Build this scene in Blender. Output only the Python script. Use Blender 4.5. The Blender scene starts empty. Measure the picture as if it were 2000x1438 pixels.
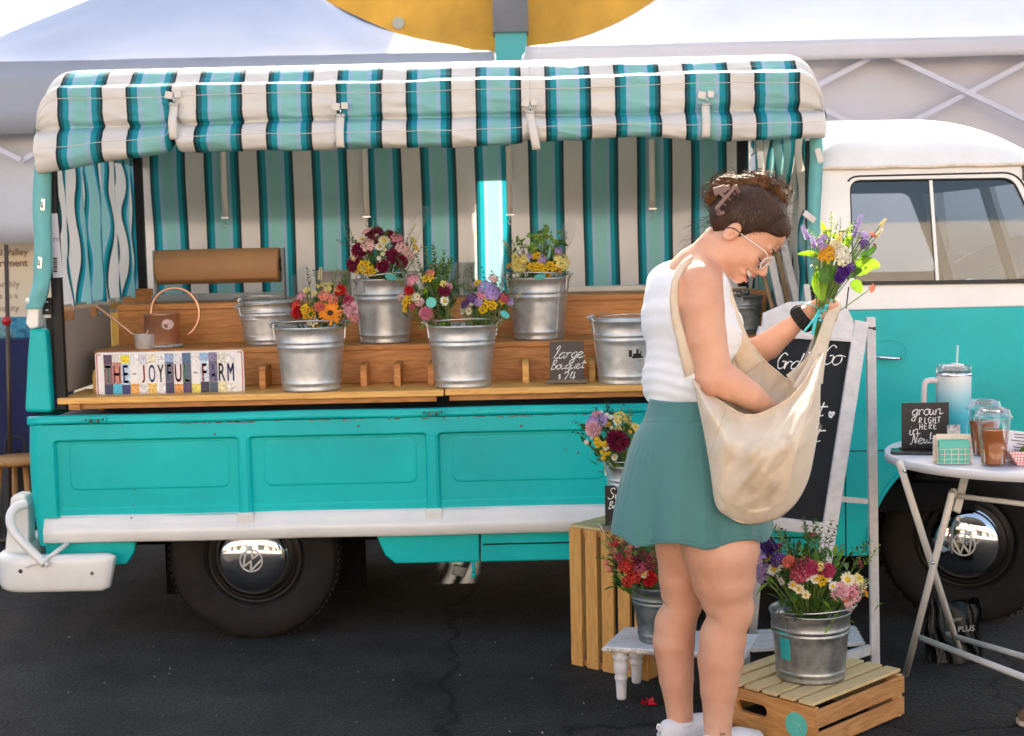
import bpy, bmesh, math, random
import numpy as np
from mathutils import Vector, Matrix, Quaternion, noise as mnoise
R = math.radians
rnd = random.Random(7)
scene = bpy.context.scene
COL = scene.collection

# ------------------------------------------------------------------ camera
CAM_H, FPX, PITCH, ROLL = 1.40, 2778.0, R(4.9), R(1.26)
_F = Vector((0, math.cos(PITCH), -math.sin(PITCH)))
_U0 = Vector((0, math.sin(PITCH), math.cos(PITCH)))
_R0 = Vector((1, 0, 0))
_R = _R0 * math.cos(ROLL) - _U0 * math.sin(ROLL)
_U = _R0 * math.sin(ROLL) + _U0 * math.cos(ROLL)
cd = bpy.data.cameras.new("camera")
cam = bpy.data.objects.new("camera", cd)
COL.objects.link(cam)
cd.sensor_width = 36; cd.lens = FPX * 36 / 2000
cd.clip_start = 0.05; cd.clip_end = 600
cd.dof.use_dof = True; cd.dof.focus_distance = 4.25; cd.dof.aperture_fstop = 4.5
mw = Matrix((( _R.x, _U.x, -_F.x, 0), (_R.y, _U.y, -_F.y, 0), (_R.z, _U.z, -_F.z, CAM_H), (0, 0, 0, 1)))
cam.matrix_world = mw
scene.camera = cam

def P(px, py, Y):
    """world point on the plane y=Y that the photograph shows at pixel (px, py)"""
    d = _F * FPX + _R * (px - 1000) + _U * (719 - py)
    t = Y / d.y
    return Vector((d.x * t, Y, CAM_H + d.z * t))
def px2m(Y): return Y / FPX

# ------------------------------------------------------------------ light
SUN_EL, SUN_AZ = R(37), R(5)      # sun behind the truck, a touch to the right
w = bpy.data.worlds.new("World"); scene.world = w; w.use_nodes = True
nt = w.node_tree; bg = nt.nodes["Background"]
sky = nt.nodes.new("ShaderNodeTexSky"); sky.sky_type = 'NISHITA'; sky.sun_disc = False
sky.sun_elevation = SUN_EL; sky.sun_rotation = SUN_AZ
sky.air_density = 1.0; sky.dust_density = 3.5; sky.ozone_density = 0.6
hz = nt.nodes.new("ShaderNodeMixRGB"); hz.blend_type = 'MULTIPLY'; hz.inputs[0].default_value = 1; hz.inputs[2].default_value = (1.09, 1.0, .89, 1)  # warm tint on the sky in place of white balance
nt.links.new(sky.outputs[0], hz.inputs[1]); nt.links.new(hz.outputs[0], bg.inputs[0]); bg.inputs[1].default_value = 0.15
sl = bpy.data.lights.new("sun", 'SUN'); sl.energy = 5.0; sl.angle = R(0.6); sl.color = (1, .89, .73)
so = bpy.data.objects.new("sun", sl); COL.objects.link(so)
sdir = Vector((math.sin(SUN_AZ) * math.cos(SUN_EL), math.cos(SUN_AZ) * math.cos(SUN_EL), math.sin(SUN_EL)))
so.rotation_euler = sdir.to_track_quat('Z', 'Y').to_euler()
scene.view_settings.view_transform = 'Standard'; scene.view_settings.look = 'None'
scene.view_settings.gamma = 1.0; scene.view_settings.exposure = 1.78
scene.cycles.max_bounces = 10; scene.cycles.transparent_max_bounces = 16

# ------------------------------------------------------------------ mesh helpers
class MB:
    def __init__(s): s.v = []; s.f = []; s.m = []; s.sm = []
    def add(s, vs, fs, mi=0, smooth=False):
        o = len(s.v); s.v.extend([Vector(v) for v in vs])
        for f in fs: s.f.append(tuple(o + i for i in f)); s.m.append(mi); s.sm.append(smooth)
        return s
    def box(s, c, d, rot=None, mi=0):
        c = Vector(c); hx, hy, hz = d[0] / 2, d[1] / 2, d[2] / 2
        vs = [Vector((x, y, z)) for x in (-hx, hx) for y in (-hy, hy) for z in (-hz, hz)]
        if rot is not None: vs = [rot @ v for v in vs]
        return s.add([v + c for v in vs], [(0, 1, 3, 2), (4, 6, 7, 5), (0, 4, 5, 1), (2, 3, 7, 6), (0, 2, 6, 4), (1, 5, 7, 3)], mi)
    def bar(s, a, b, w, h, up=(0, 0, 1), mi=0):
        a = Vector(a); b = Vector(b); d = b - a; L = d.length; z = d.normalized()
        x = Vector(up).cross(z)
        if x.length < 1e-4: x = Vector((1, 0, 0)).cross(z)
        x.normalize(); y = z.cross(x)
        M_ = Matrix((x, y, z)).transposed()
        return s.box((a + b) / 2, (w, h, L), M_, mi)
    def tube(s, pts, r, n=8, mi=0, cap=True, flat=None):
        pts = [Vector(p) for p in pts]
        rs = r if isinstance(r, (list, tuple)) else [r] * len(pts)
        vs = []; prev = None
        for i, p in enumerate(pts):
            t = (pts[min(i + 1, len(pts) - 1)] - pts[max(i - 1, 0)])
            if t.length < 1e-9: t = Vector((0, 0, 1))
            t.normalize()
            if prev is None:
                a = Vector((0, 0, 1)) if abs(t.z) < .9 else Vector((1, 0, 0))
                x = t.cross(a).normalized()
            else:
                x = prev - t * prev.dot(t)
                x = x.normalized() if x.length > 1e-6 else t.orthogonal().normalized()
            prev = x; y = t.cross(x)
            for k in range(n):
                a = 2 * math.pi * k / n
                vs.append(p + (x * math.cos(a) + y * math.sin(a) * (flat or 1)) * rs[i])
        fs = []
        for i in range(len(pts) - 1):
            for k in range(n):
                a = i * n + k; b = i * n + (k + 1) % n
                fs.append((a, b, b + n, a + n))
        if cap: fs.append(tuple(reversed(range(n)))); fs.append(tuple(range((len(pts) - 1) * n, len(pts) * n)))
        return s.add(vs, fs, mi, True)
    def lathe(s, prof, c=(0, 0, 0), n=32, mi=0, axis='z', sx=1, sy=1, arc=2 * math.pi):
        """prof: list of (r, h)"""
        c = Vector(c); vs = []; full = abs(arc - 2 * math.pi) < 1e-6; m = n if full else n + 1
        for r, h in prof:
            for k in range(m):
                a = arc * k / n
                x, y = r * math.cos(a) * sx, r * math.sin(a) * sy
                vs.append(c + (Vector((x, y, h)) if axis == 'z' else Vector((x, h, y)) if axis == 'y' else Vector((h, x, y))))
        fs = []
        for i in range(len(prof) - 1):
            for k in range(n):
                a = i * m + k; b = i * m + ((k + 1) % m)
                fs.append((a, b, b + m, a + m))
        return s.add(vs, fs, mi, True)
    def disc(s, c, r, n=32, axis='z', mi=0, sx=1):
        c = Vector(c); vs = []
        for k in range(n):
            a = 2 * math.pi * k / n; x, y = r * math.cos(a) * sx, r * math.sin(a)
            vs.append(c + (Vector((x, y, 0)) if axis == 'z' else Vector((x, 0, y))))
        return s.add(vs, [tuple(range(n))], mi)
    def grid(s, fn, nu, nv, mi=0, smooth=True, wrapu=False):
        vs = [fn(i / nu, j / nv) for j in range(nv + 1) for i in range(nu + (0 if wrapu else 1))]
        m = nu if wrapu else nu + 1
        fs = [(j * m + i, j * m + (i + 1) % m, (j + 1) * m + (i + 1) % m, (j + 1) * m + i) for j in range(nv) for i in range(nu)]
        return s.add(vs, fs, mi, smooth)
    def prism(s, poly, a, b, mi=0, smooth=False):
        """poly list of Vector; extruded by vector b-a offset from a"""
        a = Vector(a); b = Vector(b); n = len(poly)
        vs = [Vector(p) + a for p in poly] + [Vector(p) + b for p in poly]
        s.add(vs, [(i, (i + 1) % n, n + (i + 1) % n, n + i) for i in range(n)], mi, smooth)
        s.add(vs[:n], [tuple(reversed(range(n)))], mi); s.add(vs[n:], [tuple(range(n))], mi)
        return s
    def ball(s, c, r, n=12, m=8, mi=0, rot=None):
        c = Vector(c); r = r if isinstance(r, (tuple, list)) else (r, r, r)
        vs = []
        for j in range(m + 1):
            t = math.pi * j / m
            for k in range(n):
                a = 2 * math.pi * k / n
                v = Vector((r[0] * math.sin(t) * math.cos(a), r[1] * math.sin(t) * math.sin(a), r[2] * math.cos(t)))
                if rot is not None: v = rot @ v
                vs.append(c + v)
        fs = [(j * n + k, (j + 1) * n + k, (j + 1) * n + (k + 1) % n, j * n + (k + 1) % n) for j in range(m) for k in range(n)]
        return s.add(vs, fs, mi, True)
    def mesh(s, name, mats, shift=Vector((0, 0, 0)), weld=False):
        me = bpy.data.meshes.new(name)
        me.from_pydata([v - shift for v in s.v], [], s.f)
        me.polygons.foreach_set('material_index', s.m); me.polygons.foreach_set('use_smooth', s.sm)
        for m_ in (mats if isinstance(mats, (list, tuple)) else [mats]): me.materials.append(m_)
        bm = bmesh.new(); bm.from_mesh(me)
        bmesh.ops.remove_doubles(bm, verts=bm.verts, dist=1e-5 if not weld else weld)
        bmesh.ops.recalc_face_normals(bm, faces=bm.faces)
        bm.to_mesh(me); bm.free()
        return me
    def build(s, name, mats, parent=None, local=False, bevel=0, weld=False, solid=0, subsurf=0, raw=False, auto=0):
        sh = Vector((0, 0, 0))
        if parent is not None and not local: sh = rootloc(parent)
        me = s.mesh(name, mats, sh, weld)
        o = bpy.data.objects.new(name, me); COL.objects.link(o)
        if parent is not None: o.parent = parent
        if bevel:
            m_ = o.modifiers.new('b', 'BEVEL'); m_.width = bevel; m_.segments = 2; m_.limit_method = 'ANGLE'; m_.angle_limit = R(40)
            m_.harden_normals = False
        if solid:
            m_ = o.modifiers.new('s', 'SOLIDIFY'); m_.thickness = solid; m_.offset = 0
        if subsurf:
            m_ = o.modifiers.new('ss', 'SUBSURF'); m_.levels = subsurf; m_.render_levels = subsurf
        return o
def rootloc(o):
    while o.parent is not None: o = o.parent
    return Vector(o.location)
def thing(name, label, cat, loc=(0, 0, 0), rz=0, group=None):
    o = bpy.data.objects.new(name, None); COL.objects.link(o); o.empty_display_size = .1
    o.location = loc; o.rotation_euler = (0, 0, rz); return tag(o, label, cat, group)
def tag(o, label=None, cat=None, group=None, kind=None):
    if label: o['label'] = label
    if cat: o['category'] = cat
    if group: o['group'] = group
    if kind: o['kind'] = kind
    return o
def bake(o, cutters=()):
    """apply booleans + existing modifiers"""
    for c in cutters:
        m_ = o.modifiers.new('bo', 'BOOLEAN'); m_.operation = 'DIFFERENCE'; m_.solver = 'EXACT'; m_.object = c
    bpy.context.view_layer.update()
    dg = bpy.context.evaluated_depsgraph_get()
    me = bpy.data.meshes.new_from_object(o.evaluated_get(dg)); old = o.data
    o.modifiers.clear(); o.data = me
    for c in cutters: bpy.data.objects.remove(c)
def catmull(pts, k=6, closed=False):
    pts = [Vector(p) for p in pts]; out = []; n = len(pts)
    rng = range(n if closed else n - 1)
    for i in rng:
        if closed: p0, p1, p2, p3 = pts[(i - 1) % n], pts[i], pts[(i + 1) % n], pts[(i + 2) % n]
        else: p0, p1, p2, p3 = pts[max(i - 1, 0)], pts[i], pts[i + 1], pts[min(i + 2, n - 1)]
        for j in range(k):
            t = j / k
            out.append(.5 * ((2 * p1) + (p2 - p0) * t + (2 * p0 - 5 * p1 + 4 * p2 - p3) * t * t + (-p0 + 3 * p1 - 3 * p2 + p3) * t ** 3))
    if not closed: out.append(pts[-1])
    return out
def lerp(a, b, t): return a + (b - a) * t
def interp(x, xs, ys):
    return float(np.interp(x, xs, ys))
def sstep(a, b, x):
    t = max(0, min(1, (x - a) / (b - a))); return t * t * (3 - 2 * t)
def rrect(w, h, r, n=5):
    pts = []
    for cx, cy, a0 in ((w / 2 - r, h / 2 - r, 0), (-w / 2 + r, h / 2 - r, 90), (-w / 2 + r, -h / 2 + r, 180), (w / 2 - r, -h / 2 + r, 270)):
        for k in range(n + 1):
            a = R(a0 + 90 * k / n); pts.append((cx + r * math.cos(a), cy + r * math.sin(a)))
    return pts

# ------------------------------------------------------------------ materials
def M(name, col, rough=.5, metal=0.0, nz=None, bump=None, coat=0, sss=0, trans=0, stretch=None, spec=None, sheen=0, alpha=1, ior=None, col2=None, emis=None, thin=0):
    """nz=(scale, amount) colour variation; bump=(scale, strength)"""
    m = bpy.data.materials.new(name); m.use_nodes = True; t = m.node_tree; b = t.nodes['Principled BSDF']
    b.inputs['Base Color'].default_value = (*col, 1); b.inputs['Roughness'].default_value = rough; b.inputs['Metallic'].default_value = metal
    if coat: b.inputs['Coat Weight'].default_value = coat; b.inputs['Coat Roughness'].default_value = .12
    if sss: b.inputs['Subsurface Weight'].default_value = sss; b.inputs['Subsurface Radius'].default_value = (.012, .004, .002); b.inputs['Subsurface Scale'].default_value = 1
    if trans: b.inputs['Transmission Weight'].default_value = trans
    if spec is not None: b.inputs['Specular IOR Level'].default_value = spec
    if sheen: b.inputs['Sheen Weight'].default_value = sheen
    if ior: b.inputs['IOR'].default_value = ior
    b.inputs['Alpha'].default_value = alpha
    tc = t.nodes.new('ShaderNodeTexCoord'); src = tc.outputs['Object']
    if stretch:
        mp = t.nodes.new('ShaderNodeMapping'); mp.inputs['Scale'].default_value = stretch; t.links.new(src, mp.inputs[0]); src = mp.outputs[0]
    if nz or col2:
        sc, am = nz or (8, .2)
        n = t.nodes.new('ShaderNodeTexNoise'); n.inputs['Scale'].default_value = sc; n.inputs['Detail'].default_value = 6; n.inputs['Roughness'].default_value = .62
        t.links.new(src, n.inputs[0]); r = t.nodes.new('ShaderNodeValToRGB')
        r.color_ramp.elements[0].position = .32; r.color_ramp.elements[1].position = .68
        c2 = col2 or tuple(min(1, c * (1 + am)) for c in col); c1 = col if col2 else tuple(c * (1 - am) for c in col)
        r.color_ramp.elements[0].color = (*c1, 1); r.color_ramp.elements[1].color = (*c2, 1)
        t.links.new(n.outputs['Fac'], r.inputs[0]); t.links.new(r.outputs[0], b.inputs['Base Color'])
        m['_ramp'] = r.name
        mr = t.nodes.new('ShaderNodeMapRange'); mr.inputs[3].default_value = max(0.02, rough - .1); mr.inputs[4].default_value = min(1, rough + .12)
        t.links.new(n.outputs['Fac'], mr.inputs[0]); t.links.new(mr.outputs[0], b.inputs['Roughness'])
    if bump:
        n2 = t.nodes.new('ShaderNodeTexNoise'); n2.inputs['Scale'].default_value = bump[0]; n2.inputs['Detail'].default_value = 4
        t.links.new(src, n2.inputs[0]); bn = t.nodes.new('ShaderNodeBump'); bn.inputs['Strength'].default_value = bump[1]; bn.inputs['Distance'].default_value = .004
        t.links.new(n2.outputs['Fac'], bn.inputs['Height']); t.links.new(bn.outputs[0], b.inputs['Normal'])
    if thin:   # thin translucent cloth / leaf
        tr = t.nodes.new('ShaderNodeBsdfTranslucent'); mx = t.nodes.new('ShaderNodeMixShader'); mx.inputs[0].default_value = thin
        out = t.nodes['Material Output']
        src_c = b.inputs['Base Color'].links[0].from_socket if b.inputs['Base Color'].links else None
        if src_c: t.links.new(src_c, tr.inputs[0])
        else: tr.inputs[0].default_value = (*col, 1)
        t.links.new(b.outputs[0], mx.inputs[1]); t.links.new(tr.outputs[0], mx.inputs[2]); t.links.new(mx.outputs[0], out.inputs[0])
    return m
def wood(name, c1, c2, axis='x', scale=1.0, rough=.5, coat=0):
    m = bpy.data.materials.new(name); m.use_nodes = True; t = m.node_tree; b = t.nodes['Principled BSDF']
    tc = t.nodes.new('ShaderNodeTexCoord'); mp = t.nodes.new('ShaderNodeMapping')
    s = {'x': (1.2, 9, 9), 'y': (9, 1.2, 9), 'z': (9, 9, 1.2)}[axis]; mp.inputs['Scale'].default_value = tuple(v * scale for v in s)
    t.links.new(tc.outputs['Object'], mp.inputs[0])
    n = t.nodes.new('ShaderNodeTexNoise'); n.inputs['Scale'].default_value = 2.2; n.inputs['Detail'].default_value = 3; n.inputs['Distortion'].default_value = .6
    t.links.new(mp.outputs[0], n.inputs[0])
    mu = t.nodes.new('ShaderNodeMath'); mu.operation = 'MULTIPLY'; mu.inputs[1].default_value = 16; t.links.new(n.outputs['Fac'], mu.inputs[0])
    fr = t.nodes.new('ShaderNodeMath'); fr.operation = 'PINGPONG'; fr.inputs[1].default_value = 1; t.links.new(mu.outputs[0], fr.inputs[0])
    n2 = t.nodes.new('ShaderNodeTexNoise'); n2.inputs['Scale'].default_value = 14; n2.inputs['Detail'].default_value = 5; t.links.new(mp.outputs[0], n2.inputs[0])
    ad = t.nodes.new('ShaderNodeMath'); ad.operation = 'MULTIPLY_ADD'; ad.inputs[1].default_value = .45; t.links.new(fr.outputs[0], ad.inputs[0]); t.links.new(n2.outputs['Fac'], ad.inputs[2])
    r = t.nodes.new('ShaderNodeValToRGB'); r.color_ramp.elements[0].position = .35; r.color_ramp.elements[1].position = 1.0
    r.color_ramp.elements[0].color = (*c2, 1); r.color_ramp.elements[1].color = (*c1, 1)
    t.links.new(ad.outputs[0], r.inputs[0]); t.links.new(r.outputs[0], b.inputs['Base Color']); b.inputs['Roughness'].default_value = rough
    bn = t.nodes.new('ShaderNodeBump'); bn.inputs['Strength'].default_value = .25; bn.inputs['Distance'].default_value = .002
    t.links.new(ad.outputs[0], bn.inputs['Height']); t.links.new(bn.outputs[0], b.inputs['Normal'])
    if coat: b.inputs['Coat Weight'].default_value = coat
    return m
PERIOD = .240
def stripes(name, thin=.0, dull=1.0, fold=None):
    """awning cloth: bands run across UV.x (metres)"""
    m = bpy.data.materials.new(name); m.use_nodes = True; t = m.node_tree; b = t.nodes['Principled BSDF']; L = t.links
    uv = t.nodes.new('ShaderNodeUVMap'); sx = t.nodes.new('ShaderNodeSeparateXYZ'); L.new(uv.outputs[0], sx.inputs[0])
    dv = t.nodes.new('ShaderNodeMath'); dv.operation = 'DIVIDE'; dv.inputs[1].default_value = PERIOD; L.new(sx.outputs[0], dv.inputs[0])
    fr = t.nodes.new('ShaderNodeMath'); fr.operation = 'FRACT'; L.new(dv.outputs[0], fr.inputs[0])
    r = t.nodes.new('ShaderNodeValToRGB'); r.color_ramp.interpolation = 'LINEAR'; cr = r.color_ramp
    blk = (.012, .03, .035); dt = (.006, .13, .16); te = (.012, .34, .42); pe = (.36, .58, .72); sf = (.29, .62, .60); wh = (.82, .79, .75)
    stops = [(0, blk), (.024, blk), (.034, dt), (.070, dt), (.085, te), (.155, te), (.165, pe), (.21, pe), (.23, sf), (.42, sf), (.44, pe), (.49, pe), (.50, te), (.57, te), (.58, dt), (.620, dt), (.630, blk), (.655, blk), (.66, wh), (.995, wh)]
    # pairs collapse into the 32 stops a ramp can hold
    for i, (p, c) in enumerate(stops):
        e = cr.elements[i] if i < 2 else cr.elements.new(p)
        e.position = p
    for e, (p, c) in zip(sorted(cr.elements, key=lambda e: e.position), stops): e.color = (*[x * dull for x in c], 1)
    L.new(fr.outputs[0], r.inputs[0])
    tc = t.nodes.new('ShaderNodeTexCoord')
    n = t.nodes.new('ShaderNodeTexNoise'); n.inputs['Scale'].default_value = 3.5; n.inputs['Detail'].default_value = 7; L.new(tc.outputs['Object'], n.inputs[0])
    hs = t.nodes.new('ShaderNodeHueSaturation'); mr = t.nodes.new('ShaderNodeMapRange'); mr.inputs[3].default_value = .82; mr.inputs[4].default_value = 1.14
    L.new(n.outputs['Fac'], mr.inputs[0]); L.new(mr.outputs[0], hs.inputs['Value']); L.new(r.outputs[0], hs.inputs['Color']); L.new(hs.outputs[0], b.inputs['Base Color'])
    b.inputs['Roughness'].default_value = .55; b.inputs['Specular IOR Level'].default_value = .35
    n2 = t.nodes.new('ShaderNodeTexNoise'); n2.inputs['Scale'].default_value = 16; n2.inputs['Detail'].default_value = 3; L.new(tc.outputs['Object'], n2.inputs[0])
    wv = t.nodes.new('ShaderNodeTexWave'); wv.inputs['Scale'].default_value = 120; wv.bands_direction = 'Z'; L.new(tc.outputs['Object'], wv.inputs[0])
    ad = t.nodes.new('ShaderNodeMath'); ad.operation = 'MULTIPLY_ADD'; ad.inputs[1].default_value = .06; L.new(wv.outputs['Fac'], ad.inputs[0]); L.new(n2.outputs['Fac'], ad.inputs[2])
    bn = t.nodes.new('ShaderNodeBump'); bn.inputs['Strength'].default_value = .35; bn.inputs['Distance'].default_value = .012
    L.new(ad.outputs[0], bn.inputs['Height']); L.new(bn.outputs[0], b.inputs['Normal'])
    if thin:
        tr = t.nodes.new('ShaderNodeBsdfTranslucent'); mx = t.nodes.new('ShaderNodeMixShader'); mx.inputs[0].default_value = thin
        L.new(hs.outputs[0], tr.inputs[0]); L.new(b.outputs[0], mx.inputs[1]); L.new(tr.outputs[0], mx.inputs[2]); L.new(mx.outputs[0], t.nodes['Material Output'].inputs[0])
    return m
def glassy(name, col=(.9, .95, .95), rough=.02, fac=.12, mxf=.75):
    """thin clear sheet: mostly transparent with fresnel gloss"""
    m = bpy.data.materials.new(name); m.use_nodes = True; t = m.node_tree; L = t.links
    for n in list(t.nodes):
        if n.type == 'BSDF_PRINCIPLED': t.nodes.remove(n)
    out = t.nodes['Material Output']; tr = t.nodes.new('ShaderNodeBsdfTransparent'); tr.inputs[0].default_value = (*col, 1)
    g = t.nodes.new('ShaderNodeBsdfGlossy'); g.inputs['Roughness'].default_value = rough; g.inputs[0].default_value = (.9, .93, .95, 1)
    fz = t.nodes.new('ShaderNodeLayerWeight'); fz.inputs[0].default_value = .35
    mr = t.nodes.new('ShaderNodeMapRange'); mr.inputs[3].default_value = fac; mr.inputs[4].default_value = mxf; L.new(fz.outputs['Fresnel'], mr.inputs[0])
    mx = t.nodes.new('ShaderNodeMixShader'); L.new(mr.outputs[0], mx.inputs[0]); L.new(tr.outputs[0], mx.inputs[1]); L.new(g.outputs[0], mx.inputs[2]); L.new(mx.outputs[0], out.inputs[0])
    return m
def attr_mat(name, attr='col', rough=.6, sss=0, bump=None, thin=0):
    m = M(name, (.5, .5, .5), rough, sss=sss, bump=bump); t = m.node_tree; a = t.nodes.new('ShaderNodeAttribute'); a.attribute_name = attr
    b = t.nodes['Principled BSDF']; t.links.new(a.outputs['Color'], b.inputs['Base Color'])
    return m

TEAL = M('teal_paint', (.0004, .46, .455), .42, nz=(1.7, .16), coat=.10, spec=.25, bump=(30, .04))
WHITEP = M('cream_white_paint', (.74, .73, .70), .32, nz=(5, .06), coat=.3, bump=(25, .04))
BLACKM = M('black_metal', (.012, .012, .013), .5, nz=(20, .3), spec=.3)
RUBBER = M('tyre_rubber', (.014, .012, .010), .8, spec=.25, nz=(14, .35), bump=(60, .4))
DARKU = M('dark_underside', (.007, .007, .007), .9, spec=.1)
CHROME = M('chrome', (.75, .75, .76), .06, 1.0)
ZINC = M('galvanised_zinc', (.60, .615, .63), .42, .78, nz=(26, .16), bump=(40, .12))
ZINCD = M('dark_zinc', (.22, .25, .26), .46, .8, nz=(18, .5), bump=(40, .15))  # darker zinc tone
CEDAR = wood('cedar', (.62, .27, .075), (.40, .15, .035), 'x', 1.0, .5)
CEDAR_LIT = wood('cedar_lit_edge', (.80, .45, .12), (.62, .30, .07), 'x', 1.0, .45)  # light on the shelf edge put into a paler, yellower cedar
CRATEW = wood('crate_pine_upright', (.66, .35, .10), (.50, .24, .06), 'z', 1.0, .5)
CRATEX = wood('crate_pine_front', (.58, .30, .11), (.38, .16, .05), 'x', 1.1, .5)
CRATEY = wood('crate_pine_slat', (.62, .42, .20), (.46, .28, .11), 'y', 1.1, .5)
WPAINT = M('weathered_white_wood', (.66, .65, .66), .6, nz=(30, .12), bump=(40, .35))
CHALKB = M('chalkboard', (.010, .014, .019), .65, nz=(5, .5), spec=.25)
CHALK = M('chalk_ink', (.82, .83, .82), .8)
SIGNG = M('grey_brown_board', (.075, .062, .052), .6, nz=(6, .2))
MINT = M('mint_sticker', (.10, .50, .42), .45)
STRAPM = M('webbing', (.62, .58, .53), .75, bump=(300, .2))
PLASTICG = M('grey_panel', (.34, .31, .28), .5, nz=(8, .06))
# ================================================================== SETTING
def asphalt():
    m = bpy.data.materials.new('asphalt'); m.use_nodes = True; t = m.node_tree; b = t.nodes['Principled BSDF']; L = t.links
    tc = t.nodes.new('ShaderNodeTexCoord')
    n1 = t.nodes.new('ShaderNodeTexNoise'); n1.inputs['Scale'].default_value = 1.3; n1.inputs['Detail'].default_value = 8; n1.inputs['Roughness'].default_value = .7; L.new(tc.outputs['Object'], n1.inputs[0])
    r1 = t.nodes.new('ShaderNodeValToRGB'); r1.color_ramp.elements[0].position = .3; r1.color_ramp.elements[1].position = .75
    r1.color_ramp.elements[0].color = (.010, .0095, .009, 1); r1.color_ramp.elements[1].color = (.050, .046, .042, 1); L.new(n1.outputs['Fac'], r1.inputs[0])
    v = t.nodes.new('ShaderNodeTexVoronoi'); v.inputs['Scale'].default_value = 85; L.new(tc.outputs['Object'], v.inputs[0])
    r2 = t.nodes.new('ShaderNodeValToRGB'); r2.color_ramp.elements[0].position = .0; r2.color_ramp.elements[1].position = .30
    r2.color_ramp.elements[0].color = (1, 1, 1, 1); r2.color_ramp.elements[1].color = (0, 0, 0, 1); L.new(v.outputs['Distance'], r2.inputs[0])
    sc = t.nodes.new('ShaderNodeSeparateColor'); L.new(v.outputs['Color'], sc.inputs[0])
    gt = t.nodes.new('ShaderNodeMath'); gt.operation = 'GREATER_THAN'; gt.inputs[1].default_value = .80; L.new(sc.outputs[0], gt.inputs[0])
    mu = t.nodes.new('ShaderNodeMath'); mu.operation = 'MULTIPLY'; L.new(r2.outputs[0], mu.inputs[0]); L.new(gt.outputs[0], mu.inputs[1])
    mx = t.nodes.new('ShaderNodeMixRGB'); mx.inputs[2].default_value = (.085, .078, .070, 1); L.new(mu.outputs[0], mx.inputs[0]); L.new(r1.outputs[0], mx.inputs[1])
    # cracks
    n3 = t.nodes.new('ShaderNodeTexNoise'); n3.inputs['Scale'].default_value = 2.5; n3.inputs['Detail'].default_value = 5; L.new(tc.outputs['Object'], n3.inputs[0])
    va = t.nodes.new('ShaderNodeVectorMath'); va.operation = 'MULTIPLY_ADD'; va.inputs[1].default_value = (.5, .5, .5); L.new(n3.outputs['Color'], va.inputs[0]); L.new(tc.outputs['Object'], va.inputs[2])
    v2 = t.nodes.new('ShaderNodeTexVoronoi'); v2.feature = 'DISTANCE_TO_EDGE'; v2.inputs['Scale'].default_value = .42; L.new(va.outputs[0], v2.inputs[0])
    r3 = t.nodes.new('ShaderNodeValToRGB'); r3.color_ramp.elements[0].position = .001; r3.color_ramp.elements[1].position = .006
    r3.color_ramp.elements[0].color = (.35, .35, .35, 1); r3.color_ramp.elements[1].color = (1, 1, 1, 1); L.new(v2.outputs['Distance'], r3.inputs[0])
    m2 = t.nodes.new('ShaderNodeMixRGB'); m2.blend_type = 'MULTIPLY'; m2.inputs[0].default_value = 1; L.new(mx.outputs[0], m2.inputs[1]); L.new(r3.outputs[0], m2.inputs[2])
    n5 = t.nodes.new('ShaderNodeTexNoise'); n5.inputs['Scale'].default_value = 110; n5.inputs['Detail'].default_value = 3; L.new(tc.outputs['Object'], n5.inputs[0])
    r5 = t.nodes.new('ShaderNodeMapRange'); r5.inputs[1].default_value = .3; r5.inputs[2].default_value = .7; r5.inputs[3].default_value = .45; r5.inputs[4].default_value = 1.75; L.new(n5.outputs['Fac'], r5.inputs[0])
    m5 = t.nodes.new('ShaderNodeVectorMath'); m5.operation = 'SCALE'; L.new(m2.outputs[0], m5.inputs[0]); L.new(r5.outputs[0], m5.inputs['Scale'])
    L.new(m5.outputs[0], b.inputs['Base Color']); b.inputs['Roughness'].default_value = .9; b.inputs['Specular IOR Level'].default_value = .18
    bn = t.nodes.new('ShaderNodeBump'); bn.inputs['Strength'].default_value = .9; bn.inputs['Distance'].default_value = .008
    n4 = t.nodes.new('ShaderNodeTexNoise'); n4.inputs['Scale'].default_value = 70; n4.inputs['Detail'].default_value = 6; L.new(tc.outputs['Object'], n4.inputs[0])
    L.new(n4.outputs['Fac'], bn.inputs['Height']); L.new(bn.outputs[0], b.inputs['Normal'])
    return m
g = MB(); g.add([(-250, -250, 0), (250, -250, 0), (250, 250, 0), (-250, 250, 0)], [(0, 1, 2, 3)])
tag(g.build('ground', asphalt()), kind='structure')

q = MB(); gr = random.Random(21)
for k in range(420):
    x, y = gr.uniform(-2.6, 2.6), gr.uniform(2.6, 5.2); s = gr.choice((.0012, .0016, .002, .0028, .004)); rz = Matrix.Rotation(gr.uniform(0, 3), 3, 'Z')
    q.ball((x, y, s * .5), (s * gr.uniform(.8, 1.6), s, s * .6), 5, 4, gr.choice((0, 0, 1, 2)), rz)
tag(q.build('gravel', [M('grit_grey', (.16, .15, .14), .8), M('grit_pale', (.34, .31, .27), .8), M('grit_dark', (.03, .028, .025), .8)]), kind='stuff')
TENTW = M('tent_fabric', (.72, .74, .78), .6, nz=(1.5, .05), thin=.12, bump=(4, .25))
TENTB = M('tent_fabric_blue_grey', (.34, .42, .56), .6, nz=(1.5, .06), thin=.08, bump=(4, .25))
VALG = M('tent_valance_grey', (.33, .35, .42), .65, nz=(2, .05), thin=.08, bump=(5, .3))
TENTS = M('tent_wall_white', (.70, .67, .72), .65, nz=(2, .04), thin=.25, bump=(3, .3))
TFRAME = M('tent_frame_metal', (.56, .54, .63), .6)
ORANGE = M('ochre_stucco', (.78, .40, .05), .8, nz=(1.2, .25), bump=(30, .4))
TEALC = M('teal_column_paint', (.10, .48, .44), .6, nz=(2, .1))
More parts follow.
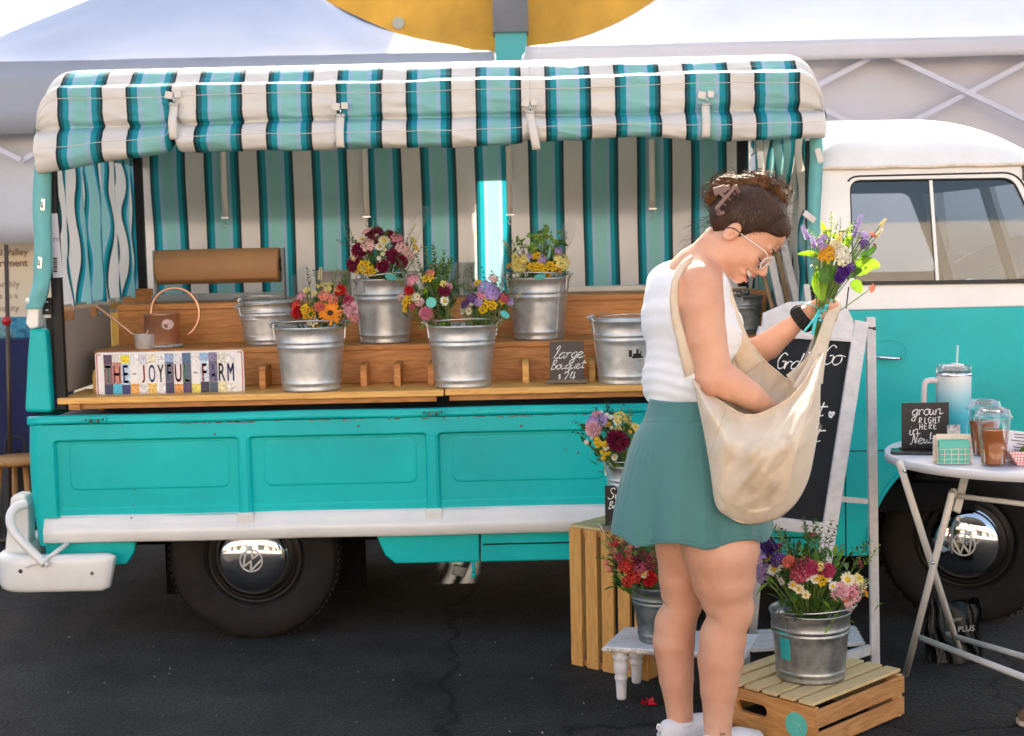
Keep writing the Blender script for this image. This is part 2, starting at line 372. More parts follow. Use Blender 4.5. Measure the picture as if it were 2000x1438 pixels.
GREYC = M('grey_concrete', (.20, .19, .19), .7, nz=(3, .15))

def tent(name, label, x0, x1, y0, y1, ze, zp, roofmat, wallmat, walls, truss=True, drop=.24):
    cx, cy = (x0 + x1) / 2, (y0 + y1) / 2
    t = thing(name, label, 'tent', (cx, cy, 0))
    b = MB(); ap = Vector((cx, cy, zp))
    cs = [Vector((x0, y0, ze)), Vector((x1, y0, ze)), Vector((x1, y1, ze)), Vector((x0, y1, ze))]
    for i in range(4):
        a, c = cs[i], cs[(i + 1) % 4]
        def fn(u, v, a=a, c=c):
            e = a.lerp(c, u); p = e.lerp(ap, v)
            # concave tensioned fabric
            z = ze + (zp - ze) * (v ** 1.55)
            sag = -.035 * math.sin(math.pi * u) * (1 - v)
            return Vector((p.x, p.y, z + .05 * mnoise.noise(Vector((u * 5, v * 3, i))) * (1 - v) * min(1, v * 8) + .02 * mnoise.noise(Vector((u * 16, v * 6, i + 5))) * (1 - v) * min(1, v * 8)))
        b.grid(fn, 24, 16)
    b.build('roof', roofmat, t, weld=.002)
    v_ = MB()
    for i in range(4):
        a, c = cs[i], cs[(i + 1) % 4]
        out = ((a + c) / 2 - Vector((cx, cy, ze))); out.z = 0; out.normalize()
        def fn(u, v, a=a, c=c, out=out):
            p = a.lerp(c, u); return p + out * (.006 + .010 * math.sin(u * 31)) + Vector((0, 0, -drop * v))
        v_.grid(fn, 40, 3)
    v_.build('valance', wallmat if roofmat is TENTW else VALG, t, solid=.002)
    for i, c in enumerate(cs):
        d = (Vector((cx, cy, 0)) - Vector((c.x, c.y, 0))).normalized() * .06
        q = MB(); q.box((c.x + d.x, c.y + d.y, ze / 2 - .01), (.035, .035, ze - .02)); q.box((c.x + d.x, c.y + d.y, .01), (.09, .09, .012))
        q.build('pole', TFRAME, t)
    if truss:
        q = MB()
        for (a, c) in ((cs[0], cs[1]), (cs[3], cs[2]), (cs[0], cs[3]), (cs[1], cs[2])):
            n = 4; off = Vector((0, 0, -.06)); lo = Vector((0, 0, -.50))
            ctr = Vector((cx, cy, ze)); 
            a2 = a.lerp(ctr, .03); c2 = c.lerp(ctr, .03)
            for k in range(n):
                p, r_ = a2.lerp(c2, k / n), a2.lerp(c2, (k + 1) / n)
                q.bar(p + off, r_ + lo, .014, .026); q.bar(p + lo + Vector((.003, .018, 0)), r_ + off + Vector((.003, .018, 0)), .014, .026)
        q.build('truss', TFRAME, t)
    for (a, c, z0, z1, nm) in walls:
        q = MB()
        def fn(u, v, a=Vector(a), c=Vector(c)):
            p = a.lerp(c, u); nrm = (c - a).cross(Vector((0, 0, 1))).normalized()
            return Vector((p.x, p.y, lerp(z1, z0, v))) + nrm * (.008 * math.sin(u * 17) + .004 * math.sin(u * 41 + v * 2))
        q.grid(fn, 60, 6); q.build('side_wall', wallmat, t, solid=.002)
    return t
YT = 7.45
lt0 = P(-300, 110, YT).x; lt1 = P(962, 110, YT).x; rt0 = P(1027, 100, YT).x; rt1 = rt0 + 3.7
zE = P(700, 106, YT).z
tent('canopy_tent', 'blue grey market tent behind the tail end of the turquoise truck', lt0, lt1, YT, YT + 3.05, zE, zE + 1.02, TENTB, TENTS,
     [((lt0, YT + 3.0, 0), (lt1, YT + 3.0, 0), 1.15, zE, 'w')], True, .37)
tent('canopy_tent', 'white market tent behind the truck cab with crossed roof frame', rt0, rt1, YT, YT + 3.05, zE + .02, zE + 1.32, TENTW, TENTS,
     [((rt0 + .03, YT + .16, 0), (rt1, YT + .16, 0), .9, zE, 'w')], True, .10)
# long white panel hanging at the front of the left tent
wb = MB(); a = P(-160, 244, 7.6); c = P(470, 244, 7.6); lowz = P(30, 474, 7.6).z
def fn(u, v):
    return Vector((lerp(a.x, c.x, u), 7.6 + .012 * math.sin(u * 25), lerp(P(30, 246, 7.6).z, lowz, v)))
wb.grid(fn, 40, 5)
tag(wb.build('hanging_panel', M('white_vinyl', (.66, .66, .70), .5, nz=(2, .05), thin=.2), solid=.003), 'white fabric panel hanging below the blue grey tent edge', 'awning panel')

# ochre building with teal pillar
YB = 13.5
bl = thing('building', 'ochre stucco building with a teal and grey pillar behind the tents', 'building', (0, YB, 0))
xa, xb, xc = P(650, 0, YB).x - 1.2, P(965, 0, YB).x, P(1027, 0, YB).x
q = MB(); q.box(((xb - 3.8) / 2, YB + 2, 3.5), (xb + 3.8, 4, 7.0)); q.build('wall', ORANGE, bl)  # height out of view set to shade the tent roof
q = MB(); q.box(((xc + .82) / 2, YB + 2, 2.3), (.82 - xc, 4, 4.6)); q.box((1.41, YB + 2.01, 3.5), (1.18, 4, 7.0)); q.box((5.2, YB + 2.02, 4.0), (6.4, 4, 8.0)); q.build('wall', ORANGE, bl)  # unseen heights stepped to shade the tents and let a sun strip through
zc = P(995, 72, YB).z
q = MB(); q.box(((xb + xc) / 2, YB + .0, zc / 2), (xc - xb - .004, .5, zc)); q.build('pillar', TEALC, bl)
q = MB(); q.box(((xb + xc) / 2 , YB - .03, zc + .5), (xc - xb + .03, .5, .996)); q.build('pillar_cap', GREYC, bl)
q = MB(); p = P(778, 45, YB - .03); q.prism([Vector((.055 * math.cos(k * .314), 0, .055 * math.sin(k * .314))) for k in range(20)], p, p + Vector((0, .05, 0))); q.build('wall_vent', M('pale_vent', (.5, .48, .38), .5), bl)

# tree behind left
def tree(name, label, loc, h, r, seed):
    t = thing(name, label, 'tree', loc); rr = random.Random(seed); b = MB()
    base = Vector(loc); tips = []
    b.tube([base, base + Vector((.05, 0, h * .3)), base + Vector((0, .1, h * .55))], [.16, .12, .08], 8)
    for k in range(9):
        a = k * 2.4; s = base + Vector((0, .05, h * (.3 + .025 * k))); e = s + Vector((math.cos(a) * r * .7, math.sin(a) * r * .7, h * (.15 + .25 * rr.random())))
        b.tube([s, s.lerp(e, .5) + Vector((0, 0, .1)), e], [.06, .04, .015], 6); tips += [e, s.lerp(e, .6)]
    b.build('trunk', M('bark', (.09, .06, .04), .9), t)
    c = MB()
    for k in range(5200):
        tp = rr.choice(tips); d = Vector((rr.gauss(0, 1), rr.gauss(0, 1), rr.gauss(0, .8))).normalized() * (r * .42 * rr.random() ** .5)
        p = tp + d; n = Vector((rr.uniform(-1, 1), rr.uniform(-1, 1), rr.uniform(-.3, 1))).normalized(); x = n.orthogonal().normalized(); y = n.cross(x); s = rr.uniform(.05, .1)
        c.add([p - x * s, p - y * s * .5, p + x * s, p + y * s * .5], [(0, 1, 2, 3)])
    c.build('crown', M('tree_leaf', (.07, .15, .02), .6, nz=(2, .5), thin=.35), t)
tl = P(-10, 480, 16)
tree('tree', 'green leafy tree rising behind the left tent', (tl.x - 1.2, 16, 0), 3.6, 1.5, 3)

# left background: banner, table with navy cloth, stand pole, dark bag, stool
TXT = {}
def text_mb(txt, size, mi=0, font_x=1.0):
    cu = bpy.data.curves.new('t', 'FONT'); cu.body = txt; cu.size = size; cu.resolution_u = 3; cu.fill_mode = 'FRONT'
    o = bpy.data.objects.new('t', cu); COL.objects.link(o); bpy.context.view_layer.update()
    me = bpy.data.meshes.new_from_object(o.evaluated_get(bpy.context.evaluated_depsgraph_get()))
    vs = [(v.co.x * font_x, v.co.y) for v in me.vertices]; fs = [tuple(p.vertices) for p in me.polygons]
    bpy.data.objects.remove(o); return vs, fs
def put_text(mb, txt, size, origin, xa=(1, 0, 0), ya=(0, 0, 1), mi=0, fx=1.0, center=False, bold=0):
    vs, fs = text_mb(txt, size, mi, fx); xa = Vector(xa).normalized(); ya = Vector(ya).normalized(); nrm = xa.cross(ya).normalized()
    if center:
        w_ = max(v[0] for v in vs) - min(v[0] for v in vs); mid = (max(v[0] for v in vs) + min(v[0] for v in vs)) / 2
        vs = [(v[0] - mid, v[1]) for v in vs]
    offs = [(0, 0)] if not bold else [(0, 0), (bold, 0), (-bold, 0), (0, bold), (0, -bold)]
    for i, (ox, oy) in enumerate(offs):
        mb.add([Vector(origin) + xa * (v[0] + ox) + ya * (v[1] + oy) + nrm * (.00012 * i) for v in vs], fs, mi)
YP = 7.9
bn = thing('banner', 'cream information banner with brown lettering behind the table at far left', 'banner', P(30, 620, YP))
q = MB(); a = P(-220, 478, YP); c = P(160, 622, YP); q.box(((a.x + c.x) / 2, YP, (a.z + c.z) / 2 + .01), (c.x - a.x, .012, a.z - c.z)); q.build('panel', M('cream_vinyl', (.74, .62, .46), .6, nz=(3, .04)), bn)
q = MB(); BR = M('banner_brown_ink', (.18, .08, .05), .6)
put_text(q, 'rural Valley', .052, P(-30, 500, YP - .0075), bold=.001); put_text(q, 'Department', .056, P(-44, 522, YP - .0075), bold=.0015)
put_text(q, 'monthly', .05, P(-20, 562, YP - .0075)); put_text(q, 'come to a', .045, P(-30, 584, YP - .0075)); put_text(q, 'community', .05, P(-42, 609, YP - .0075))
q.build('lettering', BR, bn)
tb = thing('table', 'folding table under a navy cloth behind the tail of the truck', 'table', P(20, 900, 7.3))
p0 = P(-260, 645, 7.3); p1 = P(75, 640, 7.3); zt = P(30, 663, 7.3).z
q = MB()
def fn(u, v):
    per = [(p0.x, 7.25), (p1.x, 7.25), (p1.x, 7.85), (p0.x, 7.85)]
    s = u * 4; i = int(s) % 4; f = s - int(s); A = per[i]; B = per[(i + 1) % 4]
    x, y = lerp(A[0], B[0], f), lerp(A[1], B[1], f)
    k = .018 * math.sin(u * 150) * v; return Vector((x + k, y + k, lerp(zt, .12, v)))
q.grid(fn, 160, 4, wrapu=True); q.add([(p0.x, 7.25, zt), (p1.x, 7.25, zt), (p1.x, 7.85, zt), (p0.x, 7.85, zt)], [(0, 1, 2, 3)])
q.build('cloth', M('navy_cloth', (.010, .014, .075), .8, nz=(10, .2)), tb)
q = MB()
for x in (p0.x + .06, p1.x - .06):
    for y in (7.32, 7.78): q.tube([(x, y, 0), (x, y, zt - .01)], .014)
q.build('leg', TFRAME, tb)
for k, (px_, col, lab) in enumerate(((45, (.10, .42, .75), 'blue printed leaflets heaped on the navy table'), (70, (.75, .3, .3), 'red and white leaflets beside the blue ones on the navy table'), (20, (.3, .6, .85), 'pale blue leaflets at the left of the navy table'))):
    q = MB(); p = P(px_, 655, 7.4)
    for j in range(5):
        rz = Matrix.Rotation(rnd.uniform(-.4, .4), 3, 'Z') @ Matrix.Rotation(R(-55 + 8 * j), 3, 'X')
        q.box((p.x + rnd.uniform(-.02, .02), 7.4 + .04 * j, zt + .055 + .003 * j), (.10, .14, .003), rz, j % 2)
    tag(q.build('leaflet_stack', [M('leaf%d' % k, col, .5, nz=(30, .6)), M('leafw%d' % k, (.6, .7, .78), .5, nz=(40, .3))]), lab, 'leaflets')
pt = thing('pole_stand', 'slim dark metal pole with red knob standing at far left', 'pole', P(14, 905, 6.9))
q = MB(); a = P(12, 478, 6.9); c = P(14, 890, 6.9); q.tube([(a.x, 6.9, a.z), (c.x, 6.9, .01)], .011); q.tube([(a.x - .18, 6.9, .012), (a.x + .2, 6.9, .012)], .012); q.build('post', M('brown_metal', (.10, .07, .05), .4, .6), pt)
q = MB(); q.ball(P(13, 627, 6.9), .024); q.build('knob', M('red_knob', (.5, .01, .02), .35), pt)
q = MB(); p = P(30, 880, 7.0)
def fn(u, v):
    a = u * 2 * math.pi; rr_ = .085 * (1 + .12 * math.sin(3 * a + v * 5)) * (1 - .25 * v ** 3)
    return Vector((p.x + rr_ * math.cos(a), 7.0 + rr_ * math.sin(a), .01 + v * .42 + .01 * math.sin(5 * a)))
q.grid(fn, 24, 10, wrapu=True); q.tube(catmull([(p.x - .05, 7.0, .40), (p.x - .04, 7.0, .5), (p.x + .04, 7.0, .5), (p.x + .05, 7.0, .40)]), .008, 6)
tag(q.build('backpack', M('black_nylon', (.015, .016, .02), .6, nz=(12, .4), bump=(12, .8))), 'black soft bag standing on the asphalt behind the truck tail', 'bag')
st = thing('stool', 'small wooden stool with a tan leg behind the truck tail', 'stool', P(50, 940, 6.7))
s0 = P(26, 800, 6.7); W2 = wood('stool_wood', (.5, .25, .08), (.35, .16, .05), 'z')
q = MB(); q.lathe([(0, 0), (.15, 0), (.155, .01), (.155, .025), (.0, .03)], (s0.x, 6.75, .42), 20); q.build('seat', W2, st)
for k in range(4):
    a = k * math.pi / 2 + .6; q = MB(); q.tube([(s0.x + .09 * math.cos(a), 6.75 + .09 * math.sin(a), .42), (s0.x + .15 * math.cos(a), 6.75 + .15 * math.sin(a), 0)], .014); q.build('leg', W2, st)

# across the street, behind the camera: seen in the chrome, with paving added for fill light
ft = tent('canopy_tent', 'white market tent across the street facing the truck side', -4.6, -1.5, -11, -8, 2.3, 3.3, TENTW, TENTS, [])
fb = thing('building', 'pale stucco shopfront across the street from the truck', 'building', (0, -13, 0))
q = MB(); q.add([(-30, -12.8, .006), (30, -12.8, .006), (30, -.6, .006), (-30, -.6, .006)], [(0, 1, 2, 3)]); tag(q.build('fill_pavement', M('bounce_paving', (.52, .47, .41), .8, nz=(2, .15))), kind='structure')  # pale plane added out of view to bounce sun as front fill
q = MB(); q.box((0, -15, 3.2), (46, 4, 6.4)); q.build('wall', M('pale_stucco', (.66, .60, .52), .8, nz=(1, .1)), fb)
for k in range(7):
    q = MB(); q.box((-15 + 5 * k, -12.98, 1.5), (3.0, .06, 2.2)); q.build('window', M('shop_glass', (.03, .05, .06), .1), fb)
q = MB(); q.box((0, -12.3, 3.0), (42, 1.4, .12)); q.build('awning', M('shop_awning', (.45, .12, .06), .7), fb)
# ================================================================== PICKUP TRUCK
Y0 = 5.0; YC = 5.72; YF = 6.44
truck = thing('pickup_truck', 'turquoise and white vintage pickup truck serving as a flower stall', 'truck', (0, YC, 0))
xg0 = P(82, 900, Y0).x; xg1 = P(1612, 900, Y0).x
Z = lambda y, px=300, Y=Y0: P(px, y, Y).z
zr_t, zr_b, zg_b, zw_b = Z(809), Z(827), Z(1006), Z(1057)
X = lambda px, Y=Y0, y=900: P(px, y, Y).x
# side gate as a pressed sheet
rec = [(X(106), X(466)), (X(487), X(834)), (X(856), X(1202)), (X(1224), X(1590))]
zrt, zrb = Z(858), Z(990); zi_t, zi_b = Z(864), Z(957)
def sdrr(x, z, x0, x1, z0, z1, r):
    dx = abs(x - (x0 + x1) / 2) - ((x1 - x0) / 2 - r); dz = abs(z - (z0 + z1) / 2) - ((z1 - z0) / 2 - r)
    return math.hypot(max(dx, 0), max(dz, 0)) + min(max(dx, dz), 0) - r
def gate_depth(x, z):
    d = 0
    for a, c in rec:
        if a - .03 < x < c + .03:
            s = sdrr(x, z, a, c, zrb - .035, zrt, .014); d += .022 * sstep(.002, -.007, s)
            if z < zrb: d -= .005 * sstep(.004, -.004, z - zrb) * sstep(.003, -.009, s)
            s2 = sdrr(x, z, a + .047, c - .036, zi_b, zi_t, .03); d -= .0042 * sstep(.0022, -.0022, s2); d += .002 * math.exp(-(s2 / .004) ** 2)
    d += .0015 * (mnoise.noise(Vector((x * 2.2, z * 3, 1))))
    return d
q = MB(); NX, NZ = 820, 124
q.grid(lambda u, v: Vector((lerp(xg0, xg1, u), Y0 + gate_depth(lerp(xg0, xg1, u), lerp(zg_b - .004, zr_b, v)), lerp(zg_b - .004, zr_b, v))), NX, NZ)
q.box(((xg0 + xg1) / 2, Y0 + .035, (zg_b + zr_b) / 2), (xg1 - xg0, .028, zr_b - zg_b))
sg = q.build('side_gate', TEAL, truck)
def extr(prof, x0, x1, mi=0, n=40):
    """prof (y,z) list swept along x with slight unevenness"""
    b = MB(); b.grid(lambda u, v: Vector((lerp(x0, x1, u), prof[int(round(v * (len(prof) - 1)))][0] + .0012 * math.sin(u * 37), prof[int(round(v * (len(prof) - 1)))][1] + .0012 * math.sin(u * 23))), n, len(prof) - 1)
    for xx in (x0, x1): b.add([(xx, p[0], p[1]) for p in prof], [tuple(range(len(prof)))])
    return b
zt_, zb_ = zr_t, zr_b
prof = [(Y0 + .05, zt_ - .004), (Y0 + .02, zt_), (Y0 + .003, zt_ - .002), (Y0 - .003, zt_ - .006), (Y0 + .001, zt_ - .011), (Y0 - .002, zt_ - .016), (Y0 - .003, zb_ + .006), (Y0 + .004, zb_ + .001), (Y0 + .05, zb_ + .001)]
extr(prof, xg0 - .045, xg1).build('top_rail', TEAL, truck)
zw = zg_b
prof = [(Y0 + .05, zw + .001), (Y0 + .012, zw + .001), (Y0 + .004, zw - .006), (Y0 - .006, zw - .022), (Y0 - .007, zw - .032), (Y0 - .016, zw - .038), (Y0 - .018, zw - .06), (Y0 - .016, zw_b + .006), (Y0 - .008, zw_b), (Y0 + .06, zw_b)]
extr(prof, xg0 - .003, xg1 + .02).build('lower_rail', WHITEP, truck)
for a, c in zip([X(466), X(834), X(1202)], [X(487), X(856), X(1224)]):
    q = MB(); q.box(((a + c) / 2, Y0 + .002, (zrt + zg_b) / 2 - .006), (c - a - .012, .012, zrt - zg_b + .006)); q.build('gate_rib', TEAL, truck, bevel=.004)
    q = MB(); q.box(((a + c) / 2, Y0 - .004, zw - .02), (c - a + .02, .016, .045)); q.build('rail_bracket', WHITEP, truck, bevel=.005)
GRIME = M('rusty_steel', (.10, .10, .085), .5, .6, nz=(60, .6))
for px in (184, 845):
    p = P(px, 806 if px < 500 else 803, Y0 - .006); q = MB()
    p.z = (zr_t + zr_b) / 2 + .003
    for s in (-1, 1):
        q.tube([(p.x + s * .030, p.y - .002, p.z), (p.x + s * .030, p.y + .012, p.z)], .013, 14)
        q.ball((p.x + s * .030, p.y - .003, p.z), (.005, .003, .005), mi=1)
    q.box((p.x, p.y - .004, p.z + .006), (.06, .006, .010)); q.box((p.x - .012, p.y - .003, p.z - .006), (.006, .008, .018), None, 1); q.box((p.x + .012, p.y - .003, p.z - .006), (.006, .008, .018), None, 1)
    q.build('gate_latch', [TEAL, GRIME], truck, bevel=.001)
# paint chips along the seam
q = MB(); cr_ = random.Random(5)
for k in range(70):
    px = cr_.choice([cr_.uniform(330, 520), cr_.uniform(600, 1250), cr_.uniform(140, 1250)]); p = Vector((X(px), Y0 - .0008, zr_b - .002 + cr_.uniform(-.003, .002)))
    L_ = cr_.uniform(.003, .022); q.box(p, (L_, .0014, cr_.uniform(.002, .005)))
for (px, y) in ((260, 958), (257, 990), (259, 1010), (420, 848), (1105, 880), (1130, 886), (1018, 832), (700, 832)):
    p = P(px, y, Y0); p.y = Y0 + gate_depth(p.x, p.z) - .0006 if p.z > zg_b else Y0 - .0185
    q.ball(p, (cr_.uniform(.003, .008), .0010, cr_.uniform(.002, .0045)), 7, 4)
q.build('paint_chips', M('chip_rust', (.16, .12, .09), .8, nz=(80, .5)), truck)
# tail corner
xt = xg0 - .04
q = MB()
def fn(u, v):
    z = lerp(zw_b - .01, zr_t - .006, v); a = u * math.pi / 2
    off = .0 + .012 * math.sin(math.pi * v) - .012 * (1 - v) ** 2
    return Vector((xg0 + .002 - (.052 + off) * math.sin(a) , Y0 + .055 - .052 * math.cos(a), z))
q.grid(fn, 10, 14)
q.grid(lambda u, v: Vector((xg0 - .050 - .012 * math.sin(math.pi * v) + .012 * (1 - v) ** 2, lerp(Y0 + .055, YF - .05, u), lerp(zw_b - .01, zr_t - .006, v))), 6, 14)
q.build('tail_corner', TEAL, truck)
# tall corner gusset
q = MB(); ga = [P(*a_, Y0 + .03) for a_ in ((52, 804), (104, 804), (98, 700), (93, 642), (62, 640), (57, 700))]
q.prism([Vector((p.x, 0, p.z)) for p in ga], (0, Y0 + .005, 0), (0, Y0 + .06, 0)); q.build('corner_upright', TEAL, truck, bevel=.012)
q = MB(); ga = [P(*a_, Y0) for a_ in ((51, 632), (60, 585), (74, 573), (78, 600), (76, 640), (60, 643))]
q.prism([Vector((p.x, 0, p.z)) for p in ga], (0, Y0 - .01, 0), (0, Y0 + .05, 0)); q.ball(P(56, 588, Y0 - .01), .012); q.build('corner_bracket', WHITEP, truck, bevel=.006)
# skirts under the rail
def skirt(pts, Yf, name='skirt_panel', mat=TEAL, th=.03):
    q = MB(); q.prism([Vector((P(a_, b_, Yf).x, 0, P(a_, b_, Yf).z)) for a_, b_ in pts], (0, Yf, 0), (0, Yf + th, 0)); return q.build(name, mat, truck, bevel=.006)
skirt([(84, 1050), (266, 1050), (262, 1078), (248, 1102), (225, 1104), (90, 1085)], Y0 + .02)
skirt([(732, 1040), (936, 1036), (936, 1098), (772, 1101), (752, 1085)], Y0 + .02)
skirt([(939, 1036), (1690, 1010), (1690, 1082), (1500, 1086), (939, 1098)], Y0 + .02)
q = MB(); q.box(((X(939) + X(1690)) / 2, Y0 + .018, Z(1062, 1100)), (X(1690) - X(939), .006, .004)); q.build('skirt_seam', DARKU, truck)
q = MB(); p = P(925, 1112, Y0 + .03); q.tube([p + Vector((0, 0, .03)), p + Vector((0, 0, -.02))], .006); q.ball(p + Vector((0, 0, -.022)), .009); q.build('drain_plug', TEAL, truck)
# added block standing in for the bright patch of light under the truck
q = MB(); p = P(897, 1115, 5.3); q.box(p, (.05, .02, .04), Matrix.Rotation(.3, 3, 'Y')); q.build('light_patch_block', ZINCD, truck, bevel=.004)
# underside
q = MB(); q.box((0, YC, .47), (3.3, 1.36, .10)); q.box((-.25, YC - .35, .36), (2.9, .08, .12)); q.box((-.25, YC + .35, .36), (2.9, .08, .12)); q.box((-1.0, YC, .30), (.5, .5, .26)); q.box((.5, YC + .2, .32), (.8, .6, .2))
q.tube([(X(500, 5.2), 5.2, .30), (X(500, 5.2), 6.25, .30)], .04); q.tube([(1.68, 5.2, .28), (1.68, 6.25, .28)], .035)
q.build('chassis', DARKU, truck)
# bed floor and far gate
q = MB(); q.box(((xg0 + xg1) / 2, (Y0 + .05 + YF) / 2, .80), (xg1 - xg0, YF - Y0 - .1, .03)); q.build('bed_floor', M('bed_floor', (.03, .03, .03), .7), truck)
q = MB(); q.box(((xg0 + xg1) / 2, YF - .02, .78), (xg1 - xg0, .03, .36)); q.build('far_gate', TEAL, truck, bevel=.005)
q = MB(); q.box((xg1 - .005, YC, .95), (.03, 1.36, .50)); q.build('headboard', TEAL, truck, bevel=.005)

# wheels
def wheel(c, steer=0, px_=0):
    wr = bpy.data.objects.new('wheel', None)
    Rt = .307; b = MB(); w_ = .082
    prof = [(.185, -.062), (.20, -.070), (.225, -.080), (.255, -.083), (.28, -.078), (.293, -.070), (.296, -.066), (.2965, -.062), (.301, -.058), (Rt, -.035), (Rt + .002, 0), (Rt, .035), (.301, .058), (.28, .078), (.25, .083), (.20, .07), (.185, .06)]
    b.lathe(prof, (0, 0, 0), 72, axis='y')
    for k in range(72):
        a = 2 * math.pi * k / 72
        for yy in (-.048, -.016, .016, .048):
            rot = Matrix.Rotation(-a + (.3 if yy > 0 else -.3) * 0, 3, 'Y'); b.box((math.cos(a) * (Rt), yy, math.sin(a) * (Rt)), (.006, .022, .014), rot)
    flat = -c.z + .004
    for v in b.v:
        if v.z < flat: v.z = flat
    t1 = b.build('tyre', RUBBER)
    b = MB(); b.lathe([(.196, -.068), (.192, -.060), (.180, -.055), (.172, -.036), (.165, -.030), (.155, -.040), (.130, -.050), (.11, -.052), (.0, -.052)], (0, 0, 0), 56, axis='y'); b.lathe([(.185, .06), (.1, .03), (0, .03)], (0, 0, 0), 40, axis='y')
    b.lathe([(.148, -.0465), (.146, -.049), (.150, -.049)], (0, 0, 0), 56, axis='y')
    t2 = b.build('rim', M('rim_black', (.010, .0095, .009), .4, nz=(20, .3), spec=.3))
    b = MB(); pr = [(.128, -.052), (.132, -.062), (.130, -.070)] + [(.124 * math.cos(a), -.072 - .040 * math.sin(a)) for a in [R(x) for x in range(0, 91, 9)]]
    b.lathe(pr, (0, 0, 0), 64, axis='y'); t3 = b.build('hubcap', CHROME)
    b = MB(); yy = -.1135; r_ = .040
    b.lathe([(r_ - .003, yy + .006), (r_ - .0025, yy), (r_ + .0015, yy + .0005), (r_ + .003, yy + .006)], (0, 0, 0), 40, axis='y')
    def seg(x0, z0, x1, z1): b.bar((x0 * r_, yy + .001, z0 * r_), (x1 * r_, yy + .001, z1 * r_), .006, .005, (0, 1, 0))
    seg(-.36, .93, 0, .18); seg(.36, .93, 0, .18)
    seg(-.80, .55, -.38, -.82); seg(-.38, -.82, 0, .0); seg(0, .0, .38, -.82); seg(.38, -.82, .80, .55)
    t4 = b.build('emblem', M('emblem_white', (.55, .53, .50), .35, .3))
    COL.objects.link(wr); wr.parent = truck; wr.location = c - rootloc(truck); wr.rotation_euler = (0, R(px_), R(steer))
    for t in (t1, t2, t3): t.parent = wr
    # sub-part level limit: emblem sits beside the hubcap under the wheel
    t4.parent = wr
    return wr
wc = P(498, 1103, 5.10); wc.y = 5.14; wc.z = .295
wheel(wc, 0, 28)
fw = Vector((P(1893, 1072, 5.1).x, 5.14, .295))
wheel(fw, -22, -10)
for x in (wc.x, fw.x):
    wheel(Vector((x, YF - .14, .295)), 180)
# wheel-arch inner box for rear: black sheet behind
q = MB(); q.box((wc.x, 5.33, .36), (.76, .02, .5)); q.build('mudguard', DARKU, truck)

# bumper
bx = lambda px, y=1100, Y=4.98: P(px, y, Y).x
q = MB(); zc_ = P(120, 1118, 4.97).z
def fn(u, v):
    # path: from the tip on the side round the corner and across the tail
    L1 = .40; s = u * 1.6
    x0 = bx(222)
    if s < .30: cx, cy, nx, ny = x0 - s, 4.965 , 0, -1
    elif s < .30 + .157: a = (s - .30) / .10; cx, cy, nx, ny = x0 - .30 - .10 * math.sin(a), 4.965 + .10 - .10 * math.cos(a), -math.sin(a), -math.cos(a)
    else: cx, cy, nx, ny = x0 - .40, 5.065 + (s - .457), -1, 0
    h = .066 * min(1, (.30 + s * 4)) ; t = v * 2 * math.pi
    tip = sstep(0, .05, s)
    hh = .066 * (.86 + .14 * sstep(0, .02, s))
    ex = abs(math.cos(t)) ** .42 * math.copysign(1, math.cos(t)); ez = abs(math.sin(t)) ** .5 * math.copysign(1, math.sin(t))
    dep = .030 * (.45 + .55 * tip) + .003
    lean = .016 * (1 - sstep(0, .12, s))
    return Vector((cx + nx * dep * ex + lean * ez * .8, cy + ny * dep * ex, zc_ + hh * ez))
q.grid(fn, 60, 20); q.add([fn(0, k / 20) for k in range(20)], [tuple(range(20))]); q.build('bumper', WHITEP, truck)
q = MB(); pts = [P(*a_) for a_ in ((50, 985, 5.02), (30, 992, 4.99), (20, 1012, 4.97), (28, 1040, 4.95), (60, 1075, 4.94), (88, 1102, 4.925))]
q.tube(catmull(pts), .0165, 12); q.tube([P(50, 1109, 4.925), P(90, 1092, 4.925), P(132, 1062, 4.99)], [.003, .007, .009], 8); q.ball(P(92, 1103, 4.912), .009); q.build('bumper_bar', WHITEP, truck)
q = MB(); ga = [P(*a_, 5.05) for a_ in ((24, 972), (32, 964), (52, 966), (57, 985), (60, 1060), (74, 1085), (60, 1132), (16, 1134), (10, 1128), (14, 1060))]
q.prism([Vector((p.x, 0, p.z)) for p in ga], (0, 5.03, 0), (0, 5.11, 0)); q.build('bumper_guard', WHITEP, truck, bevel=.007)
q = MB()
for a_ in ((40, 1116, 4.934), (180, 1120, 4.934)): q.ball(P(*a_), (.008, .004, .008), 10, 6)
q.build('bumper_bolt', GRIME, truck)

# ---------------- cab
zb, zd = P(1700, 606, Y0).z, P(1700, 326, Y0 + .05).z
xr = P(1604, 600, Y0).x; TH = .022
def tumble(o, z0=zb, z1=zd, amt=.065):
    off = rootloc(truck)
    for v in o.data.vertices:
        z = v.co.z + off.z; y = v.co.y + off.y; k = max(0, (z - z0) / (z1 - z0)) * amt
        v.co.y += k if y < YC else -k
def arc_poly(pts, r=.03, n=5):
    out = []; m = len(pts)
    for i in range(m):
        p0, p1, p2 = Vector(pts[i - 1]), Vector(pts[i]), Vector(pts[(i + 1) % m])
        a = (p0 - p1).normalized(); c = (p2 - p1).normalized(); rr = min(r, (p0 - p1).length * .45, (p2 - p1).length * .45)
        s, e = p1 + a * rr, p1 + c * rr
        for k in range(n + 1):
            t = k / n; out.append((1 - t) ** 2 * s + 2 * t * (1 - t) * p1 + t * t * e)
    return out
xa_t, xa_b = P(1996, 330, 5.05).x, P(2080, 606, Y0).x + .02
side_poly = [Vector((xr, 0, zb + .001)), Vector((xa_b + .03, 0, zb + .001)), Vector((xa_t + .03, 0, zd)), Vector((xr, 0, zd))]
W = lambda px, y: Vector((P(px, y, Y0 + .03).x, 0, P(px, y, Y0 + .03).z))
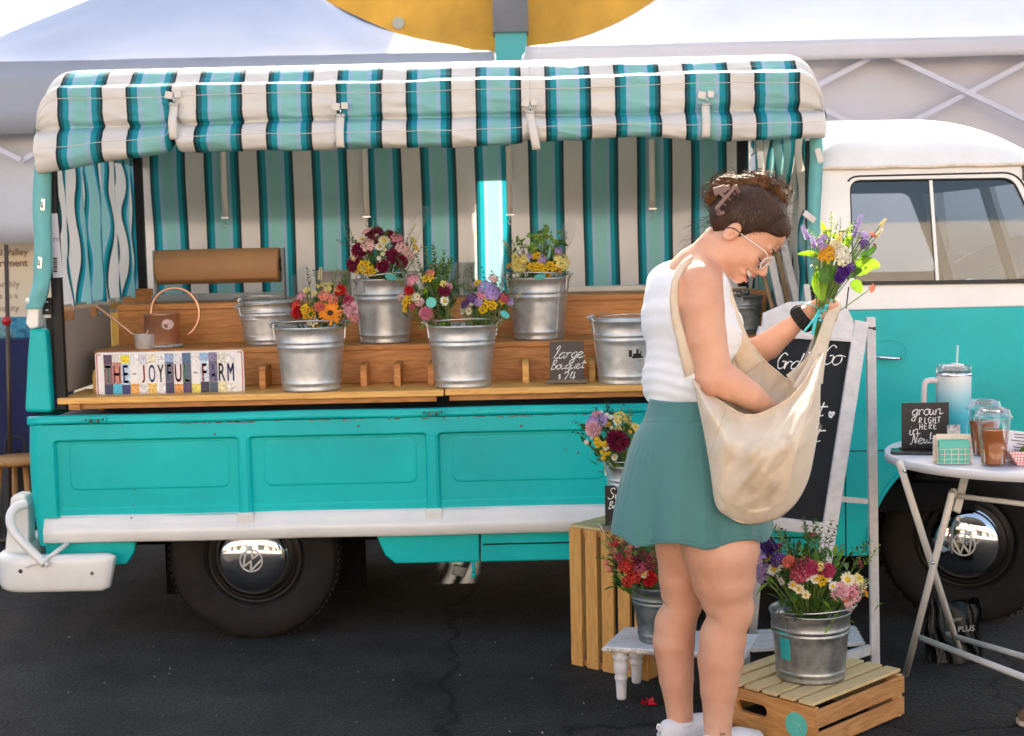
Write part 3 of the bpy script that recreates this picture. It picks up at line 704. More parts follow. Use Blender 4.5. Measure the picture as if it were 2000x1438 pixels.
win = arc_poly([W(1664, 552), W(2066, 546), W(1984, 347), W(1664, 352)], .04)
for ys in (Y0, YF - TH):
    q = MB(); q.prism(side_poly, (0, ys, 0), (0, ys + TH, 0)); up = q.build('upper_body', WHITEP, truck)
    cut = MB(); cut.prism(win, (0, 4.5, 0), (0, 7.2, 0)); co = cut.build('cut', DARKU); co.location = -rootloc(truck)
    up.parent = None; bake(up, [co]); up.parent = truck; tumble(up)
    m_ = up.modifiers.new('b', 'BEVEL'); m_.width = .004; m_.segments = 2; m_.limit_method = 'ANGLE'
q = MB(); q.prism(side_poly, (0, YF - TH - .016, 0), (0, YF - TH - .004, 0)); li = q.build('door_trim', M('cab_trim_olive', (.05, .046, .034), .7), truck)
cut = MB(); cut.prism([p + (Vector((0, 0, 0)) - (p - (win[0] + win[12]) / 2) * .03) for p in win], (0, 4.5, 0), (0, 7.2, 0)); co = cut.build('cut', DARKU); co.location = -rootloc(truck)
li.parent = None; bake(li, [co]); li.parent = truck; tumble(li)
# rear wall of cab with rounded corners
q = MB()
def rearwall(z0, z1, tmb):
    def fn(u, v):
        z = lerp(z0, z1, v); k = max(0, (z - zb) / (zd - zb)) * tmb
        return Vector((xr - .004 + (.03 if (u < .04 or u > .96) else 0), lerp(Y0 + .002 + k, YF - .002 - k, u), z))
    return fn
q.grid(rearwall(.85, zd, .065), 30, 4); q.build('cab_back', WHITEP, truck, solid=.01)
# door frame gasket, window frame, divider, glass
BLK = M('window_rubber', (.010, .010, .011), .5)
def offset_tum(p, d=-.004): 
    k = max(0, (p.z - zb) / (zd - zb)) * .065; return Vector((p.x, Y0 + k + d, p.z))
g_ = arc_poly([W(1655, 640), W(1655, 344), W(1992, 336), W(2100, 560)], .05)
g_ = [p for p in g_ if p.z > zb - .02]
q = MB(); q.tube([offset_tum(p, -.001) for p in g_[3:]], .0035, 6); q.build('door_seal', BLK, truck)
q = MB()
wi = arc_poly([W(1664, 552), W(2066, 546), W(1984, 347), W(1664, 352)], .04); wi.append(wi[0])
q.tube([offset_tum(p, .004) for p in wi], .004, 6)
q.bar(offset_tum(W(1660, 554), -.003), offset_tum(W(2070, 549), -.003), .012, .013, (0, 1, 0)); q.build('window_seal', BLK, truck)
q = MB(); q.bar(offset_tum(W(1823, 350), .006), offset_tum(W(1829, 552), .006), .011, .008, (0, 1, 0)); q.build('window_bar', WHITEP, truck)
GL = glassy('cab_glass', (.66, .72, .73), .02, .04, .55)
q = MB(); ws = arc_poly([W(1664, 552), W(2066, 546), W(1984, 347), W(1664, 352)], .04)
q.add([offset_tum(p, .012) for p in ws], [tuple(range(len(ws)))]); q.build('side_window', GL, truck)
# roof
q = MB(); xe = xa_t + .10
def fn(u, v):
    x = lerp(xr - .005, xe, u); s = 2 * v - 1
    fr = 1 - (1 - min(1, (x - xr + .005) / .16)) ** 2.6; fr2 = 1 - max(0, (x - (xa_t - .32)) / (xe - xa_t + .32)) ** 2.4
    h = .205 * max(0, fr) ** .42 * max(0, fr2) ** .6
    f = (1 - abs(s) ** 3.0) ** .55 if abs(s) < 1 else 0
    ky = .052 * (1 if 1 else 0)
    y = YC + s * (YC - Y0 - ky)
    return Vector((x, y, zd - .003 + h * f))
q.grid(fn, 48, 60)
for v in q.v: pass
q.build('roof', WHITEP, truck, weld=.0005)
prof = [(Y0 + .075, zd + .004), (Y0 + .052, zd + .004), (Y0 + .046, zd), (Y0 + .050, zd - .008), (Y0 + .06, zd - .008)]
extr(prof, xr - .004, xe).build('drip_rail', M('aged_cream_paint', (.70, .60, .48), .5, nz=(20, .2)), truck)
q = MB(); q.grid(lambda u, v: Vector((lerp(xr + .02, xe - .02, u), lerp(Y0 + .09, YF - .09, v), zd - .012 + .06 * math.sin(math.pi * v) * math.sin(math.pi * u) ** .4)), 16, 16); q.build('headliner', M('headliner', (.10, .10, .08), .8), truck)
# lower cab
zlow = P(1690, 1085, Y0).z
lp = [Vector((xr, 0, zlow)), Vector((xa_b + .08, 0, zlow)), Vector((xa_b + .10, 0, .75)), Vector((xa_b + .03, 0, zb)), Vector((xr, 0, zb))]
acx, acz, ar = P(1905, 1090, Y0).x, .285, .385; hp = P(1735, 692, Y0)
for ys in (Y0 - .001, YF - TH + .001):
    q = MB(); q.prism(lp, (0, ys, 0), (0, ys + TH, 0)); lb = q.build('lower_body', TEAL, truck)
    cut = MB(); cut.prism([Vector((acx + ar * math.cos(k * math.pi / 24), 0, acz + ar * math.sin(k * math.pi / 24))) for k in range(25)] + [Vector((acx - ar, 0, -1)), Vector((acx + ar, 0, -1))], (0, 4.5, 0), (0, 7.2, 0))
    c1 = cut.build('cut', DARKU); c1.location = -rootloc(truck); cs_ = [c1]
    if ys < YC: cut = MB(); cut.ball((hp.x, Y0, hp.z), (.064, .06, .049), 32, 20); c2 = cut.build('cut', DARKU); c2.location = -rootloc(truck); cs_.append(c2)
    lb.parent = None; bake(lb, cs_); lb.parent = truck
    m_ = lb.modifiers.new('b', 'BEVEL'); m_.width = .005; m_.segments = 2; m_.limit_method = 'ANGLE'; m_.angle_limit = R(50)
q = MB(); q.ball((hp.x, Y0 + .0, hp.z), (.066, .046, .051), 32, 16)
q.v = [Vector((v.x, max(v.y, Y0 + .001), v.z)) for v in q.v]; q.build('handle_dish', TEAL, truck, weld=.0004)
q = MB(); a_ = P(1706, 698, Y0 - .01); c_ = P(1757, 700, Y0 - .022)
q.tube(catmull([a_, a_.lerp(c_, .25) + Vector((0, -.01, .001)), a_.lerp(c_, .7) + Vector((0, -.008, 0)), c_]), [.010] * 8 + [.009] * 6 + [.007] * 5, 12, flat=.8); q.ball(c_ + Vector((.002, .004, 0)), (.006, .012, .006), mi=1); q.build('door_handle', [CHROME, BLK], truck)
q = MB(); q.box(((xr + .36), Y0 - .0008, P(1720, 880, Y0).z), (.70, .002, .004))
zs = P(1656, 610, Y0).z
q.tube([offset_tum(W(1655, 560), 0), Vector((P(1652, 600, Y0).x, Y0 - .001, zb)), Vector((P(1650, 640, Y0).x, Y0 - .0012, zb - .06)), Vector((P(1652, 1070, Y0).x, Y0 - .0012, zlow))], .0022, 5); q.build('door_gap', BLK, truck)
q = MB(); q.grid(lambda u, v: Vector((acx + ar * math.cos(math.pi * u) * .999, lerp(Y0 + .02, Y0 + .34, v), max(.2, acz + ar * math.sin(math.pi * u)))), 24, 2); q.box((acx, Y0 + .36, .45), (.9, .02, .6)); q.build('wheel_well', DARKU, truck)
q = MB(); rim = [Vector((acx + (ar + .004) * math.cos(math.pi * k / 30), Y0 - .003, acz + (ar + .004) * math.sin(math.pi * k / 30))) for k in range(31)]; q.tube(rim, .007, 8); q.build('arch_lip', TEAL, truck)
# front, windscreen
def ffn(z, v):   # v 0..1 across width
    s = abs(2 * v - 1); base = lerp(xa_b + .02, xa_t + .02, max(0, (z - zb) / (zd - zb))) if z > zb else xa_b + .02 + .06 * math.sin((zb - z) * 3.2)
    return base + .06 * (1 - s ** 2.2)
q = MB(); q.grid(lambda u, v: Vector((ffn(lerp(zlow, zb, v), u), lerp(Y0 + .01, YF - .01, u), lerp(zlow, zb, v))), 30, 14); q.build('nose', TEAL, truck, solid=.012)
q = MB()
for v in (0.0, .5, 1.0):
    wv = .045 if v != .5 else .03
    q.bar((ffn(zb, v) - .01, lerp(Y0 + .03, YF - .03, v), zb), (ffn(zd, v) - .01, lerp(Y0 + .085, YF - .085, v), zd), wv, wv)
for z in (zb + .02, zd - .03):
    for s in range(12): q.bar((ffn(z, s / 12) - .01, lerp(Y0 + .05, YF - .05, s / 12), z), (ffn(z, (s + 1) / 12) - .01, lerp(Y0 + .05, YF - .05, (s + 1) / 12), z), .03, .06)
q.build('windscreen_frame', M('frame_dark_olive', (.045, .042, .030), .5), truck)
q = MB(); q.grid(lambda u, v: Vector((ffn(lerp(zb, zd, v), u), lerp(Y0 + .06, YF - .06, u), lerp(zb, zd, v))), 16, 2); q.build('windscreen', GL, truck)
# interior
INT = M('cab_trim', (.05, .048, .038), .7)
q = MB(); q.box((xr + .09, YC, zb - .10), (.12, 1.30, .42)); q.box((xr + .34, YC, .74), (.46, 1.30, .12)); q.build('bench_seat', INT, truck, bevel=.03)
q = MB(); q.box((xa_b - .10, YC, zb - .03), (.20, 1.34, .06)); q.build('dashboard', M('dash_black', (.02, .02, .02), .5), truck, bevel=.02)
q = MB(); cs = P(2005, 560, 5.35)
rw = Matrix.Rotation(R(-28), 3, 'Y'); q.tube([cs + rw @ Vector((.19 * math.cos(a * math.pi / 16), .19 * math.sin(a * math.pi / 16), 0)) for a in range(33)], .009, 8)
q.bar(cs + rw @ Vector((-.19, 0, 0)), cs + rw @ Vector((.19, 0, 0)), .02, .01); q.tube([cs, cs + rw @ Vector((0, 0, -.4))], .015); q.build('steering_wheel', BLK, truck)
q = MB(); p = offset_tum(W(1893, 545), .03); q.ball(p + Vector((0, .0, -.004)), (.016, .008, .008)); q.build('window_latch', CHROME, truck)
# ================================================================== STRIPED CANOPY (part of the truck)
STR = stripes('striped_awning', thin=.34); STRR = stripes('striped_rear_cloth', thin=.45)
PALE = M('pale_teal_cloth', (.16, .47, .47), .65, nz=(6, .1), bump=(10, .3), thin=.1)
def uvmesh(q, name, mat, parent, uvf, weld=None, solid=0):
    """build keeping a UV per vertex from uvf(index)"""
    me = bpy.data.meshes.new(name); sh = rootloc(parent)
    me.from_pydata([v - sh for v in q.v], [], q.f); me.materials.append(mat)
    me.polygons.foreach_set('use_smooth', [True] * len(q.f))
    uvl = me.uv_layers.new(name='UVMap')
    for l in me.loops: uvl.data[l.index].uv = (uvf[l.vertex_index], 0)
    o = bpy.data.objects.new(name, me); COL.objects.link(o); o.parent = parent
    if solid: m_ = o.modifiers.new('s', 'SOLIDIFY'); m_.thickness = solid; m_.offset = 0
    return o
zt = P(500, 122, 5.06).z
cx0, cx1 = P(72, 200, 4.98).x, P(1606, 200, 4.98).x
XPH = P(793, 200, 4.965).x
canprof = [(6.46, -.30), (6.455, -.20), (6.43, -.10), (6.36, -.035), (6.2, 0), (5.95, .02), (5.6, .025), (5.3, .012), (5.17, -.002), (5.09, -.018), (5.05, -.036), (5.025, -.060), (5.012, -.072), (4.978, -.082), (4.958, -.094), (4.96, -.13), (4.958, -.165), (4.965, -.195), (4.985, -.212), (4.975, -.220), (4.945, -.232), (4.925, -.255), (4.922, -.280), (4.935, -.302), (4.965, -.312), (5.0, -.30), (5.02, -.27), (5.02, -.22)]
pp = catmull([Vector((0, a, b)) for a, b in canprof], 4)
NPp = len(pp); NU = 300
xpin = P(338, 260, 4.95).x; straps_px = [338, 664, 1032, 1380]; sx_ = [P(p_, 240, 4.95).x for p_ in straps_px]
q = MB(); uvs = []
def canopy_pt(x, j):
    t = j / (NPp - 1); p = pp[j]; y, dz = p.y, p.z
    # rounded ends
    e = min(x - cx0, cx1 - x); er = .085
    drop = (er - math.sqrt(max(0, er * er - (er - min(e, er)) ** 2))) if e < er else 0
    top = 1 if dz > -.12 else max(0, 1 - (-.12 - dz) / .1)
    front = sstep(5.1, 4.98, y)
    z = zt + dz - drop * top * 1.4
    xx = x
    # shallow sag of roof between hoops
    z += -.010 * abs(math.sin((x - cx0) * math.pi / .9)) * sstep(5.2, 5.6, y) * (1 if y < 6.3 else 0)
    # rolled flap irregularity
    if dz < -.19 and y < 5.1:
        f = (-.19 - dz) / .12
        z += (.010 * mnoise.noise(Vector((x * 2.3, 0, 3))) + .004 * mnoise.noise(Vector((x * 9, 0, 5)))) * f
        if x < xpin: z += -.062 * f * ((xpin - x) / (xpin - cx0)) ** 1.0
        if x > P(1130, 260, 4.95).x and x < P(1400, 260, 4.95).x:
            z += .018 * f * math.sin(math.pi * (x - P(1130, 260, 4.95).x) / (P(1400, 260, 4.95).x - P(1130, 260, 4.95).x))
        y += .008 * mnoise.noise(Vector((x * 5, t * 12, 9)))
    for i, s in enumerate(sx_):
        g_ = math.exp(-((x - s) / (.022 if i == 0 else .018)) ** 2)
        if dz < -.10 and y < 5.1:
            f = min(1, (-.10 - dz) / .15); amp = (.045, .006, .012, .006)[i]
            z += amp * g_ * f; y += (.035, .006, .012, .006)[i] * g_ * f
            if i == 0: xx -= .03 * f * (x - s) / .05 * math.exp(-((x - s) / .06) ** 2)
    # drape wrinkles on the front fall
    if y < 5.12:
        y += .010 * front * mnoise.noise(Vector((x * 3.2 + dz * 4, dz * 14, 2))) + .005 * front * mnoise.noise(Vector((x * 11, dz * 26, 4)))
        z += .012 * mnoise.noise(Vector((x * 2.0, dz * 6, 7))) * front
        rg = 1 - abs(mnoise.noise(Vector((x * 5.5 + dz * 9, dz * 16, 12)))) * 2; y -= .007 * front * max(0, rg) ** 3
        rg = 1 - abs(mnoise.noise(Vector((x * 2.2 - dz * 6, dz * 30, 22)))) * 2; y -= .005 * front * max(0, rg) ** 4
    return Vector((xx, y, z))
xs_ = [lerp(cx0, cx1, .5 - .5 * math.cos(math.pi * i / NU)) * .35 + lerp(cx0, cx1, i / NU) * .65 for i in range(NU + 1)]
for j in range(NPp):
    for i in range(NU + 1):
        q.v.append(canopy_pt(xs_[i], j)); uvs.append(xs_[i] - XPH + 10 * PERIOD)
for j in range(NPp - 1):
    for i in range(NU):
        a = j * (NU + 1) + i; q.f.append((a, a + 1, a + NU + 2, a + NU + 1))
can = uvmesh(q, 'canopy', STR, truck, uvs, solid=.003)
for dzs in (-.118, -.262):
    j_ = min(range(NPp), key=lambda j: abs(pp[j].z - dzs) + (9 if pp[j].y > 5.05 or j > NPp * .93 else 0)); q = MB()
    q.tube([canopy_pt(x_, j_) + Vector((0, -.0022, 0)) for x_ in xs_[2:-2]], .0011, 4); q.build('stitching', STRAPM, can)
q = MB(); xs1 = P(1036, 200, 4.96).x; q.tube([canopy_pt(xs1, j) + Vector((0, -.002, .001)) for j in range(int(NPp * .3), int(NPp * .9))], .0012, 4); q.build('stitching', STRAPM, can)
# gable ends
for xe_, sgn in ((cx0, -1), (cx1, 1)):
    q = MB(); n = 20; lo = 1.78
    idx = [j for j in range(NPp) if pp[j].y > 4.97 and pp[j].z > -.2 and j < NPp * .66]
    top = [canopy_pt(xe_, j) for j in idx]
    for p in top:
        for k in range(5):
            f = k / 4; q.v.append(Vector((xe_ + sgn * (.012 * math.sin(f * math.pi)), p.y, lerp(p.z, lo, f))))
    for a in range(len(top) - 1):
        for k in range(4): b_ = a * 5 + k; q.f.append((b_, b_ + 1, b_ + 6, b_ + 5))
    uvmesh(q, 'canopy_end', STR, truck, [v.y * 1.0 + 2 for v in q.v], solid=.003)
# rear cloth
XR = P(823, 400, 6.36).x
q = MB(); xa1, xa2 = P(268, 400, 6.36).x, P(1462, 400, 6.36).x; NXr, NZr = 260, 30; uvs = []
for j in range(NZr + 1):
    for i in range(NXr + 1):
        u, v = i / NXr, j / NZr; x = lerp(xa1, xa2, u); z = lerp(1.12, 2.04, v)
        y = 6.36 + .012 * mnoise.noise(Vector((x * 2.5, z * 1.0, 0))) + .006 * mnoise.noise(Vector((x * 9, z * 2, 4)))
        wob = .014 * mnoise.noise(Vector((x * 1.7, z * 2.4, 8))) * (1 if x < -1.0 else .35)
        q.v.append(Vector((x, y, z))); uvs.append(x + wob - XR + 10 * PERIOD)
for j in range(NZr):
    for i in range(NXr): a = j * (NXr + 1) + i; q.f.append((a, a + 1, a + NXr + 2, a + NXr + 1))
uvmesh(q, 'rear_curtain', STRR, truck, uvs)
# added sheets blocking sun behind the rear cloth, parted for a lit strip
SUNBLOCK = M('sun_block_canvas', (.40, .40, .38), .8, nz=(6, .1))
for a, c in ((P(262, 400, 6.42).x, P(934, 400, 6.42).x), (P(1000, 400, 6.42).x, P(1466, 400, 6.42).x)):
    q = MB(); q.grid(lambda u, v: Vector((lerp(a, c, u) + .006 * math.sin(v * 9 + a) * (1 if u in (0, 1) else 0), 6.425 + .006 * math.sin(u * 40), lerp(1.60, 2.02, v))), 30, 12); q.build('sun_block_sheet', SUNBLOCK, truck, solid=.002)
# hanging webbing straps with snap hooks
HOOK = M('hook_metal', (.6, .6, .6), .25, 1)
for px, y0_, y1_ in ((434, 285, 424), (712, 285, 422), (993, 285, 418), (1273, 272, 406)):
    a_, c_ = P(px, y0_, 6.33), P(px, y1_, 6.33); q = MB()
    q.grid(lambda u, v: Vector((a_.x + (u - .5) * .026, 6.335 + .004 * math.sin(v * 7), lerp(a_.z, c_.z, v))), 1, 8)
    hs_ = q.build('hanging_strap', STRAPM, truck, solid=.003)
    q = MB(); q.box((a_.x, 6.33, c_.z - .004), (.034, .004, .006)); q.tube([(a_.x, 6.33, c_.z - .008), (a_.x, 6.33, c_.z - .026)], .003)
    q.tube(catmull([(a_.x, 6.33, c_.z - .026), (a_.x - .007, 6.33, c_.z - .036), (a_.x, 6.33, c_.z - .048), (a_.x + .007, 6.33, c_.z - .038)]), .0022, 6); q.build('snap_hook', HOOK, hs_)
# tie straps with buckles over the rolled front flap
for px, y0_, y1_ in ((338, 200, 272), (664, 222, 288), (1034, 215, 292), (1379, 200, 268)):
    a_ = P(px, y0_, 4.94); c_ = P(px + (14 if px == 1034 else 0), y1_, 4.90)
    q = MB(); q.grid(lambda u, v: Vector((lerp(a_.x, c_.x, v) + (u - .5) * .028, lerp(4.945, 4.905, sstep(.1, .6, v)) + .01 * sstep(.85, 1, v), lerp(a_.z, c_.z, v))), 2, 12); ts_ = q.build('tie_strap', STRAPM, truck, solid=.003)
    b_ = P(px, y0_ - 14, 4.94); q = MB()
    q.box((b_.x - .014, 4.938, b_.z), (.026, .006, .024), Matrix.Rotation(.2, 3, 'Y')); q.box((b_.x + .016, 4.938, b_.z + .002), (.022, .006, .022)); q.tube([(b_.x, 4.936, b_.z), (b_.x + .004, 4.934, b_.z - .03)], .0025, 6, mi=1)
    q.tube([(b_.x - .017, 4.934, b_.z - .032), (b_.x + .019, 4.934, b_.z - .032)], .003, 6, mi=1); q.build('buckle', [STRAPM, HOOK], ts_)
# frame posts
for (px, y0_, y1_, Y) in ((99, 310, 800, 5.06), (268, 300, 600, 6.24), (1447, 270, 560, 6.24), (1583, 275, 600, 5.06)):
    q = MB(); a_, c_ = P(px, y0_, Y), P(px, y1_, Y); q.box(((a_.x), Y, (a_.z + c_.z) / 2), (.034, .034, a_.z - c_.z)); q.build('frame_post', BLACKM, truck, bevel=.003)
q = MB(); a_ = P(93, 598, 5.04); q.box(a_, (.034, .02, .06)); 
for dz in (.014, -.014): q.ball(a_ + Vector((.0, -.011, dz)), (.008, .003, .004), mi=1)
q.box(P(115, 640, 5.09), (.03, .05, .03)); q.box(P(115, 745, 5.09), (.03, .05, .03)); q.box(P(112, 690, 5.08), (.018, .05, .28)); q.build('post_bracket', [BLACKM, HOOK], truck, bevel=.002)
# end curtains, gathered
def end_curtain(xe_, ya, yb, z0, z1, amp, ph, k=1.0):
    q = MB(); uvs = []; na, nz_ = 120, 40
    for j in range(nz_ + 1):
        for i in range(na + 1):
            u, v = i / na, j / nz_; y = lerp(ya, yb, u); z = lerp(z0, z1, v)
            w_ = math.sin(y * 29 + 1.3 * math.sin(z * 5 + ph) + ph)
            x = xe_ + amp * w_ * (1 - .4 * v) + .01 * mnoise.noise(Vector((y * 4, z * 4, ph)))
            q.v.append(Vector((x, y + .006 * math.cos(y * 29), z)))
            uvs.append(y * k * 1.45 + .022 * math.sin(z * 19 + y * 11 + ph) + .035 * mnoise.noise(Vector((y * 5, z * 6, ph))) + 3)
    for j in range(nz_):
        for i in range(na): a = j * (na + 1) + i; q.f.append((a, a + 1, a + na + 2, a + na + 1))
    return uvmesh(q, 'end_curtain', STRR, truck, uvs)
xe0 = P(103, 500, 5.08).x; end_curtain(xe0, 5.09, 6.28, 1.215, 1.86, .020, .3, 1.0)
xe1 = P(1590, 400, 5.08).x; end_curtain(xe1, 5.09, 6.34, .98, 1.9, .022, 1.7, .95)
q = MB(); a_ = P(112, 600, 5.1); c_ = P(258, 572, 6.2)
q.grid(lambda u, v: Vector((xe0 + .012 + .006 * math.sin(u * 20), lerp(5.1, 6.2, u), lerp(1.165, 1.225, v))), 30, 2); q.build('clear_hem', glassy('clear_vinyl', (.75, .78, .74), .12, .25), truck)
# corner flaps wrapping the front posts
def flap(pts, name='corner_flap', w_=.07):
    q = MB(); c_ = catmull([P(*p) for p in pts], 5)
    def fn(u, v):
        i = int(v * (len(c_) - 1)); p = c_[i]; return p + Vector(((u - .5) * w_ , -.022 * math.sin(u * math.pi) + .004 * math.sin(v * 20 + u * 3), 0))
    q.grid(fn, 8, len(c_) - 1); return q.build(name, PALE, truck, solid=.003)
flap([(86, 285, 5.03), (82, 400, 5.02), (84, 500, 5.01), (80, 560, 5.0), (66, 603, 4.99)], w_=.062)
flap([(1592, 215, 5.0), (1594, 300, 5.02), (1590, 400, 5.02), (1588, 500, 5.02), (1592, 560, 5.02)], w_=.045)
q = MB()
for (px, y) in ((84, 400), (78, 513)):
    p = P(px, y, 4.985); q.box(p, (.014, .003, .040), Matrix.Rotation(.12, 3, 'Y')); q.tube([p + Vector((-.003, -.004, .010)), p + Vector((-.003, -.008, 0)), p + Vector((-.003, -.004, -.010))], .002, 6)
p = P(1590, 420, 4.985)
q.build('eyelet_plate', HOOK, truck)
for (a_, c_) in (((1596, 290), (1604, 318)), ((1570, 415), (1592, 432)), ((1575, 555), (1582, 612))):
    q = MB(); q.bar(P(*a_, 4.98), P(*c_, 4.975), .022, .006, (0, 1, 0)); q.build('toggle_strap', STRAPM, truck, bevel=.003)
# paper tag on the left post
q = MB(); a_ = P(108, 480, 5.035); q.box(a_, (.034, .003, .225), Matrix.Rotation(R(-2), 3, 'Y'))
tagp = q.build('paper_label', M('paper_label', (.46, .45, .50), .6), truck)
q = MB()
put_text(q, 'TTL', .016, P(103, 472, 5.031), mi=0)
for k in range(7): q.box(P(108, 505 + 4.2 * k, 5.0325), (.014, .001, .004 if k % 2 else .006))
q.build('label_print', BLK, truck)
# ================================================================== DISPLAY SHELF IN THE BED
sh = thing('display_shelf', 'stepped cedar display shelf standing in the truck bed', 'shelf', (0, 5.3, .83))
xl, xrr = P(113, 780, 5.03).x, 1.02
zS1 = P(600, 767, 5.03).z; zS2 = P(600, 677, 5.33).z; zS3 = P(600, 588, 5.66).z
xm = P(868, 770, 5.02).x
q = MB(); q.box(((xl + xm) / 2 - .001, 5.19, zS1 - .011), (xm - xl - .003, .34, .022)); q.build('shelf_board', [CEDAR_LIT], sh, bevel=.002)
q = MB(); q.box(((xrr + xm) / 2 + .001, 5.19, zS1 - .009), (xrr - xm - .003, .34, .022)); q.build('shelf_board', [CEDAR_LIT], sh, bevel=.002)
q = MB(); q.box(((xl + .03 + xm) / 2, 5.075, zS1 - .034), (xm - xl - .09, .03, .022)); q.box((xl + .055, 5.06, zS1 - .034), (.04, .05, .022)); q.box(((xrr + xm) / 2, 5.075, zS1 - .033), (xrr - xm - .03, .03, .022)); q.build('batten', CEDAR, sh, bevel=.002)
x2 = P(185, 700, 5.33).x; x3 = P(229, 620, 5.66).x
q = MB(); q.box(((x2 + xrr) / 2, 5.345, (zS1 + zS2) / 2 - .009), (xrr - x2, .022, zS2 - zS1 - .020)); q.build('riser', CEDAR, sh, bevel=.002)
q = MB(); q.box(((x2 + xrr) / 2, 5.50, zS2 - .009), (xrr - x2 + .004, .345, .020)); q.build('shelf_board', CEDAR, sh, bevel=.003)
q = MB(); q.box(((x3 + xrr) / 2, 5.685, (zS2 + zS3) / 2 - .012), (xrr - x3, .022, zS3 - zS2 - .026)); q.build('riser', CEDAR, sh, bevel=.002)
q = MB(); q.box(((x3 + xrr) / 2, 5.86, zS3 - .012), (xrr - x3 + .004, .38, .024)); q.build('shelf_board', CEDAR, sh, bevel=.003)
q = MB(); q.box(((x3 + xrr) / 2, 6.15, zS3 - .10), (xrr - x3, .3, .02)); q.box(((-1.70 + x3) / 2, 6.2, 1.08), (x3 + 1.72, .02, .34)); q.box((x2 + .01, 5.6, (zS1 + zS2) / 2 - .1), (.02, .5, .3)); q.build('back_board', CEDAR, sh)
for px in (187, 512, 710, 776, 842, 1027, 1157, 1300):
    p = P(px, 740, 5.2); hh = P(512, 715, 5.22).z - zS1; q = MB()
    pts = [(-.17, 0), (.0, 0)] + [(.012 - .035 * (1 - math.cos(a)) * 0, 0) for a in ()]
    poly = [(5.20, 0), (5.334, 0), (5.334, hh), (5.225, hh), (5.21, hh - .006), (5.20, hh - .02)]
    q.prism([Vector((0, a, b + zS1)) for a, b in poly], (p.x - .012, 0, 0), (p.x + .012, 0, 0)); q.build('divider', CEDAR_LIT if px % 2 else CEDAR, sh, bevel=.002)
# grey cabinet panel at the tail end
cb = thing('cabinet', 'grey beige metal cabinet at the tail end of the truck bed', 'cabinet', (P(128, 700, 5.12).x - .05, 5.4, .9))
x_ = P(127, 700, 5.12).x; zt_c = P(127, 607, 5.12).z
q = MB(); q.box((x_ - .02, 5.42, (zS1 + zt_c) / 2 + .003), (.04, .62, zt_c - zS1 - .008)); q.build('panel', PLASTICG, cb, bevel=.006)
q = MB(); q.box((x_ - .055, 5.42, (zS1 + zt_c) / 2), (.03, .56, zt_c - zS1 - .05)); q.build('frame', BLACKM, cb, bevel=.003)
q = MB(); a_ = P(1118, 568, 6.0); c_ = P(1320, 564, 6.0); q.box(((a_.x + c_.x) / 2, 6.05, zS3 + .012), (c_.x - a_.x + .1, .12, .022)); tag(q.build('ledge_board', WHITEP, bevel=.003), 'white painted board lying on the top cedar shelf behind the buckets', 'board')

# ------------------------------------------------------------------ galvanised bucket
def bucket_parts(root, rt, rb, h, mat, hang=0.0, ears=0.0):
    """ears = angle of the ear pair; hang: 0 handle resting on the rim, 1 handle folded down"""
    b = MB()
    def rad(z): return lerp(rb, rt, z / h)
    pr = [(rb * .3, .004), (rb - .004, .004), (rb - .003, 0), (rb + .001, 0), (rb + .002, .006), (rb + .0005, .012)]
    def band(z, w_, d): return [(rad(z - w_), z - w_), (rad(z - w_ * .5) + d, z - w_ * .5), (rad(z) + d, z), (rad(z + w_ * .4) + d * .2, z + w_ * .4), (rad(z + w_ * .6), z + w_ * .6)]
    pr += band(h * .135, .009, .0025)
    for k in range(1, 6): z = lerp(h * .18, h * .66, k / 6); pr.append((rad(z), z))
    pr += band(h * .70, .010, .003); pr += band(h * .775, .009, .003)
    pr += [(rad(h * .86), h * .86), (rad(h) - .001, h - .008), (rt + .003, h - .006), (rt + .004, h - .002), (rt + .002, h + .001), (rt - .001, h - .002), (rt - .003, h - .01), (rb, .012), (0, .012)]
    b.lathe(pr, (0, 0, 0), 64); 
    # side seam
    a = ears + 2.2
    for s in range(12): pass
    a2 = ears - .45
    b.bar((math.cos(a2) * (rb + .001), math.sin(a2) * (rb + .001), .008), (math.cos(a2) * (rt + .001), math.sin(a2) * (rt + .001), h - .01), .006, .003, (math.cos(a2), math.sin(a2), 0))
    pail = b.build('pail', mat, root, local=True)
    hp = []
    for s in (0, math.pi):
        a = ears + s; d = Vector((math.cos(a), math.sin(a), 0)); t = Vector((-d.y, d.x, 0))
        b = MB(); pe = d * (rt + .004) + Vector((0, 0, h - .012)); 
        b.bar(d * (rad(h * .80) + .003) + Vector((0, 0, h * .80)), pe + Vector((0, 0, .018)), .030, .004, d)
        b.ball(pe + Vector((0, 0, .020)), (.014, .014, .014), 10, 8)
        hp.append(pe + Vector((0, 0, .021)) + d * .006); b.build('ear', mat, root, local=True)
    b = MB(); d = Vector((math.cos(ears), math.sin(ears), 0)); t = Vector((-d.y, d.x, 0)) * (1 if hang >= 0 else -1); ps = []
    for k in range(25):
        a = math.pi * k / 24; x = math.cos(a) * (rt + .012); r_ = math.sin(a) * (rt + .02)
        ps.append(d * x + t * r_ * math.cos(abs(hang)) + Vector((0, 0, h + .008 + r_ * math.sin(abs(hang)) * (-1 if abs(hang) < 0 else 1))))
    b.tube(ps, .0028, 6); b.tube([ps[0], ps[0] + d * .012 + Vector((0, 0, .004))], .003, 6); b.tube([ps[-1], ps[-1] - d * .012 + Vector((0, 0, .004))], .003, 6)
    b.build('handle', HOOK, root, local=True)
    return pail
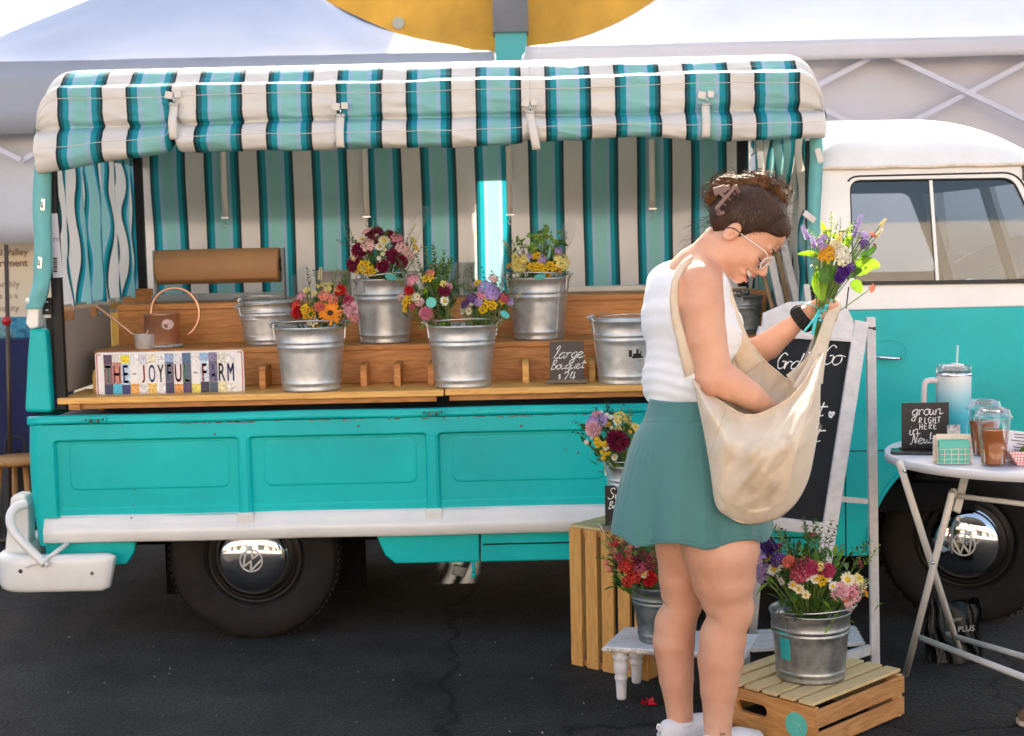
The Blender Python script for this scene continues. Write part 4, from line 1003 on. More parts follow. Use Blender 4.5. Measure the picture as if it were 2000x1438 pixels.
def bucket(label, cpx, bot_y, Y, wtop_px, h_px, wbot_px=None, mat=None, z=None, ears=0.0, hang=.12, group='galvanised flower buckets'):
    c = P(cpx, bot_y, Y); k = px2m(Y); rt = wtop_px * k / 2; rb = (wbot_px or wtop_px * .80) * k / 2; h = h_px * k
    t = thing('bucket', label, 'bucket', (c.x, Y, z if z is not None else c.z), group=group)
    bucket_parts(t, rt, rb, h, mat or ZINC, hang, ears); t['top'] = (c.x, Y, t.location.z + h); t['rt'] = rt
    return t
z1, z2, z3 = zS1 + .002, zS2 + .002, zS3 + .002
B1 = bucket('large bucket of orange and red flowers right of the plate sign', 609, 765, 5.13, 136, 124, 112, z=z1, ears=R(185))
B2 = bucket('tall bucket on the second shelf holding the maroon and pink bouquet', 752, 668, 5.46, 122, 124, 96, z=z2, ears=R(230))
B3 = bucket('large bucket on the lowest shelf holding two wrapped bouquets', 905, 760, 5.13, 134, 121, 108, z=z1, ears=R(190))
B4 = bucket('bucket on the second shelf holding the bouquet of pale and bright yellow flowers', 1053, 663, 5.46, 120, 120, 96, z=z2, ears=R(-20), hang=-.1)
B5 = bucket('empty bucket with a black logo sticker on the lowest shelf behind the woman', 1224, 752, 5.13, 132, 124, 108, z=z1, ears=R(190))
B6 = bucket('empty bucket at the left of the second shelf beside the paper roll', 528, 672, 5.50, 112, 84, 92, z=z2, ears=R(175))
B7 = bucket('empty bucket nested inside the left bucket on the second shelf', 522, 655, 5.50, 104, 60, 88, z=z2 + .018, ears=R(200))
B8 = bucket('dark bucket on the top shelf behind the face of the woman', 1452, 652, 5.52, 74, 74, 60, mat=ZINCD, z=z2 + .04, ears=R(250), hang=-.2)
B8.location.z = z2
# logo sticker on B5
q = MB(); cc = Vector((P(1240, 700, 5.0).x, 5.13, z1 + .12)); rr_ = B5['rt'] * .94
def onb(B, ang, z, rad_add=.0012):
    rt, z0 = B['rt'], B.location.z; h = B['top'][2] - z0; rb = rt * .81; r_ = lerp(rb, rt, z / h) + rad_add
    return Vector((B.location.x + r_ * math.cos(ang), B.location.y + r_ * math.sin(ang), z0 + z))
def patch(B, a0, a1, z0, z1_, mi=0, q=None, n=8, add=.0015):
    q.grid(lambda u, v: onb(B, lerp(a0, a1, u), lerp(z0, z1_, v), add), n, 2, mi)
patch(B5, R(-84), R(-62), .095, .102, 0, q); patch(B5, R(-90), R(-84), .10, .125, 0, q); patch(B5, R(-82), R(-66), .102, .112, 0, q); patch(B5, R(-76), R(-72), .112, .128, 0, q); patch(B5, R(-68), R(-66), .112, .120, 0, q); patch(B5, R(-74), R(-60), .078, .094, 1, q, add=.002)
for k in range(5): patch(B5, R(-73 + 2.6 * k), R(-72 + 2.6 * k), .080, .092, 0, q, 2, add=.0026)
s_ = q.build('sticker', [BLK, M('sticker_white', (.7, .7, .7), .5)]); sh_ = Vector(B5.location)
s_.data.transform(Matrix.Translation(-sh_)); s_.parent = B5

# clear / back-row vessels
GLS = glassy('clear_glass', (.95, .97, .97), .02, .05, .5)
for (cx, y0, wpx, hpx, lab) in ((652, 566, 70, 54, 'clear tinted pail on the top shelf behind the orange bouquet'), (884, 570, 92, 64, 'clear glass cylinder on the top shelf behind the mint sticker bouquet')):
    c = P(cx, y0, 5.8); k = px2m(5.8); q = MB(); r_ = wpx * k / 2; h_ = hpx * k
    q.lathe([(0, .003), (r_ * .86, .003), (r_ * .88, .01), (r_, h_), (r_ + .003, h_ + .002), (r_ - .002, h_), (r_ * .84, .012), (0, .010)], (c.x, 5.8, z3), 40)
    tag(q.build('glass_pail', ZINC if cx == 652 else GLS), lab, 'vase')

# paper roll on its dispenser
KRAFT = M('kraft_paper', (.40, .21, .095), .62, nz=(3, .08), bump=(90, .1))
pr_ = thing('paper_roll_dispenser', 'big kraft paper roll on a grey metal dispenser above the shelf', 'paper roll', (P(428, 580, 5.9).x, 5.9, z3))
a_, c_ = P(307, 520, 5.9), P(547, 519, 5.9); zc_ = P(428, 520, 5.9).z; r_ = 33.5 * px2m(5.9)
q = MB(); q.lathe([(.018, a_.x), (r_ - .002, a_.x), (r_, a_.x + .003), (r_ + .0008, (a_.x + c_.x) / 2), (r_, c_.x - .003), (r_ - .002, c_.x), (.018, c_.x)], (0, 5.9, zc_), 64, axis='x')
q.grid(lambda u, v: Vector((lerp(a_.x + .012, c_.x - .002, u), 5.9 - r_ * math.cos(-.5 + v * 1.1) - .001 - .004 * v, zc_ - r_ * math.sin(-.5 + v * 1.1) - .012 * v * v)), 6, 10); q.build('paper_roll', KRAFT, pr_)
q = MB(); q.tube([(a_.x - .015, 5.9, zc_), (c_.x + .02, 5.9, zc_)], .012); q.lathe([(.0, c_.x + .001), (.030, c_.x + .001), (.030, c_.x + .006), (0, c_.x + .006)], (0, 5.9, zc_), 24, axis='x'); q.build('spindle', BLACKM, pr_)
GREYM = M('grey_painted_metal', (.20, .23, .25), .45, nz=(10, .15))
q = MB(); 
for x in (a_.x - .006, c_.x + .014): q.box((x, 5.9, (z3 + zc_ + .07) / 2), (.012, .05, zc_ + .07 - z3))
q.box(((a_.x + c_.x) / 2, 5.87, z3 + .016), (c_.x - a_.x + .04, .012, .03)); q.build('frame', GREYM, pr_, bevel=.002)

# copper watering can
wcn = thing('watering_can', 'copper watering can with a round handle and long spout', 'watering can', (P(318, 668, 5.45).x, 5.45, z2 + .012))
COPPER = M('copper', (.72, .40, .27), .30, .85, nz=(14, .08)); k = px2m(5.45); c = Vector(wcn.location)
bw = 34 * k; q = MB(); hh = 60 * k; q.lathe([(0, 0), (bw - .002, 0), (bw, .003), (bw * 1.0, hh - .004), (bw + .002, hh - .002), (bw, hh), (bw * .55, hh + .001), (bw * .5, hh - .004), (bw * .5, hh - .02), (0, hh - .02)], c, 48); q.build('body', COPPER, wcn)
hc = P(342, 612, 5.45); hr = 47 * k; q = MB(); ps = [Vector((hc.x + hr * math.cos(a), 5.45, hc.z + hr * 1.05 * math.sin(a))) for a in [R(t) for t in range(-62, 196, 8)]]; q.tube(ps, .0055, 10); q.build('handle', COPPER, wcn)
q = MB(); q.tube(catmull([P(286, 656, 5.45), P(262, 654, 5.45), P(245, 642, 5.45), P(215, 618, 5.45), P(187, 598, 5.45)]), .0050, 10); q.build('spout', COPPER, wcn)
q = MB(); q.disc(P(326, 634, 5.45 - bw - .001), .020, 28, 'y'); q.v = [Vector((v.x, 5.45 - math.sqrt(max(0, (bw + .0012) ** 2 - (v.x - c.x) ** 2)), v.z)) for v in q.v]; q.build('sticker', M('pink_label', (.60, .42, .42), .5), wcn)
q = MB()
def line3(q, pts, w_, Yfn, mi=0):
    q.tube([Vector((p[0], Yfn(p[0]), p[1])) for p in pts], w_, 4, mi)
sq = P(326, 634, 5.4)
line3(q, [(sq.x + dx * .001, sq.z + dz * .001) for dx, dz in ((-12, 0), (-9, 4), (-7, -2), (-4, 3), (-1, -2), (2, 4), (5, -1), (9, 3))], .0006, lambda x: 5.45 - math.sqrt(max(0, (bw + .0016) ** 2 - (x - c.x) ** 2))); q.build('sticker_scrawl', M('pink_ink', (.4, .18, .18), .6), wcn)
q = MB(); q.lathe([(0, -.011), (bw + .012, -.011), (bw + .012, 0), (0, .0)], c, 40)
tag(q.build('coaster', M('mosaic', (.35, .32, .30), .35, nz=(70, .6))), 'small mosaic coaster under the copper watering can', 'coaster')
q = MB(); cc = P(281, 684, 5.37); k2 = px2m(5.37); r_ = 19 * k2; h_ = 28 * k2
q.lathe([(0, .002), (r_ * .9, 0), (r_ * .92, .003), (r_ * .93, .008), (r_, .010), (r_ * 1.05, h_), (r_ * 1.07, h_ + .001), (r_ * 1.0, h_ - .003), (r_ * .85, .01), (0, .01)], (cc.x, 5.385, z2), 14)
tag(q.build('zinc_cup', M('pale_zinc', (.75, .76, .76), .4, .35, nz=(20, .1))), 'small pale zinc cup in front of the watering can above the plate sign', 'cup')

# THE-JOYFUL-FARM plate
pl = thing('plate_sign', 'long white sign of cut licence plate letters reading THE-JOYFUL-FARM', 'sign', P(330, 772, 5.13))
Yp = 5.125; A0 = P(185, 690, Yp); A1 = P(475, 683, Yp); B0 = P(186, 775, Yp)
cx_, cz_ = (A0.x + A1.x) / 2, (P(330, 687, Yp).z + P(330, 772, Yp).z) / 2; Wp, Hp = A1.x - A0.x, P(330, 686, Yp).z - P(330, 772.5, Yp).z
PLW = M('plate_white', (.72, .71, .70), .35, nz=(30, .05), coat=.2)
q = MB(); q.prism([Vector((x, 0, z)) for x, z in rrect(Wp, Hp, .012)], (cx_, Yp, cz_), (cx_, Yp + .004, cz_)); q.build('plate', PLW, pl, bevel=.001)
PR = M('plate_red', (.55, .02, .03), .4); q = MB()
for s in (-1, 1):
    ps = [Vector((cx_ + s * (Wp / 2 - .022), Yp - .0008, cz_ + Hp / 2 - .008)), Vector((cx_ + s * (Wp / 2 - .010), Yp - .0008, cz_ + Hp / 2 - .009)), Vector((cx_ + s * (Wp / 2 - .0065), Yp - .0008, cz_ + Hp / 2 - .018)), Vector((cx_ + s * (Wp / 2 - .0065), Yp - .0008, cz_ - Hp / 2 + .018)), Vector((cx_ + s * (Wp / 2 - .010), Yp - .0008, cz_ - Hp / 2 + .009)), Vector((cx_ + s * (Wp / 2 - .022), Yp - .0008, cz_ - Hp / 2 + .008))]
    q.tube(catmull(ps, 4), .0016, 6)
q.build('border', PR, pl)
word = 'THE-JOYFUL-FARM'; n = len(word); pal = {'g': (.03, .30, .10), 'r': (.50, .02, .03), 'b': (.03, .12, .34), 'k': (.03, .03, .04), 'R': (.65, .05, .08), 'p': (.22, .15, .50), 'n': (.02, .04, .20), 'm': (.35, .01, .05)}
cols = 'grbkrbkbmgkRpkn'.replace('g', 'g', 1)
tops = [(.06, .03, .08), (.62, .6, .58), (.75, .62, .02), (.7, .7, .7), (.55, .55, .6), (.7, .65, .5), (.68, .68, .68), (.25, .35, .55), (.6, .6, .62), (.06, .12, .25), (.7, .7, .66), (.25, .4, .6), (.20, .16, .30), (.62, .6, .5), (.7, .7, .7)]
bots = [(.02, .03, .10), (.05, .45, .65), (.02, .03, .15), (.75, .35, .08), (.6, .6, .6), (.75, .45, .12), (.7, .68, .7), (.03, .03, .10), (.65, .28, .06), (.06, .04, .12), (.75, .62, .12), (.02, .02, .06), (.05, .08, .12), (.7, .6, .35), (.65, .65, .6)]
mids = [(.20, .10, .14), (.5, .2, .15), (.45, .6, .75), None, None, None, None, (.10, .09, .13), None, (.07, .10, .16), None, (.5, .6, .68), (.12, .13, .18), None, None]
x0 = cx_ - Wp / 2 + .030; cw = (Wp - .062) / n
matc = {}
def cm(c):
    k_ = tuple(round(x, 2) for x in c)
    if k_ not in matc: matc[k_] = M('plate_tone', c, .4, nz=(120, .45))
    return matc[k_]
OUT = M('plate_outline', (.75, .75, .76), .4)
for i, ch in enumerate(word):
    xc_ = x0 + cw * (i + .5); mats = [cm(tops[i]), cm(bots[i]), PLW if mids[i] is None else cm(mids[i])]
    q = MB(); dz = .001 * math.sin(i * 2.3)
    q.box((xc_, Yp - .0006 - .0003 * (i % 2), cz_ + dz), (cw - .0012, .0012, Hp - .016), mi=2)
    th = Hp * (.20 + .03 * math.sin(i * 5)); bh = Hp * (.22 + .05 * math.sin(i * 3.1))
    q.box((xc_, Yp - .0011 - .0003 * (i % 2), cz_ + Hp / 2 - .009 - th / 2 + dz), (cw - .0013, .0012, th), mi=0)
    q.box((xc_, Yp - .0011 - .0003 * (i % 2), cz_ - Hp / 2 + .009 + bh / 2 + dz), (cw - .0013, .0012, bh), mi=1)
    q.build('letter_plate', mats, pl)
    fy = Yp - .0026; hgt = Hp * .40
    vs, fs = text_mb(ch if ch != '-' else '-', 1.0); mx = [v[0] for v in vs]; my = [v[1] for v in vs]; sx_s = (cw * .78) / max(.05, (max(mx) - min(mx))) if ch != '-' else (cw * .5) / (max(mx) - min(mx)); sz_s = hgt / (max(my) - min(my)) if ch != '-' else .004 / (max(my) - min(my))
    mxm, mym = (max(mx) + min(mx)) / 2, (max(my) + min(my)) / 2; sx_s = min(sx_s, hgt * .75) if ch != '-' else sx_s
    q = MB()
    if ch in 'THEFULA' or ch == 'M':
        for ox, oz in ((.0014, 0), (-.0014, 0), (0, .0014), (0, -.0014), (.001, .001), (-.001, -.001), (.001, -.001), (-.001, .001)):
            q.add([Vector((xc_ + (v[0] - mxm) * sx_s * .92 + ox, fy + .0004 - .00001 * ox, cz_ + .001 + (v[1] - mym) * sz_s + oz)) for v in vs], fs, 1)
    q.add([Vector((xc_ + (v[0] - mxm) * sx_s * .92, fy, cz_ + .001 + (v[1] - mym) * sz_s)) for v in vs], fs, 0)
    if ch != '-':
        for ox in (.0006, -.0006): q.add([Vector((xc_ + (v[0] - mxm) * sx_s * .92 + ox, fy - .0001, cz_ + .001 + (v[1] - mym) * sz_s)) for v in vs], fs, 0)
    m_ = bpy.data.materials.get('letter_' + cols[i]) or M('letter_' + cols[i], pal[cols[i]], .35); q.build('letter', [m_, OUT], pl)
q = MB(); put_text(q, 'XP', .012, (x0 + cw * 2.15, Yp - .0022, cz_ + Hp * .29), mi=0); q.build('stamp', PR, pl)
q = MB(); put_text(q, 'MEX', .010, (x0 + cw * 11.1, Yp - .0022, cz_ - Hp * .40), bold=.0003); put_text(q, 'UF', .012, (x0 + cw * 10.1, Yp - .0022, cz_ - Hp * .36)); put_text(q, 'SI', .010, (x0 + cw * 14.6, Yp - .0022, cz_ - Hp * .38)); q.build('stamp', [M('stamp_ink', (.12, .12, .18), .5)], pl)

# ------------------------------------------------------------------ handwriting
G = {  # strokes on a 0..1 wide, baseline 0, x-height .45, cap 1
 'L': [[(.25, .75), (.35, .98), (.55, .95), (.45, .6), (.3, .2), (.1, .02), (.25, .1), (.5, .02), (.8, .1)]], 'a': [[(.65, .4), (.4, .47), (.12, .25), (.2, .02), (.5, .1), (.66, .42)], [(.66, .42), (.6, .1), (.72, .0), (.9, .12)]],
 'r': [[(.1, .42), (.22, .38), (.2, .0)], [(.21, .22), (.4, .44), (.62, .40)]], 'g': [[(.65, .4), (.4, .47), (.12, .26), (.22, .04), (.5, .12), (.66, .42)], [(.66, .42), (.56, -.1), (.4, -.42), (.15, -.38), (.2, -.2), (.55, -.02), (.9, .12)]],
 'e': [[(.1, .2), (.45, .25), (.55, .40), (.35, .47), (.12, .28), (.2, .03), (.5, .0), (.85, .14)]], 'B': [[(.2, .9), (.15, .4), (.1, -.05)], [(.1, .85), (.45, .98), (.55, .75), (.25, .5), (.6, .42), (.6, .1), (.3, .0), (.1, .08)]],
 'o': [[(.5, .45), (.2, .4), (.12, .15), (.35, .0), (.6, .12), (.6, .36), (.45, .46), (.8, .40)]], 'u': [[(.1, .42), (.12, .12), (.3, .0), (.55, .12), (.62, .42)], [(.62, .42), (.6, .1), (.72, .0), (.9, .1)]],
 'q': [[(.62, .4), (.38, .47), (.12, .26), (.22, .04), (.48, .12), (.64, .42)], [(.64, .42), (.52, -.1), (.45, -.42), (.62, -.2), (.85, .1)]], 't': [[(.4, .8), (.32, .3), (.36, .02), (.6, .05)], [(.08, .52), (.75, .56)]],
 '$': [[(.6, .75), (.3, .8), (.25, .6), (.6, .45), (.55, .2), (.2, .2)], [(.42, .95), (.40, .05)]], '2': [[(.15, .75), (.35, .95), (.6, .8), (.4, .4), (.1, .02), (.7, .05)]], '4': [[(.35, .95), (.15, .4), (.75, .45)], [(.6, .9), (.55, -.05)]],
 'w': [[(.1, .42), (.15, .05), (.35, .05), (.45, .38)], [(.45, .38), (.5, .05), (.7, .05), (.85, .42), (1., .38)]], 'n': [[(.1, .42), (.12, .0)], [(.12, .25), (.35, .46), (.55, .38), (.56, .05), (.9, .12)]],
 'R': [[(.15, .9), (.12, 0)], [(.12, .88), (.55, .85), (.55, .55), (.15, .48), (.65, 0)]], 'I': [[(.35, .9), (.33, 0)]], 'G': [[(.65, .8), (.35, .92), (.1, .5), (.3, .03), (.65, .12), (.65, .42), (.42, .42)]], 'H': [[(.12, .9), (.12, 0)], [(.65, .9), (.65, 0)], [(.12, .45), (.65, .48)]],
 'T': [[(.05, .9), (.75, .9)], [(.4, .9), (.38, 0)]], 'E': [[(.6, .9), (.15, .9), (.12, .02), (.62, .02)], [(.13, .48), (.5, .48)]], 'i': [[(.3, .42), (.28, .08), (.45, .0), (.6, .1)], [(.33, .62), (.34, .65)]],
 'N': [[(-.15, .0), (.05, .05), (.2, .9), (.3, .5), (.45, .02), (.55, .5), (.65, .98)]], 'b': [[(.2, .95), (.14, .4), (.16, .02), (.5, .08), (.5, .38), (.2, .36)]], 'S': [[(.65, .8), (.45, .95), (.2, .8), (.35, .55), (.6, .35), (.5, .08), (.15, .05), (.05, .2)]],
 '&': [[(.75, .0), (.3, .6), (.35, .85), (.55, .75), (.25, .35), (.15, .1), (.4, .0), (.75, .35)]], 's': [[(.5, .42), (.2, .4), (.4, .2), (.35, .02), (.08, .04)]], 'h': [[(.2, .95), (.12, 0)], [(.13, .25), (.35, .46), (.55, .35), (.55, 0), (.8, .1)]], 'y': [[(.1, .42), (.2, .1), (.5, .1), (.6, .42)], [(.6, .42), (.5, -.2), (.2, -.4)]],
 'f': [[(.6, .85), (.4, .95), (.3, .4), (.25, -.3)], [(.1, .4), (.6, .42)]], 'l': [[(.35, .9), (.25, .3), (.35, .0), (.6, .1)]], 'm': [[(.08, .42), (.08, .0)], [(.08, .25), (.25, .46), (.35, .3), (.35, 0)], [(.36, .25), (.55, .46), (.68, .3), (.68, .02), (.9, .1)]], '*': [[(.3, .1), (.08, .4), (.22, .55), (.32, .40), (.45, .56), (.58, .4), (.3, .1)]], 'c': [[(.55, .38), (.3, .47), (.1, .22), (.25, .02), (.6, .1)]],
}
G['!'] = [[(.3, .9), (.3, .3)], [(.3, .05), (.3, .0)]]
def write(q, txt, o, xa, ya, size, w_, adv=.62, slant=.18, mi=0):
    xa = Vector(xa).normalized(); ya = Vector(ya).normalized(); nn = xa.cross(ya).normalized(); x = 0; o = Vector(o)
    for ch in txt:
        if ch == ' ': x += size * .4; continue
        for s in G[ch]:
            pts = catmull([Vector((p[0] * .78, p[1], 0)) for p in s], 5) if len(s) > 2 else [Vector((p[0] * .78, p[1], 0)) for p in s]
            L_ = [o + xa * (x + (p.x + p.y * slant) * size) + ya * (p.y * size) for p in pts]
            # flat pen ribbon
            vs = []; 
            for i, p in enumerate(L_):
                d = (L_[min(i + 1, len(L_) - 1)] - L_[max(i - 1, 0)]); d = d.normalized() if d.length > 1e-9 else xa; sd = nn.cross(d) * w_ * (.8 + .25 * math.sin(i * .9)); vs += [p + sd, p - sd]
            q.add(vs, [(2 * i, 2 * i + 1, 2 * i + 3, 2 * i + 2) for i in range(len(L_) - 1)], mi)
        x += size * adv
    return q
# Large Bouquet $24
ls = thing('chalk_sign', 'small dark board on a wood foot reading Large Bouquet $24', 'sign', P(1106, 758, 5.12), group='handwritten chalk signs')
a_, c_, b_ = P(1073, 669, 5.12), P(1140, 669, 5.12), P(1074, 754, 5.12); bz = zS1 + .018
q = MB(); q.box(((a_.x + c_.x) / 2, 5.12, (a_.z + bz) / 2 - .004), (c_.x - a_.x, .005, a_.z - bz + .014)); q.build('board', SIGNG, ls, bevel=.001)
q = MB(); q.box(((a_.x + c_.x) / 2, 5.12, bz - .006), (c_.x - a_.x + .026, .035, .014)); q.build('foot', wood('grey_wood', (.20, .15, .10), (.12, .09, .06)), ls, bevel=.001)
q = MB(); k = px2m(5.12)
write(q, 'Large', P(1077, 701, 5.1165), (1, 0, .025), (0, 0, 1), 24 * k, 1.0 * k, .50, .35); write(q, 'Bouquet', P(1075, 722, 5.1165), (1, 0, .025), (0, 0, 1), 19 * k, .9 * k, .50, .3); write(q, '$', P(1088, 742, 5.1165), (1, 0, 0), (0, 0, 1), 12 * k, .9 * k); write(q, '24', P(1097, 747, 5.1165), (1, 0, .02), (0, 0, 1), 22 * k, 1.0 * k, .55, .2)
q.build('lettering', CHALK, ls)
# ================================================================== FLOWERS
LEAFM = M('leaf_green', (.06, .17, .02), .5, nz=(18, .4), thin=.35)
LEAFL = M('leaf_lime', (.25, .42, .04), .45, nz=(14, .3), thin=.45)
LEAFD = M('leaf_dark', (.03, .09, .02), .5, nz=(18, .4), thin=.25)
STEMM = M('stem_green', (.14, .22, .05), .5, nz=(30, .3))
FC = {'mar': (.22, .008, .05), 'red': (.60, .01, .02), 'pnk': (.75, .28, .38), 'lpk': (.80, .48, .52), 'yel': (.85, .55, .01), 'lyl': (.85, .72, .25), 'org': (.85, .27, .005), 'whi': (.78, .76, .66), 'lav': (.45, .32, .68), 'pur': (.10, .03, .28), 'cor': (.75, .22, .16), 'grn': (.20, .34, .05), 'blk': (.02, .03, .04), 'dpk': (.5, .06, .14), 'brn': (.05, .02, .01), 'gld': (.75, .38, .01), 'cre': (.80, .72, .48)}
_fm = {}
def fm(c):
    if c not in _fm: _fm[c] = M('petal_' + c, FC[c], .55, nz=(60, .22), thin=.3)
    return _fm[c]
def petal(b, o, d, n, L_, w_, cup=.15, mi=0):
    """petal from o along d with normal n"""
    s = n.cross(d).normalized(); p1 = o + d * L_ * .5 + n * cup * L_ * .5; p2 = o + d * L_ + n * cup * L_ * .3
    b.add([o, p1 + s * w_ / 2, p2 + s * w_ * .22, p2 - s * w_ * .22, p1 - s * w_ / 2], [(0, 1, 2, 3, 4)], mi, False)
def mk(kind, col, size, seed=0):
    rr = random.Random(seed * 77 + len(kind)); b = MB(); Zv = Vector((0, 0, 1)); mats = [fm(col), fm('yel'), STEMM]
    def ring(o, n_, L_, w_, cup, tilt, z=0, ph=0, mi=0):
        for k in range(n_):
            a = 2 * math.pi * k / n_ + ph + rr.uniform(-.12, .12); d = Vector((math.cos(a) * math.cos(tilt), math.sin(a) * math.cos(tilt), math.sin(tilt)))
            petal(b, o + Vector((math.cos(a), math.sin(a), 0)) * size * .1 + Zv * z, d, (Zv - d * d.dot(Zv)).normalized(), L_ * rr.uniform(.85, 1.1), w_, cup, mi)
    if kind == 'sunflower':
        ring(Vector(), 15, size, size * .34, .12, .12); ring(Vector(), 13, size * .8, size * .3, .1, .3, size * .04, .2); b.ball((0, 0, size * .08), (size * .26, size * .26, size * .16), 14, 8, 1); mats[1] = fm('brn')
    elif kind == 'daisy':
        ring(Vector(), 11, size * .9, size * .5, .12, .1); b.ball((0, 0, size * .06), (size * .36, size * .36, size * .2), 10, 6, 1)
    elif kind == 'button':
        ring(Vector(), 12, size * .55, size * .4, .1, .5); b.ball((0, 0, size * .1), (size * .62, size * .62, size * .42), 12, 7, 0); b.ball((0, 0, size * .42), (size * .22, size * .22, size * .1), 8, 5, 1); mats[1] = fm('gld')
    elif kind == 'puff':
        n_ = 90
        for k in range(n_):
            z = 1 - 1.5 * (k + .5) / n_; a = k * 2.39996; r_ = math.sqrt(max(0, 1 - z * z)); d = Vector((r_ * math.cos(a), r_ * math.sin(a), z)); o = d * size * .45
            dd = (d + Vector((rr.uniform(-.3, .3), rr.uniform(-.3, .3), .25))).normalized(); petal(b, o, dd, dd.orthogonal().normalized() if k % 2 else d.cross(Vector((0, 0, 1.01))).normalized().cross(dd), size * .5, size * .3, .2)
        b.ball((0, 0, -size * .05), size * .5, 10, 6, 0)
    elif kind in ('cluster', 'yarrow'):
        n_ = 18 if kind == 'cluster' else 15
        for k in range(n_):
            z = 1 - .75 * (k + .5) / n_; a = k * 2.39996; r_ = math.sqrt(max(0, 1 - z * z)); d = Vector((r_ * math.cos(a), r_ * math.sin(a), z)); o = Vector((d.x, d.y, d.z * .55)) * size * .85
            if kind == 'yarrow': b.ball(o, (size * .23, size * .23, size * .17), 8, 5, 0); b.ball(o + d * size * .12, size * .08, 6, 4, 1); mats[1] = fm('gld')
            else:
                x = d.orthogonal().normalized(); y = d.cross(x)
                for j in range(5):
                    t = j * 1.2566 + k; dd = (x * math.cos(t) + y * math.sin(t) + d * .25).normalized(); petal(b, o, dd, d, size * .30, size * .26, .1)
                b.ball(o + d * size * .02, size * .06, 6, 4, 1)
            b.tube([Vector((0, 0, -size * .6)), o], size * .03, 3, 2, False)
    elif kind in ('spike', 'snap'):
        H = size * (5 if kind == 'spike' else 3.4); lv = 12 if kind == 'spike' else 7
        b.tube([Vector((0, 0, -H * .2)), Vector((.03 * H, 0, H * .5)), Vector((.0, 0, H))], [size * .09, size * .07, size * .03], 5, 2)
        for k in range(lv):
            t = k / lv; z = H * (.12 + .88 * t); f = 1 - .6 * t
            for j in range(5 if kind == 'spike' else 3):
                a = j * 6.283 / (5 if kind == 'spike' else 3) + k * 1.3; d = Vector((math.cos(a), math.sin(a), .35)).normalized(); o = Vector((0, 0, z)) + d * size * .25
                if kind == 'spike':
                    petal(b, o, d, Vector((0, 0, 1)), size * .8 * f, size * .6 * f, .2); petal(b, o, (d + Zv * .6).normalized(), d.cross(Zv).normalized(), size * .75 * f, size * .5 * f); b.ball(o + d * size * .2, size * .2 * f, 5, 4, 0)
                else:
                    if t > .8: b.ball(o, size * .18, 6, 4, 2); continue
                    b.ball(o + d * size * .15, (size * .30 * f, size * .30 * f, size * .26 * f), 8, 5, 0)
                    for m_ in range(4): 
                        dd = (d + Vector((rr.uniform(-.7, .7), rr.uniform(-.7, .7), rr.uniform(-.5, .7)))).normalized(); petal(b, o + d * size * .25, dd, dd.orthogonal().normalized(), size * .45 * f, size * .45 * f, .2)
    elif kind == 'bell':
        for k in range(9):
            o = Vector((rr.gauss(0, .5), rr.gauss(0, .5), rr.uniform(0, 1.6))) * size
            for j in range(6):
                a = j * 1.047; dd = Vector((math.cos(a), math.sin(a), .6)).normalized(); petal(b, o, dd, Zv, size * .45, size * .4, .3)
    elif kind == 'sprig':
        H = size * 4; b.tube([Vector((0, 0, 0)), Vector((.04 * H, 0, H * .6)), Vector((0, .03 * H, H))], [size * .06, size * .05, size * .02], 4, 2)
        for k in range(7):
            z = H * (.15 + .13 * k)
            for s in (0, math.pi):
                a = s + k * 1.4; d = Vector((math.cos(a), math.sin(a), .8)).normalized(); leaf(b, Vector((0, 0, z)), d, size * (1.25 - .09 * k), size * .34, 0)
        mats = [LEAFM if col == 'grn' else LEAFD if col == 'blk' else LEAFL, STEMM, STEMM]
    elif kind == 'leaf':
        leaf(b, Vector((0, 0, 0)), Vector((.15, 0, 1)).normalized(), size, size * .48, 0, 8); mats = [LEAFL if col == 'lyl' else LEAFM, STEMM, STEMM]
    elif kind == 'tail':
        b.tube([Vector((0, 0, 0)), Vector((.2 * size, 0, size * 1.2)), Vector((.7 * size, 0, size * 2.4)), Vector((.6 * size, .1 * size, size * 3.6))], [size * .10, size * .16, size * .14, size * .05], 7, 0); mats[0] = fm(col)
    return b.mesh(kind, mats)
def leaf(b, o, d, L_, w_, mi=0, n=5):
    d = d.normalized(); s = d.cross(Vector((0, 0, 1))); s = s.normalized() if s.length > .1 else Vector((0, 1, 0)); nn = s.cross(d); vs = []; 
    for k in range(n + 1):
        t = k / n; ww = w_ * .5 * math.sin(math.pi * min(1, t ** .75)) ; c = o + d * L_ * t - Vector((0, 0, 1)) * L_ * .35 * t * t * .6; vs += [c + s * ww + nn * ww * .35, c, c - s * ww + nn * ww * .35]
    fs = []
    for k in range(n): a = 3 * k; fs += [(a, a + 1, a + 4, a + 3), (a + 1, a + 2, a + 5, a + 4)]
    b.add(vs, fs, mi, True)
BS = {'puff': 1.55, 'cluster': 1.45, 'yarrow': 1.35, 'daisy': 1.35, 'button': 1.45, 'sunflower': 1.15, 'snap': 1.25, 'spike': 1.2, 'sprig': 1.5, 'leaf': 1.0, 'tail': 1.2, 'bell': 1.25}
_cache = {}
NAMES = {'sunflower': 'rudbeckia_bloom', 'daisy': 'daisy_bloom', 'button': 'button_bloom', 'puff': 'zinnia_bloom', 'cluster': 'phlox_cluster', 'yarrow': 'yarrow_head', 'spike': 'lavender_spike', 'snap': 'snapdragon_stem', 'bell': 'green_bells', 'sprig': 'leaf_sprig', 'leaf': 'leaf', 'tail': 'flower_tail'}
